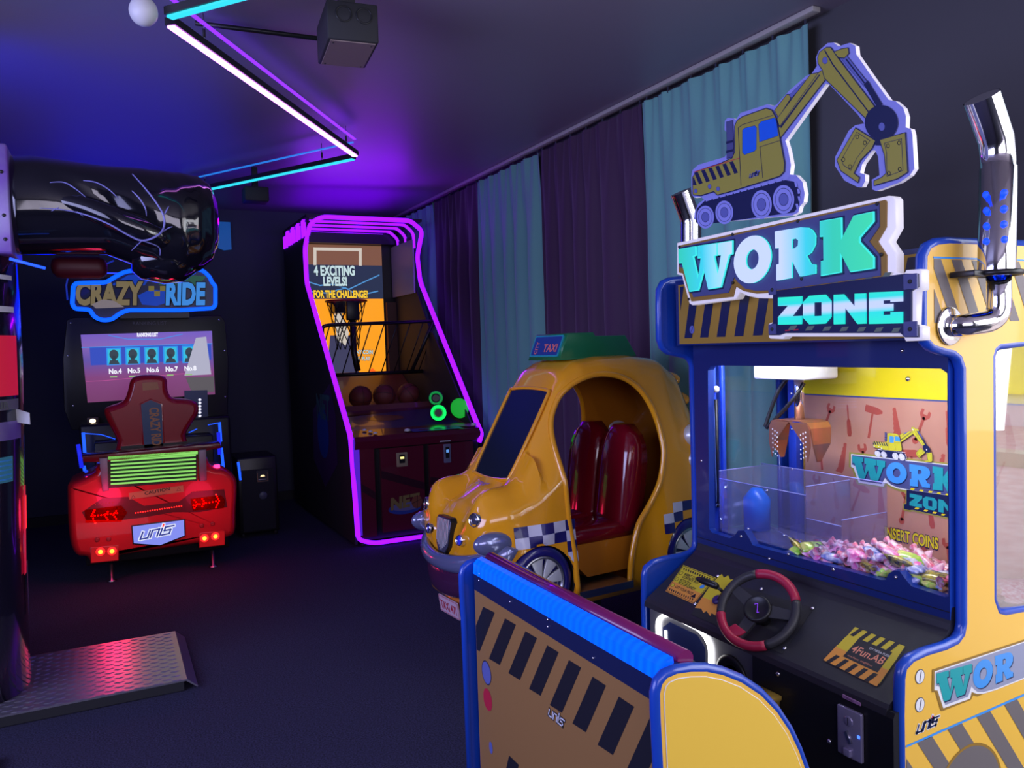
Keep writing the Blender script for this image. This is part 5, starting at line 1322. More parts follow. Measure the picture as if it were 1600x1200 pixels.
# framed lettering on the front slope
b.prism(rrect(-.135, .012, .135, .135, .01), fv, 0.002, 0.010, m_tq); b.prism(rrect(-.125, .02, .125, .127, .008), fv, 0.010, 0.0105, mat('sign_navy', (0.02, 0.05, 0.22), 0.3))
b.text('TAXI', fv, -.02, .040, .062, mat('taxi_letters', (0.45, 0.10, 0.08), 0.4, emit=(0.3, 0.08, 0.08), es=.4), 0.0112, bold=.02, align='LEFT', xs=.95); b.text('CITY', fv, -.07, .025, .042, MATS['taxi_letters'], 0.0112, bold=.01, rot=pi/2, xs=.8)
b.build('sign_lettering', rso)
# scribbled purple roof and bonnet decals
frf = Fr(tw(.01, 0, 1.418), fp.u, (V((0, 0, .35))-tf)); b = B()
b.text('TAXI', frf, 0, -.015, .075, mat('violet_decal', (0.22, 0.16, 0.45), 0.4), .012, bold=.03, align='CENTER', shear=.3, xs=1.2); b.build('roof_decal', tx)
frh = Fr(tw(.52, .0, .785), fp.u, (V((0, 0, .22))-tf)); b = B(); b.text('TAXI', frh, .02, .06, .05, MATS['violet_decal'], .010, bold=.02, align='CENTER', shear=.3); b.build('bonnet_decal', tx)
# pedestal under the car
b = B(); b.box((-.35, -.22, -.1304), (.35, .22, -.07), m_matte, .01, mtx=Matrix.Translation(TC) @ Matrix.Rotation(TA, 4, 'Z')); b.box((-.22, -.14, -.07), (.22, .14, .28), m_black, .02, mtx=Matrix.Translation(TC) @ Matrix.Rotation(TA, 4, 'Z')); b.build('pedestal', tx)
b = B(); b.tube(smooth_path([tw(.55, .0, .16), tw(.45, 0, .12), tw(.2, 0, .10)]), .03, m_black, 8)
b.build('front_strut', tx)
# steering wheel inside
b = B(); c = tw(.17, .12, .80); nn = (tf*-.5+V((0, 0, .5))).normalized(); a1 = tl; a2 = nn.cross(a1)
b.tube([c+a1*.08*cos(k*2*pi/20)+a2*.08*sin(k*2*pi/20) for k in range(20)], .010, m_black, 8, closed=True); b.cyl(c, c-nn*.12, .012, m_black); b.build('steering_wheel', tx)

# the ride stands in front of the curtains, raised on its pedestal
KT = 0.92
tx.scale = (KT, KT, KT); tx.location = EYE + (TC-EYE)*KT
# ================================================================ basketball machine
bb = empty('basketball_machine', (2.16, 7.1, 0)); tag(bb, 'tall basketball arcade machine outlined in violet light tubes', 'arcade machine')
XL, XR = 1.62, 2.70
g_mag = glow('tube_violet', (0.20, 0.004, 1.0), 2.7)
m_mar = mat('maroon_panel', (0.10, 0.006, 0.022), 0.3, coat=0.4); m_marb = mat('maroon_stripe', (0.03, 0.005, 0.015), 0.35)
fl = Fr((XL, 0, 0), (0, 1, 0), (0, 0, 1))     # n = +X
P_side = [(6.02, .03), (6.02, .86), (6.08, .92), (7.27, 2.12), (7.30, 2.42), (7.14, 2.66), (8.25, 2.66), (8.25, .03)]
b = B(); b.prism(P_side, fl, 0.0, .02, m_matte); b.build('side_panel', bb)
b = B(); b.prism([(6.04, .03), (6.04, .72), (6.06, .80), (6.95, 1.66), (8.25, 1.66), (8.25, .03)], Fr((XR, 0, 0), (0, 1, 0), (0, 0, 1)), -.03, -.018, m_matte)
b.prism([(7.0, 1.66), (7.38, 2.12), (7.40, 2.60), (8.25, 2.60), (8.25, 1.66)], Fr((XR, 0, 0), (0, 1, 0), (0, 0, 1)), -.03, -.018, m_matte); b.build('side_panel', bb)
# left side artwork seen at a glancing angle
b = B(); fla = Fr((XL-.001, 0, 0), (0, -1, 0), (0, 0, 1))
b.flat([(-7.25, 1.0), (-6.6, 1.25), (-6.45, 1.0), (-6.45, .6), (-6.9, .35), (-7.3, .55)], fla, .001, mat('side_art_violet', (0.05, 0.02, 0.10), .4)); b.flat(ell(-6.9, .82, .2, .22), fla, .002, mat('side_art_blue', (0.01, 0.05, 0.30), .4))
b.text('NET', fla, -7.1, .95, .28, mat('side_art_green', (0.04, 0.14, 0.14), .4), .003, bold=.04, xs=.9); b.build('side_art', bb)
# light tubes
def tb_(pts, r, nm, cr=.05): 
    b = B(); b.tube(chamfer_path(pts, cr, 4), r*.98, g_mag, 8); return b.build(nm, bb)
yF = 5.985
tb_([(XL+.02, 6.0, .10), (XL, 6.02, .86), (XL, 7.28, 2.13), (XL, 7.30, 2.44), (XL+.02, 7.15, 2.64), (XL+.12, 7.13, 2.70), (XR-.14, 7.13, 2.70), (XR-.0, 7.20, 2.62), (XR, 7.36, 2.40), (XR, 7.30, 2.15), (XR, 6.10, .90), (XR, yF+.01, .80), (XR-.03, yF, .74)], .021, 'light_tube')
tb_([(XL+.02, 6.0, .16), (XL+.02, yF+.02, .07), (XL+.13, yF-.02, .035), (XR-.1, yF-.02, .035), (XR-.02, yF+.02, .07), (XR-.0, yF+.05, .16)], .017, 'light_tube')
b = B(); b.box((XL+.01, 5.995, .10), (XL+.055, 6.01, .84), glow('tube_violet_dim', (0.08, 0.01, .6), .9)); b.build('corner_light', bb)
for k in range(1, 5):   # nested hoops of the canopy
    y = 7.13+.23*k; z = 2.70
    b = B(); b.tube(chamfer_path([(XL, y, z-.16), (XL, y, z-.01), (XL+.03, y, z), (XR-.12, y, z), (XR-.03, y, z-.08), (XR-.03, y, z-.22)], .04, 3), .015, g_mag, 8); b.build('canopy_hoop', bb)
for k in range(5):      # slots of the canopy side, showing the light
    y = 7.22+.22*k; b = B(); b.box((XL-.012, y, 2.545), (XL-.002, y+.10, 2.66), g_mag); b.build('canopy_slot', bb)
b = B(); b.box((XL+.0, 7.2, 2.705), (XR, 8.25, 2.73), m_matte); b.box((XL+.02, 7.2, 2.50), (XL+.025, 8.2, 2.70), m_matte); b.build('canopy_roof', bb)
# screen housing at the back
fsb = Fr((0, 8.0, 0), (1, 0, 0), (0, 0, 1))
b = B(); b.box((XL+.02, 8.02, .03), (XR-.02, 8.25, 2.68), m_black); b.box((XL+.02, 7.9, 2.58), (XR-.02, 8.02, 2.68), m_black); b.build('back_cabinet', bb)
S_L, S_R, S_T, S_B = 1.68, 2.55, 2.575, 1.28
b = B(); b.prism([(S_L, S_B), (S_R, S_B), (S_R, S_T), (S_L, S_T)], fsb, -.02, 0.0, glow('display_tan', (0.23, 0.10, 0.055), .9))
zc1 = fsb.px(530, 414)[1]; zc2 = fsb.px(530, 467)[1]
b.flat([(S_L, S_B), (S_R, S_B), (S_R, zc2), (S_L, zc2)], fsb, .001, glow('display_orange', (1.0, 0.36, 0.012), 1.0))
b.flat([(S_L, zc2), (S_R, zc2), (S_R, zc1), (S_L, zc1)], fsb, .001, glow('display_navy', (0.02, 0.03, 0.07), 1.0))
q = lambda *p: fsb.pxs(p)
g_scw = glow('display_white', (0.62, 0.55, 0.48), 1.0)
for s_ in stroke(q((492, 412), (492, 389), (563, 390), (563, 413)), .03): b.flat(s_, fsb, .002, g_scw)
b.flat(q((470, 378), (475, 378), (500, 414), (460, 404)), fsb, .0015, glow('display_brown', (0.10, 0.04, 0.03), 1.0)) if False else None
g_ltb = glow('display_lightning', (0.08, 0.28, 0.62), 1.0)
for pl in ([(465, 428), (480, 440), (500, 446), (520, 444), (545, 452), (570, 440), (592, 430)], [(480, 455), (510, 458), (540, 450), (560, 462), (590, 455)]):
    for s_ in stroke(q(*pl), .012): b.flat(s_, fsb, .002, g_ltb)
def wtxt(tx_, x0, y0, x1, y1, sz, col, rim, bold=.03):
    (a0, c0), (a1, c1) = q((x0, y0), (x1, y1)); r = math.atan2(c1-c0, a1-a0)
    # width-fit the word
    wd = 0.62*len(tx_)*sz; xs = (a1-a0)/wd
    b.text(tx_, fsb, a0, c0, sz, rim, .0028, bold=bold+.05, rot=r, xs=xs); b.text(tx_, fsb, a0, c0, sz, col, .0034, bold=bold, rot=r, xs=xs)
g_let = glow('display_letter', (0.55, 0.72, 0.75), 1.0); g_rimd = glow('display_dark', (0.01, 0.015, 0.03), 1.0)
wtxt('4 EXCITING', 491, 430, 565, 430, .13, g_let, g_rimd, .045); wtxt('LEVELS!', 505, 446, 554, 446, .12, g_let, g_rimd, .045)
wtxt('P FOR THE CHALLENGE?', 483, 465, 586, 465, .10, glow('display_yellow', (1.0, 0.62, 0.03), 1.0), g_rimd, .04)
wtxt('ANY COIN', 552, 553, 583, 553, .055, g_let, g_rimd); wtxt('TO PLAY', 556, 563, 580, 563, .055, g_let, g_rimd)
b.flat(q((516, 524), (548, 524), (551, 550), (561, 583), (510, 583)), fsb, .0018, glow('display_slate', (0.05, 0.05, 0.11), 1.0))
b.flat(q((521, 491), (534, 490), (545, 520), (540, 540), (527, 532)), fsb, .0022, g_scw)
b.flat(q((552, 478), (560, 490), (553, 505), (548, 488)), fsb, .002, glow('display_flame', (1.0, 0.12, 0.01), 1.0)); b.flat(q((582, 575), (590, 583), (572, 583)), fsb, .002, MATS['display_flame'])
b.build('display', bb)
b = B(); b.prism(fsb.pxs([(603, 392), (646, 382), (646, 445), (603, 455)]), Fr((0, 7.9, 0), (1, 0, 0), (0, 0, 1)), 0, .003, mat('grey_wing', (0.10, 0.10, 0.12), .3)) if False else b.box((XR-.05, 7.35, 2.05), (XR-.035, 8.0, 2.56), mat('grey_wing', (0.34, 0.31, 0.34), .3)); b.build('wing_panel', bb)
b = B(); b.box((S_R+.02, 7.95, 1.28), (XR-.03, 8.01, 2.0), mat('brown_wing', (0.10, 0.04, 0.03), .4)); b.build('wing_panel', bb)
# hoop and net
hc = V((2.06, 7.62, 1.99)); b = B(); b.tube([hc+V((.19*cos(a), .19*sin(a), 0)) for a in [2*pi*k/28 for k in range(28)]], .011, mat('rim_red', (0.45, 0.01, 0.03), .3), 8, closed=True)
b.box((hc.x-.07, hc.y+.17, hc.z-.10), (hc.x+.07, 8.0, hc.z+.02), m_black); b.build('hoop', bb)
m_net = mat('net_black', (0.01, 0.01, 0.014), .7); b = B(); nS = 12
for d in (1, -1):
    for k in range(nS):
        P = []
        for j in range(7):
            t = j/6; a = 2*pi*(k+d*j*.5)/nS; r = .19-.09*t**.7; P.append(hc+V((r*cos(a), r*sin(a), -.46*t)))
        b.tube(P, .0042, m_net, 5)
b.build('net', bb)
# post with dark camera in front of the hoop
b = B(); b.box((2.00, 7.38, 1.80), (2.12, 7.44, 1.98), m_black, .01); b.tube([(2.06, 7.42, 1.80), (2.055, 7.40, 1.50), (2.07, 7.35, 1.33)], .03, m_black, 8); b.build('sensor_post', bb)
# cage
cg = B(); TT = [(XL+.05, 7.0, 1.55), (XL+.06, 7.0, 1.735), (XR, 7.0, 1.76)]
cg.tube(chamfer_path([(XL+.05, 7.05, 1.40), (XL+.055, 7.0, 1.735), (XL+.12, 7.0, 1.745), (XR+.01, 7.0, 1.765)], .05), .016, m_black, 8); cg.tube([(XL+.10, 7.25, 1.30), (XR, 7.25, 1.30)], .018, m_black, 8)
for k in range(9):
    x = XL+.10+(XR-XL-.1)*k/8; cg.tube([(x+.02, 7.0, 1.745), (x-.07, 7.25, 1.30)], .0055, m_black, 6)
cg.tube([(XR-.0, 7.0, 1.76), (XR-.16, 7.2, 1.30)], .018, m_black, 8); cg.build('cage', bb)
# playfield, control shelf and front cabinet
m_field = mat('field_art', (0.16, 0.05, 0.035), .35, coat=.3); m_fieldb = mat('field_blue', (0.02, 0.03, 0.13), .3, coat=.3)
b = B(); b.prism([(6.15, .80), (6.15, .86), (6.93, .985), (6.96, 1.03), (6.99, .99), (7.28, .99), (7.9, 1.30), (7.9, .80)], fl, .035, XR-XL-.035, m_field)
fp3 = Fr((XL+.04, 6.15, .861), (1, 0, 0), (0, .78, .125)); 
b.flat([(.01, .05), (.95, .05), (.98, .75), (.02, .55)], fp3, .003, m_fieldb); b.flat(ell(.42, .45, .16, .10), fp3, .005, m_field); b.flat([(.01, .60), (.98, .70), (.98, .77), (.01, .77)], fp3, .004, m_mar); b.build('playfield', bb)
b = B(); b.prism([(5.99, .76), (5.97, .82), (6.0, .855), (6.2, .885), (6.2, .76)], fl, .02, XR-XL-.02, m_mar, bev=0); 
fsh = Fr((XL, 6.0, .86), (1, 0, 0), (0, .2, .03))
b.flat([(.50, -.005), (.92, -.005), (.90, .09), (.47, .09)], fsh, .003, mat('shelf_blue', (0.05, 0.07, 0.30), .3)); b.flat([(.56, .03), (.86, .03), (.84, .06), (.55, .06)], fsh, .004, m_mar); b.flat([(.98, .03), (1.05, .02), (1.06, .12), (.78, .14)], fsh, .003, mat('shelf_pink', (0.35, 0.10, 0.22), .3))
b.build('control_shelf', bb)
b = B()
for (x, y, r) in ((2.08, 6.04, .026), (2.66, 6.06, .026), (1.77, 6.16, .018), (1.80, 6.10, .018), (1.82, 6.04, .018)): b.lathe([(r, 0), (r*.8, r*.6), (.0001, r*.8)], m_white, Matrix.Translation((x, y, .862+.15*(y-6))), 14)
build_each(b, 'button', bb)
b = B(); b.box((XL+.02, 6.03, .05), (XR-.02, 8.0, .80), m_black)
b.build('base_cabinet', bb)
fd = Fr((0, 6.0, 0), (1, 0, 0), (0, 0, 1))
for nm, x0, x1 in (('cabinet_door', 1.84, 2.19), ('cabinet_door', 2.24, 2.62)):
    b = B(); b.prism([(x0, .10), (x1, .10), (x1, .75), (x0, .75)], fd, -.03, .006, m_mar)
    q2 = clipped([(x0-.1, .62), (x1+.1, .42), (x1+.1, .36), (x0-.1, .56)] if x0 < 2 else [(x0-.1, .52), (x1+.1, .38), (x1+.1, .32), (x0-.1, .46)], x0=x0, x1=x1); b.flat(q2, fd, .0075, m_marb)
    if x0 < 2:
        b.flat(ell(2.02, .27, .135, .045), fd, .008, mat('net_blue', (0.03, 0.06, 0.30), .3)); b.flat(ell(2.03, .285, .12, .035), fd, .0085, mat('net_pale', (0.14, 0.14, 0.30), .3))
        b.text('NET', fd, 1.90, .27, .125, mat('net_gold', (0.22, 0.17, 0.06), .3), .0095, bold=.05, rot=.08, shear=.15, xs=1.0)
        b.flat(ell(2.12, .31, .045, .05), fd, .010, mat('net_ball', (0.20, 0.07, 0.04), .3))
        for s_ in stroke([(2.08, .30), (2.16, .33)], .004)+stroke([(2.12, .26), (2.125, .36)], .004): b.flat(s_, fd, .0105, m_ink)
    d_ = b.build(nm, bb)
b = B(); b.prism([(XL+.06, .08), (1.79, .08), (1.79, .76), (XL+.06, .78)], fd, -.03, .002, m_mar); q2 = [(XL+.06, .50), (1.79, .42), (1.79, .36), (XL+.06, .44)]; b.flat(q2, fd, .004, m_marb); b.build('front_strip', bb)
def slot(x, z, w_, h_, gl):
    s_ = empty('coin_slot', (0, 0, 0)); s_.parent = bb
    b = B(); b.prism(rrect(x-w_, z-h_, x+w_, z+h_, .006), fd, .006, .014, gl[0], bev=.001); b.build('faceplate', s_)
    b = B(); b.prism(rrect(x-w_*.5, z-h_*.5, x+w_*.5, z+h_*.7, .004), fd, .0142, .017, m_black); b.build('slot_mouth', s_)
    b = B(); b.prism(rrect(x-w_*.35, z+h_*.1, x+w_*.35, z+h_*.4, .002), fd, .0172, .019, gl[1]); b.build('lit_lens', s_)
slot(2.01, .655, .045, .055, (mat('brass_plate', (0.30, 0.25, 0.16), .4), glow('slot_yellow', (1, .85, .3), 1.3)))
slot(2.39, .67, .030, .075, (mat('grey_plate', (0.16, 0.17, 0.26), .4), glow('slot_blue', (.15, .4, 1), .8)))
b = B(); b.box((2.33, 5.985, .765), (2.42, 5.998, .78), m_hub); b.build('instruction_plate', bb)
# green and blue light rings of the score sensors, and one painted reflection
g_grn = glow('ring_green', (0.0, 1.0, 0.08), 2.2); g_grn2 = glow('ring_green_core', (0.0, 0.45, 0.05), 1.0)
def ring(c, r, g1, g2, nm):
    q = V((-.35, -1, 0.1)).to_track_quat('Z', 'Y').to_matrix().to_4x4(); M_ = Matrix.Translation(c) @ q
    b = B(); b.lathe([(r*1.12, -.03), (r*1.12, .0), (r, .006)], m_black, M_, 28); b.build(nm+'_housing', bb)
    b = B(); b.lathe([(r, .004), (r*.86, .018), (r*.66, .010)], g1, M_, 28, closed=True); b.lathe([(r*.66, .010), (r*.4, .004), (.0001, .004)], g2, M_, 24, closed=True); b.build(nm, bb)
c_ = U(685, 645, 'y', 6.25); ring(c_, .066, g_grn, g_grn2, 'ring_glow')
c_ = U(681, 622, 'y', 6.5); ring(c_, .060, glow('ring_green_dim', (0.0, .30, .05), .8), m_black, 'ring_glow')
c_ = U(722, 642, 'y', 6.5); b = B(); q = V((-.8, -.7, 0)).to_track_quat('Z', 'Y').to_matrix().to_4x4(); b.lathe([(.085, 0), (.06, .004), (.0001, .006)], glow('ring_green_reflection', (0.01, .38, .03), .9), Matrix.Translation(V((XR-.06, 6.30, 1.0))) @ q, 24); b.build('ring_glow', bb)  # glowing disc painted as the blurred reflection of the green ring
c_ = U(553, 660, 'y', 6.2); b = B(); b.lathe([(.055, 0), (.045, .01), (.0001, .012)], glow('ring_blue', (0.01, .06, 1.0), 1.2), Matrix.Translation((XL+.022, 6.3, .93)) @ V((1, -.3, 0)).to_track_quat('Z', 'Y').to_matrix().to_4x4(), 24); b.build('ring_glow', bb)
# side net behind the right tube
b = B(); fnr = Fr((XR+.01, 0, 0), (0, 1, 0), (0, 0, 1))
b.prism([(6.95, 1.72), (7.30, 2.22), (7.32, 2.05), (7.08, 1.72)], fnr, 0, .003, glass('side_acrylic', (.8, .75, .9), .25, .1)); b.build('side_guard', bb)
m_ball = mat('basketball', (0.16, 0.030, 0.022), .55, bump=(300, .2))
first = None
for i, (x, lb) in enumerate(((563, 'dark basketball on the left of the three on the basketball machine'), (600, 'middle dark basketball of the three on the basketball machine'), (638, 'dark basketball on the right of the three on the basketball machine'))):
    p = U(x, 612, 'y', 7.12); p.z = .99+.106
    if first is None:
        t = empty('basketball', p); b = B(); b.ball(p, .104, m_ball, 28); b.build('skin', t)
        b = B()
        for ax in range(3):
            pts = []
            for k in range(32):
                a = 2*pi*k/32; v_ = [V((cos(a), sin(a), 0)), V((cos(a), 0, sin(a))), V((0, cos(a), sin(a)))][ax]; pts.append(p+v_*.1045)
            b.tube(pts, .0022, m_black, 5, closed=True)
        b.build('seam', t); first = t; o = t
    else: o = copy_tree(first); o.location = p
    o.rotation_euler = (.4+i, .3*i, .5*i); tag(o, lb, 'basketball', 'basketballs on the machine')
# feet
b = B()
for x in (XL+.08, XL+.35, XR-.2): b.lathe([(.02, 0), (.03, .015), (.012, .02), (.012, .05)], m_matte, Matrix.Translation((x, 6.08, 0)), 12)
build_each(b, 'foot', bb)

# ================================================================ red racing ride
cr2 = empty('racing_machine', (0.27, 6.6, 0)); tag(cr2, 'red racing car arcade machine with glowing tail lights and ranking screen', 'arcade machine')
m_rbody = mat('racer_red', (0.55, 0.012, 0.018), .28, coat=.6, emit=(0.5, 0.004, 0.006), es=0.0)
YR = 6.02; fr_ = Fr((0, YR, 0), (1, 0, 0), (0, 0, 1)); rq = lambda *p: fr_.pxs(p)
# tail body: a thick, bulging bumper shell
outl = [(105, 772), (108, 757), (128, 748), (148, 738), (150, 730), (176, 720), (300, 705), (322, 712), (330, 728), (352, 732), (368, 745), (372, 762), (370, 800), (369, 830), (360, 840), (330, 848), (284, 855), (238, 862), (187, 870), (182, 876), (145, 880), (135, 872), (118, 868), (108, 840)]
O_ = [V(p+(0,)) for p in rq(*outl)]; O_ = [(p.x, p.y) for p in smooth_path(O_, 3, True)]
b = B(); S = []
for d, g in ((-.62, -.05), (-.5, -.01), (-.06, 0.0), (-.02, -.008), (0.0, -.022), (.010, -.045)): S.append([fr_.p(p[0], p[1], d) for p in offset(O_, g)])
b.loft(S, m_rbody, smooth=True); bd = b.build('tail_body', cr2)
FD = .0105
m_rdark = mat('racer_dark', (0.10, 0.003, 0.008), .3, coat=.3); m_caut = mat('caution_tan', (0.42, 0.22, 0.10), .5)
b = B(); P = rq((128, 800), (160, 778), (200, 776), (225, 790), (280, 783), (300, 768), (350, 764), (355, 792), (310, 800), (270, 800), (225, 808), (190, 812), (135, 812)); b.flat(P, fr_, FD+.001, m_rdark)
b.build('lamp_strip', cr2)
g_redl = glow('tail_red', (1.0, 0.012, 0.01), 3.0); g_redc = glow('tail_core', (1.0, 0.30, 0.02), 4.0); g_reds = glow('tail_soft', (0.75, 0.0, 0.0), .5)
# tail lamp arrows of small lamps
def dots(name, pts, r=.0055, g=g_redl):
    b = B()
    for (x, y) in pts:
        a, c = fr_.px(x, y); b.ball(fr_.p(a, c, FD+.004), r, g, 8)
    return b.build(name, cr2)
A1 = [(143+5*i, 806-.6*i) for i in range(9)]+[(143+i*1.6, 806-3.2*i) for i in range(1, 4)]+[(144+i*1.6, 806+3.6*i) for i in range(1, 4)]+[(164+i*2.2, 805-3*i) for i in range(3)]+[(164+i*2.2, 805+3*i) for i in range(3)]+[(177+i*2.2, 804-3*i) for i in range(3)]+[(177+i*2.2, 804+3*i) for i in range(3)]
A2 = [(342-5*i, 782+.9*i) for i in range(9)]+[(342-i*1.6, 782-3.2*i) for i in range(1, 4)]+[(342-i*1.6, 782+3.4*i) for i in range(1, 4)]+[(320-i*2.2, 785-3*i) for i in range(3)]+[(320-i*2.2, 785+3*i) for i in range(3)]+[(308-i*2.2, 787-3*i) for i in range(3)]+[(308-i*2.2, 787+3*i) for i in range(3)]
dots('tail_lamp_arrow', A1); dots('tail_lamp_arrow', A2); dots('lamp_row', [(212+3.75*i, 801-.58*i) for i in range(20)], .0045)
dots('upper_lamp_row', [(138+5.5*i, 789-.6*i) for i in range(8)]+[(300+5*i, 768-.6*i) for i in range(8)], .003, glow('tail_dim', (0.45, .02, .0), 1.0)); 
m_cl = glass('red_lens', (1.0, .12, .12), .0)
for P in (rq((131, 795), (190, 788), (200, 800), (190, 815), (133, 817)), rq((296, 778), (345, 772), (352, 780), (350, 794), (300, 798))):
    b = B(); b.prism(offset(P, -.004), fr_, FD+.012, FD+.015, m_cl); b.build('lamp_lens', cr2)
for (x0, y0, x1, y1, cs_) in ((143, 854, 184, 876, ((157, 861), (175, 860))), (312, 831, 350, 852, ((319, 840), (336, 837)))):
    P = rq((x0, y0+2), (x1, y0-2), (x1, y1-2), (x0, y1+2)); b = B(); b.prism(offset(P, .006), fr_, -.01, FD+.006, m_rbody, bev=.004); b.prism(P, fr_, FD+.006, FD+.009, g_reds); b.build('lamp_box', cr2)
    for c in cs_:
        a, cc = fr_.px(*c); M_ = Matrix.Translation(fr_.p(a, cc, FD+.008)) @ V((0, -1, 0)).to_track_quat('Z', 'Y').to_matrix().to_4x4()
        b = B(); b.lathe([(.028, 0), (.026, .008), (.014, .010)], g_redl, M_, 20, closed=True); b.lathe([(.017, .0095), (.0001, .012)], g_redc, M_, 20, closed=True); b.build('round_tail_lamp', cr2)
for (x, y) in ((152, 843), (170, 842), (315, 821), (332, 818)):
    a, c = fr_.px(x, y); b = B(); b.lathe([(.016, 0), (.014, .004), (.008, .005), (.0001, .003)], mat('bolt_red', (0.30, 0.03, 0.03), .3), Matrix.Translation(fr_.p(a, c, FD)) @ V((0, -1, 0)).to_track_quat('Z', 'Y').to_matrix().to_4x4(), 14); b.build('round_cap', cr2)
# number plate with the maker's mark
P = rq((207, 822), (287, 812), (288, 836), (250, 851), (209, 848)); b = B(); b.prism(offset(P, .008), fr_, FD-.01, FD+.004, m_black, bev=.002)
g_pl = mat('plate_lit', (0.01, 0.02, 0.08), .4, emit=(0.25, 0.30, 0.95), es=.9, noise=None); b.prism(P, fr_, FD+.004, FD+.006, g_pl)
a, c = fr_.px(219, 842); unis(b, fr_, a, c, .062, glow('plate_ink', (0.02, 0.04, 0.28), 1.0), glow('plate_white', (0.8, 0.85, 1.0), 1.0), rot=.09, d=FD+.0066, m_dot=g_redl, shx=.5); b.build('number_plate', cr2)
P = rq((201, 770), (286, 758), (287, 768), (202, 780)); b = B(); b.prism(P, fr_, FD, FD+.003, m_caut); a, c = fr_.px(226, 773); b.text('CAUTION', fr_, a, c, .030, m_ink, FD+.004, bold=.02, rot=.10, xs=1.2)
a, c = fr_.px(224, 779); b.text('DO NOT SIT ON THE SEAT BACK', fr_, a, c, .010, m_ink, FD+.004, rot=.10); 
for x, y in ((208, 776), (279, 764)): a, c = fr_.px(x, y); b.flat([(a-.014, c-.01), (a+.014, c-.01), (a, c+.014)], fr_, FD+.004, m_ink); b.flat([(a-.010, c-.008), (a+.010, c-.008), (a, c+.010)], fr_, FD+.0045, m_caut)
b.build('caution_label', cr2)
# wing
fwg = Fr((0, YR-.06, 0), (1, 0, 0), (0, 0, 1)); wq = lambda *p: fwg.pxs(p)
b = B(); b.prism(wq((128, 713), (344, 692), (346, 700), (310, 706), (160, 722), (130, 722)), fwg, -.22, .0, m_rdark, bev=.004); b.build('wing', cr2)
m_gr = mat('wing_post', (0.16, 0.15, 0.20), .4, .3)
for P in (wq((155, 716), (168, 715), (170, 766), (160, 768)), wq((310, 703), (322, 702), (323, 750), (312, 752))): b = B(); b.prism(P, fwg, -.10, .012, m_gr, bev=.003); b.build('wing_post', cr2)
g_lime = glow('louvre_lime', (0.30, 0.85, 0.16), .85)
for k in range(8):
    y0 = 713+6.0*k; b = B(); P = wq((168, y0), (308, y0-8.5 if k else y0-9), (308, y0-5.5 if k else y0-4), (168, y0+3.0 if k else y0+5)); P = wq((169+(4 if k else 0), y0+.6), (309-(3 if k else 0), y0-8.5+.4*k*0), (309-(3 if k else 0), y0-8.5+(5 if k == 0 else 2.2)), (169+(4 if k else 0), y0+.6+(5 if k == 0 else 2.2)))
    b.prism(P, fwg, -.02, .0, g_lime); b.build('lit_louvre', cr2)
b = B(); b.prism(wq((168, 712), (309, 702), (309, 752), (170, 764)), fwg, -.06, -.03, m_black); b.build('louvre_backing', cr2)
for (x, y) in ((139, 755), (340, 736)): 
    p = fr_.p(*fr_.px(x, y), -.04); b = B(); b.lathe([(.022, -.04), (.022, .03), (.018, .04), (.0001, .04)], glow('marker_pink', (1.0, .02, .12), 5), Matrix.Translation(p), 14); b.build('marker_lamp', cr2)
# seat
fse = Fr((0, 6.22, 0), (1, 0, 0), (0, 0, 1)); sq = lambda *p: fse.pxs(p)
seat_o = [(206, 592), (225, 586), (258, 589), (262, 610), (270, 622), (292, 624), (308, 630), (310, 645), (300, 662), (290, 680), (288, 706), (188, 712), (184, 690), (170, 662), (164, 648), (166, 638), (192, 628), (200, 612)]
Os = [(p.x, p.y) for p in smooth_path([V(p+(0,)) for p in sq(*seat_o)], 3, True)]
m_seatr = mat('seat_shell_red', (0.36, 0.008, 0.014), .28, coat=.6)
b = B(); S = []
for d, g in ((-.16, -.02), (-.14, 0.0), (-.02, 0.0), (0.0, -.012), (.014, -.035)): S.append([fse.p(p[0], p[1], d) for p in offset(Os, g)])
b.loft(S, m_seatr); b.build('seat_shell', cr2)
P = sq((220, 632), (235, 625), (252, 632), (255, 706), (226, 708)); b = B(); b.prism(offset(P, .010), fse, .0, .018, m_seatr, bev=.004); b.prism(P, fse, .018, .020, mat('seat_badge', (0.03, 0.07, 0.16), .3))
a, c = fse.px(233, 637); b.text('CRAZY RIDE', fse, a, c, .085, mat('badge_orange', (0.45, 0.18, 0.06), .4), .0206, bold=.03, rot=-pi/2+.03, xs=.62); b.build('seat_badge', cr2)
P = sq((222, 598), (246, 597), (248, 608), (223, 610)); b = B(); b.prism(P, fse, .010, .0165, m_caut); b.build('seat_label', cr2)
b = B(); b.box((.05, 6.2, .35), (.48, 6.5, .9), m_black); b.build('seat_mount', cr2)
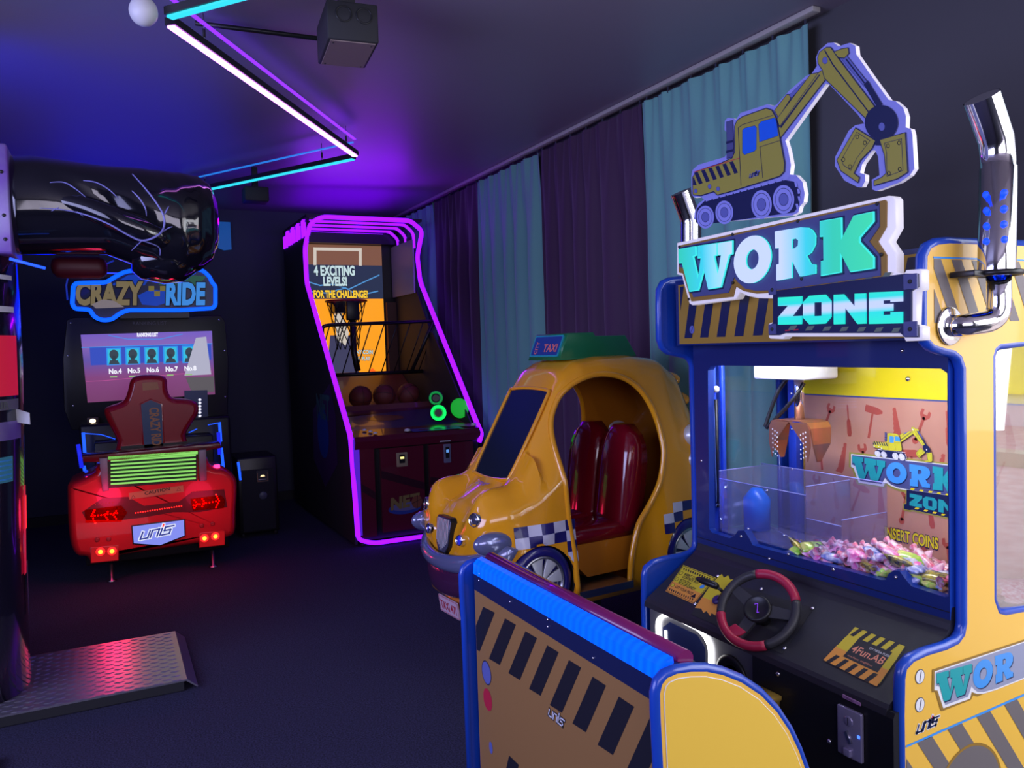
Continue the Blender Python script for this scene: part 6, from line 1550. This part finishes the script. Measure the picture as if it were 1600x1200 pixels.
# screen cabinet
YS = 7.0; fs2 = Fr((0, YS, 0), (1, 0, 0), (0, 0, 1)); q7 = lambda *p: fs2.pxs(p)
b = B(); P = q7((104, 500), (115, 496), (345, 493), (352, 502), (357, 560), (356, 655), (350, 668), (112, 672), (100, 640), (98, 560)); b.prism(P, fs2, -.18, .0, m_black, bev=.006)
for (x, y) in ((110, 505), (342, 500), (106, 556), (351, 548), (114, 634), (352, 620), (189, 493), (269, 492)): a, c = fs2.px(x, y); screw(b, fs2.p(a, c), fs2.n, .008, m_chrome)
a, c = fs2.px(207, 508); b.text('RANKING LIST', fs2, a, c, .038, mat('bezel_grey', (.10, .10, .13), .5), .001); b.build('screen_housing', cr2)
b = B(); P = q7((126, 523), (331, 517), (336, 616), (137, 629)); b.prism(P, fs2, .0, .004, hue_mat('screen_bg', [(0, (.16, .03, .12)), (.35, (.20, .035, .17)), (.6, (.10, .06, .35)), (.8, (.20, .10, .42)), (1, (.14, .08, .5))], 'Z', 1.18, 1.72, 1.0))
gb = glow('screen_blue', (0.02, .30, .85), 1.0); gc = glow('screen_cyan', (0.03, .50, .70), 1.0); gk = glow('screen_figure', (0.03, .05, .07), 1.0); gw = glow('screen_white', (.9, .9, 1.0), 1.0); gd = glow('screen_band', (0.03, .07, .50), 1.0)
b.flat(q7((140, 543), (330, 537), (330, 562), (142, 571)), fs2, .0046, gd)
for s_ in stroke(q7((128, 543), (331, 537)), .006): b.flat(s_, fs2, .005, gb)
for i in range(5):
    x = 166+29.5*i; y = 544-.9*i
    b.flat(q7((x, y), (x+23, y-.6), (x+24, y+26), (x+1, y+27)), fs2, .0052, gb); b.flat(q7((x+2, y+2), (x+21, y+1.4), (x+22, y+24), (x+3, y+25)), fs2, .0056, gc)
    a, c = fs2.px(x+12, y+10); b.flat(ell(a, c, .032, .038, 18), fs2, .006, gk); b.flat(q7((x+4, y+25.5), (x+6, y+19), (x+18, y+19), (x+21, y+25)), fs2, .006, gk); b.flat(q7((x+9, y+12), (x+15, y+12), (x+15, y+20), (x+9, y+20)), fs2, .006, gk)
    if i < 5: a, c = fs2.px(x+4, y+40-.3*i); b.text('No.%d' % (4+i), fs2, a, c, .052, gw, .0065, bold=.04, xs=.85)
    a, c = fs2.px(x+6, y+46); b.flat([(a, c), (a+.05, c), (a+.05, c+.010), (a, c+.010)], fs2, .0065, glow('screen_green', (.3, .5, .2), 1.0))
a, c = fs2.px(214, 526); b.text('RANKING LIST', fs2, a, c, .040, gw, .0065, bold=.05, xs=.58)
for s_ in stroke(q7((170, 524), (200, 530), (250, 530), (285, 522)), .005): b.flat(s_, fs2, .006, gb)
for s_ in stroke(q7((135, 596), (160, 595), (330, 580)), .004): b.flat(s_, fs2, .006, glow('screen_pink', (.5, .08, .3), 1.0))
b.flat(q7((306, 528), (322, 526), (330, 585), (288, 587)), fs2, .0062, glow('screen_pale', (.42, .42, .55), 1.0)); b.flat(q7((290, 590), (334, 588), (335, 612), (300, 614)), fs2, .0061, glow('screen_dusk', (.10, .09, .10), 1.0))
b.build('screen', cr2)
# control desk below the screen
b = B(); b.box((-.22, 6.85, .45), (.86, 7.15, 1.02), m_black, .02); b.build('control_desk', cr2)
b = B(); P = q7((287, 610), (323, 609), (324, 655), (288, 657)); b.prism(P, fs2, .05, .06, mat('keypad_face', (0.02, 0.05, 0.16), .3))
for i in range(6):
    a, c = fs2.px(311, 624+5*i); b.flat(ell(a, c, .012, .010, 12), fs2, .062, glow('keypad_white', (.8, .8, 1.0), 1.1))
b.build('keypad', cr2)
b = B(); P = q7((136, 652), (154, 651), (154, 662), (137, 663)); b.prism(P, fs2, .02, .06, mat('brown_bezel', (0.10, 0.06, 0.05), .4), bev=.003); a, c = fs2.px(145, 657); b.flat(ell(a, c, .022, .018, 16), fs2, .061, glow('button_warm', (1.0, .80, .55), 2.0)); b.build('lit_button', cr2)
# blue light strips on both flanks
g_bst = glow('strip_blue', (0.01, .08, 1.0), 1.8)
fbs = Fr((0, 6.75, 0), (1, 0, 0), (0, 0, 1)); q8 = lambda *p: fbs.pxs(p)
for P in ([(130, 676), (133, 715)], [(131, 728), (135, 748)], [(343, 660), (345, 690)], [(346, 700), (349, 732)]):
    b = B(); A_, C_ = [fbs.p(*fbs.px(*p)) for p in P]; b.tube([A_, C_], .011, g_bst, 8); b.build('light_strip', cr2)
for P in ([(120, 700), (126, 738)], [(348, 680), (350, 716)]):
    b = B(); A_, C_ = [fr_.p(*fr_.px(*p), -.25) for p in P]; b.tube([A_, C_], .013, glow('strip_blue_deep', (0.01, .02, .85), 1.0), 8); b.build('handle_light', cr2)
for P in ([(130, 677), (158, 679), (180, 686)], [(345, 660), (325, 664)], [(295, 676), (308, 670)]):
    b = B(); b.tube([fbs.p(*fbs.px(*p)) for p in P], .003, g_bst, 6); b.build('thin_light', cr2)
b = B(); b.box((-.2, 6.1, .12), (.72, 7.15, .30), m_black, .01); b.box((-.12, 6.6, .3), (.70, 7.1, .9), m_black, .01); b.build('base', cr2)
b = B()
for (x, y) in ((-.05, 6.08), (.60, 6.08), (.6, 6.9), (0.0, 6.9)): b.lathe([(.03, 0), (.03, .008), (.012, .014), (.012, .12)], m_steel, Matrix.Translation((x, y, 0)), 14)
build_each(b, 'foot', cr2)
# topper sign
YT = 6.93; ft = Fr((0, YT, 0), (1, 0, 0), (0, 0, 1)); qt = lambda *p: ft.pxs(p)
TOPO = [(112, 446), (118, 440), (165, 439), (176, 432), (192, 423), (215, 419), (300, 418), (318, 420), (330, 432), (333, 440), (339, 446), (339, 478), (333, 484), (280, 487), (200, 487), (188, 492), (176, 502), (158, 503), (144, 496), (139, 486), (116, 485), (110, 476)]
PT = qt(*TOPO); b = B(); b.prism(PT, ft, -.02, 0.0, mat('topper_navy', (0.015, 0.03, 0.10), .3)); tp = b.build('topper_sign', cr2)
b = B(); b.tube(chamfer_path([ft.p(p[0], p[1], .006) for p in offset(PT, -.012)+[offset(PT, -.012)[0]]], .03, 3), .016, glow('topper_edge', (0.001, .08, 1.0), 1.8), 8); b.build('light_tube', tp)
b = B(); b.flat(qt((240, 432), (262, 427), (322, 432), (310, 446), (250, 446)), ft, .002, mat('topper_green', (0.02, .14, .06), .4, emit=(.01, .07, .03), es=.7)); b.flat(qt((172, 446), (200, 430), (240, 426), (226, 446)), ft, .0022, mat('topper_blue', (0.01, .05, .35), .4, emit=(.0, .04, .35), es=.7))
b.flat(qt((215, 462), (235, 452), (262, 455), (270, 470), (245, 478), (222, 476)), ft, .0024, MATS['topper_blue'])
b.flat(qt((143, 476), (160, 468), (178, 470), (194, 480), (150, 482)), ft, .006, mat('topper_car', (0.30, .25, .22), .4, emit=(.2, .17, .15), es=.7))
for i in range(3):
    for j in range(2):
        x = 232+9*i; y = 447+8*j
        if (i+j) % 2 == 0: b.flat(qt((x, y), (x+9, y), (x+9, y+8), (x, y+8)), ft, .004, mat('topper_olive', (.14, .12, .02), .4, emit=(.16, .13, .02), es=.8))
def ttxt(s, x0, y0, x1, size, m):
    a, c = ft.px(x0, y0); a1, _ = ft.px(x1, y0); b.text(s, ft, a, c, size, m_ink, .0045, bold=.09, shear=.12, xs=(a1-a)/(.66*len(s)*size)); b.text(s, ft, a, c, size, m, .0052, bold=.05, shear=.12, xs=(a1-a)/(.66*len(s)*size))
ttxt('CRAZY', 118, 475, 222, .235, mat('topper_gold', (.12, .10, .05), .4, emit=(.16, .125, .05), es=.9)); ttxt('RIDE', 258, 475, 335, .235, mat('topper_sky', (.05, .20, .40), .4, emit=(.03, .22, .60), es=.9))
b.build('topper_art', tp)
b = B(); P = qt((105, 468), (103, 445), (108, 421), (148, 419), (178, 406)); b.tube([ft.p(p[0], p[1], -.05) for p in P], .006, glow('outline_blue', (0.01, .03, .40), .7), 6); b.build('upper_outline', cr2)
b = B(); b.box((.1, 6.95, 1.82), (.6, 7.0, 2.0), m_black); b.build('topper_bracket', cr2)
# the blue wash thrown on the ceiling by the lamp on top of this machine
b = B(); b.box((-.1, 7.02, 2.14), (.7, 7.10, 2.17), m_black); b.build('top_lamp_body', cr2)
b = B(); b.box((-.08, 7.03, 2.17), (.68, 7.09, 2.18), glow('top_lamp', (0.01, .03, 1.0), 3.0)); b.build('top_lamp', cr2)
area('blue_uplight', (0.2, 6.9, 2.2), (-0.6, 6.0, 3.4), 1.6, 1.0, 9, (0.0, 0.012, 1.0))
area('blue_uplight_back', (-0.7, 4.7, 2.52), (-0.5, 5.4, 3.4), 1.0, 0.8, 4.5, (0.0, 0.012, 1.0))
area('canopy_uplight', (2.1, 7.6, 2.75), (2.1, 7.6, 3.2), 0.9, 1.0, 6, (0.20, 0.0, 1.0))
area('canopy_front_glow', (2.0, 6.95, 2.62), (1.7, 5.6, 3.05), 0.9, 0.12, 7, (0.25, 0.0, 1.0))
point('tail_glow', (-0.04, 5.74, 0.55), 3.4, (1.0, 0.02, 0.12), .08); point('tail_glow_right', (0.55, 5.72, 0.50), 2.4, (1.0, 0.02, 0.10), .10)

# ================================================================ ticket unit
tk = empty('ticket_cabinet', (1.06, 7.15, 0)); tag(tk, 'small black ticket cabinet between the red racer and the basketball machine', 'cabinet')
ftk = Fr((0, 6.9, 0), (1, 0, 0), (0, 0, 1))
b = B(); b.box((.90, 6.9, .03), (1.22, 7.35, .66), m_black, .012); b.build('body', tk)
b = B(); b.box((.93, 6.893, .05), (1.19, 6.902, .56), mat('door_black', (.02, .02, .03), .25)); dr = b.build('door', tk)
b = B(); a, c = ftk.px(410, 744); b.prism(rrect(a-.048, c-.048, a+.048, c+.048, .006), ftk, .002, .012, mat('payout_frame', (.05, .05, .06), .3)); 
for s_ in stroke([(a-.04, c+.03), (a-.04, c-.04), (a+.04, c-.04), (a+.04, c+.03)], .004): b.flat(s_, ftk, .013, m_caut)
b.flat([(a-.02, c-.002), (a+.02, c-.002), (a+.01, c+.012), (a-.01, c+.012)], ftk, .0132, glow('payout_lit', (1, .75, .4), 1.3)); b.flat([(a-.035, c-.028), (a+.03, c-.028), (a+.03, c-.022), (a-.035, c-.022)], ftk, .0132, m_whitep); b.build('ticket_slot', tk)
b = B(); a, c = ftk.px(411, 774); b.lathe([(.035, 0), (.03, .004), (.0001, .005)], mat('lock_grey', (.09, .10, .16), .4), Matrix.Translation(ftk.p(a, c, .006)) @ V((0, -1, 0)).to_track_quat('Z', 'Y').to_matrix().to_4x4(), 16); b.build('lock_plate', tk)
b = B(); b.tube([ftk.p(*ftk.px(372, 722)), ftk.p(*ftk.px(376, 750))], .010, g_bst, 8); b.build('light_strip', tk)
b = B()
for x, y in ((.93, 6.93), (1.19, 6.93), (.93, 7.3), (1.19, 7.3)): b.lathe([(.015, 0), (.015, .035)], m_matte, Matrix.Translation((x, y, 0)), 10)
build_each(b, 'foot', tk)

# ================================================================ punching machine
pm = empty('boxing_machine', (-.65, 4.25, 0)); tag(pm, 'boxing arcade machine with huge glossy black glove and chequer plate platform', 'arcade machine')
m_glv = mat('glove_black', (0.006, 0.006, 0.010), .10, coat=1.0)
def gsec(x, ry, rz, cy, cz, n=40, e=2.3):
    out = []
    for k in range(n):
        a = 2*pi*k/n; c, s = cos(a), sin(a); out.append(V((x, cy+ry*math.copysign(abs(c)**(2/e), c), cz+rz*math.copysign(abs(s)**(2/e), s))))
    return out
GS = [(-.335, .20, .215, 4.2, 2.195), (-.25, .205, .215, 4.2, 2.20), (-.10, .215, .205, 4.2, 2.195), (.02, .22, .20, 4.2, 2.19), (.14, .235, .225, 4.2, 2.165), (.24, .245, .245, 4.2, 2.14), (.34, .24, .245, 4.2, 2.135), (.42, .215, .225, 4.2, 2.145), (.475, .17, .185, 4.2, 2.15), (.505, .10, .12, 4.2, 2.15), (.512, .03, .04, 4.2, 2.15)]
b = B(); S = []
for i in range(len(GS)-1):
    for k in range(4):
        t = k/4; t = t*t*(3-2*t) if i < 99 else t; A, C = GS[i], GS[i+1]; S.append(gsec(*[a+(c-a)*(k/4) for a, c in zip(A, C)]))
S.append(gsec(*GS[-1]))
# finger folds and the thumb groove
for sec_ in S:
    for j, p in enumerate(sec_):
        f = max(0, min(1, (p.x-.05)/.2)); dz = p.z-2.17; fold = .012*f*cos(38*(p.x+.75*dz)); p.y += -abs(fold)*.6*(1 if p.y < 4.2 else -1)+0; 
        g = math.exp(-((dz+.02+.55*(p.x-.10))/.030)**2)*max(0, 1-abs(p.x-.05)/.28)
        if p.y < 4.2: p.y += .035*g
b.loft(S, m_glv); go_ = b.build('glove', pm)
b = B(); TH = [(-.16, 4.03, 2.20, .035), (-.05, 4.01, 2.17, .05), (.06, 3.99, 2.12, .058), (.16, 3.99, 2.075, .062), (.24, 4.01, 2.05, .058), (.29, 4.04, 2.04, .04), (.31, 4.06, 2.04, .015)]
pp = smooth_path([V(t[:3]) for t in TH], 4); rr = []
for i in range(len(TH)-1):
    for k in range(4): rr.append(TH[i][3]+(TH[i+1][3]-TH[i][3])*k/4)
rr.append(TH[-1][3]); b.tube(pp, rr, m_glv, 20); th_ = b.build('thumb', pm)
b = B(); S = [gsec(x, r*1.0, r*.62, 4.2, 1.97, 28) for x, r in ((.12, .09), (.16, .15), (.26, .185), (.34, .17), (.40, .10))]; b.loft(S, m_glv)
b.build('lower_finger', pm)
# painted lightning veins on the glove
m_vein = mat('vein_lilac', (0.22, 0.22, 0.55), .3)
from mathutils.bvhtree import BVHTree
gv, gf = [], []
for o in (go_, th_):
    k = len(gv); M_ = Matrix.Translation(pm.location); gv += [M_ @ v.co for v in o.data.vertices]; gf += [[i+k for i in p.vertices] for p in o.data.polygons]
g_bvh = BVHTree.FromPolygons(gv, gf)
def on_glove(x, y):
    d = pray(x, y).normalized(); h = g_bvh.ray_cast(EYE, d)
    return None if h[0] is None else h[0]-d*.003
def vein(pts, r0, r1, nm='painted_vein'):
    P = smooth_path([V((x, y, 0)) for x, y in pts], 6); Q = [on_glove(p.x, p.y) for p in P]; Q = [q for q in Q if q is not None]
    if len(Q) < 2: return
    b = B(); n = len(Q); b.tube(Q, [(r1+(r0-r1)*math.sin(pi*min(1, i/(n-1)*.9+.1))**.7)*.7 for i in range(n)], m_vein, 6); b.build(nm, pm)
vein([(207, 272), (225, 292), (243, 315), (256, 338), (255, 358), (243, 370), (222, 376), (200, 367), (170, 350), (135, 336), (100, 328), (62, 325)], .007, .0015)
vein([(206, 298), (218, 310), (227, 325), (229, 338)], .005, .001); vein([(130, 282), (150, 285), (170, 296), (185, 310)], .0045, .001); vein([(78, 285), (100, 285), (118, 295), (134, 308)], .0045, .001)
vein([(222, 376), (205, 392)], .004, .001); vein([(225, 377), (248, 386), (250, 400)], .004, .001); vein([(257, 335), (264, 322)], .005, .001); vein([(250, 365), (262, 357), (270, 354)], .004, .001)
vein([(92, 324), (80, 330)], .003, .001); vein([(130, 338), (120, 330)], .003, .001)
# metal clamp holding the glove and the head box
m_lplate = mat('lilac_plate', (0.30, 0.28, 0.48), .35, .3, noise=(5, (0.22, 0.12, 0.5)))
b = B(); b.box((-.42, 3.99, 1.96), (-.335, 4.42, 2.42), m_lplate, .01)
for z in (2.02, 2.12, 2.30): b.lathe([(.008, 0), (.006, .004), (.0001, .005)], m_black, Matrix.Translation((-.36, 3.989, z)) @ V((0, -1, 0)).to_track_quat('Z', 'Y').to_matrix().to_4x4(), 10)
b.build('glove_clamp', pm)
b = B(); b.box((-1.1, 3.98, 1.9), (-.42, 4.5, 2.5), m_black, .02); b.build('head_box', pm)
# column, a tall rounded cabinet
b = B(); S = []
for z, x1 in ((.053, -.385), (.5, -.385), (1.1, -.36), (1.5, -.345), (1.96, -.345)):
    o_ = []
    for k in range(17):
        a = -pi/2+pi*k/16; o_.append(V((x1-.17+.17*cos(a)**.8 if cos(a) > 0 else x1-.17, 4.26+.26*sin(a), z)))
    o_ += [V((-1.15, 4.52, z)), V((-1.15, 4.0, z))]; S.append(o_)
b.loft(S, mat('column_black', (0.010, 0.008, 0.022), .22, coat=.7)); b.build('column', pm)
b = B()
def cpt(a, z, d=.004):
    x1 = -.385 if z < .5 else (-.385+(z-.5)/.6*.025 if z < 1.1 else -.36+(min(z, 1.5)-1.1)/.4*.015); return V((x1-.17+(.17+d)*cos(a)**.8, 4.26+(.26+d)*sin(a), z))
def cpatch(a0, a1, z0, z1, m, d=.004, n=6):
    vs = [cpt(a0+(a1-a0)*i/n, z, d) for i in range(n+1) for z in (z0, z1)]; b.faces(vs, [(2*i, 2*i+2, 2*i+3, 2*i+1) for i in range(n)], m, True)
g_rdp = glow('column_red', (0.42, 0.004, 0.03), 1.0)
cpatch(-1.5, -.45, 1.36, 1.62, g_rdp); cpatch(-1.5, -.45, 1.30, 1.345, mat('grey_band', (.16, .14, .2), .4)); cpatch(-1.5, -.35, 1.17, 1.25, m_lplate); cpatch(-1.5, -.7, .99, 1.10, glow('column_teal', (0.02, .12, .22), .6))
for k in range(5): cpatch(-1.45, -.75, 1.0+.02*k, 1.007+.02*k, m_sky, .006)
fct = Fr(V((-.55, 3.99, 1.307)), (1, 0, 0), (0, 0, 1)); fct.O = cpt(-1.25, 1.307, .008); b.text('TOUR', Fr(cpt(-1.05, 1.307, .010), (1, .35, 0), (0, 0, 1)), -.065, 0, .042, m_ink, .004, bold=.02, xs=.85)
cpatch(-1.2, -.5, 1.86, 1.88, m_whitep); cpatch(-1.2, -.5, 1.72, 1.745, m_whitep, .005); cpatch(-1.3, -1.0, 1.80, 1.84, glow('column_yellow', (.6, .5, .1), .8), .006)
b.build('column_print', pm)
b = B()
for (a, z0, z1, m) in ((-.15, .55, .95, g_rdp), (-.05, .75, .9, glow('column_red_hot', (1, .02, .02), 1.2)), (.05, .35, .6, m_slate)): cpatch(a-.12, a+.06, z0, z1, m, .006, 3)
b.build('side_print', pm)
b = B(); b.prism([(0, 0), (.06, -.02), (.06, -.07), (0, -.06)], Fr(cpt(-.5, 1.30, .0), (1, -.6, 0), (0, 0, 1)), 0, .004, m_whitep); b.build('paper_tag', pm)
b = B(); b.tube([(-.35, 4.0, 1.94), (-.22, 3.98, 1.90)], .006, g_bst, 6); b.build('light_strip', pm)
# padded red strike pad hanging below the glove
b = B(); b.box((-.22, 4.35, 1.90), (.02, 4.5, 2.0), mat('pad_maroon', (0.07, .003, .010), .5), .04, 3); b.build('strike_pad', pm)
# chequer plate platform
m_plate = mat('chequer_plate', (0.55, 0.52, 0.60), .30, .85)
b = B(); zt2 = .052; Xr, Y0p, Y1p = .245, 3.875, 4.60
b.box((-1.2, Y0p, 0.004), (Xr-.01, Y1p, .044), m_matte)
b.prism([(-1.2, .044), (Xr, .044), (.29, .008), (.294, .012), (Xr+.004, zt2), (-1.2, zt2)], Fr((0, Y1p-.002, 0), (1, 0, 0), (0, 0, 1)), 0, Y1p-Y0p-.004, m_plate); pf = b.build('platform', pm)
b = B()   # raised lozenges
for i in range(38):
    for j in range(14):
        x = -1.18+.0385*i+.0; y = Y0p+.01+.057*j
        if x > Xr-.02: continue
        sx, sy = (.017, .0055) if (i+j) % 2 == 0 else (.0085, .012)
        if (i % 2) == 1: y += .0285
        if y > Y1p-.015: continue
        sx, sy = .024, .0125; 
        vs = [V((x-sx, y, zt2)), V((x, y-sy, zt2)), V((x+sx, y, zt2)), V((x, y+sy, zt2)), V((x-sx*.5, y, zt2+.003)), V((x, y-sy*.5, zt2+.003)), V((x+sx*.5, y, zt2+.003)), V((x, y+sy*.5, zt2+.003))]
        b.faces(vs, [(0, 1, 5, 4), (1, 2, 6, 5), (2, 3, 7, 6), (3, 0, 4, 7), (4, 5, 6, 7)], m_plate)
b.build('lozenge_tread', pf)
# neighbouring machine at the very edge of the picture
t = empty('game_cabinet', (-.5, 3.3, 0)); tag(t, 'dark blue cabinet corner at the lower left edge beside the platform', 'cabinet')
b = B(); b.box((-.9, 2.75, .02), (-.455, 3.55, .045), mat('deep_blue', (0.01, .05, .14), .3), .005); b.build('base_plate', t)
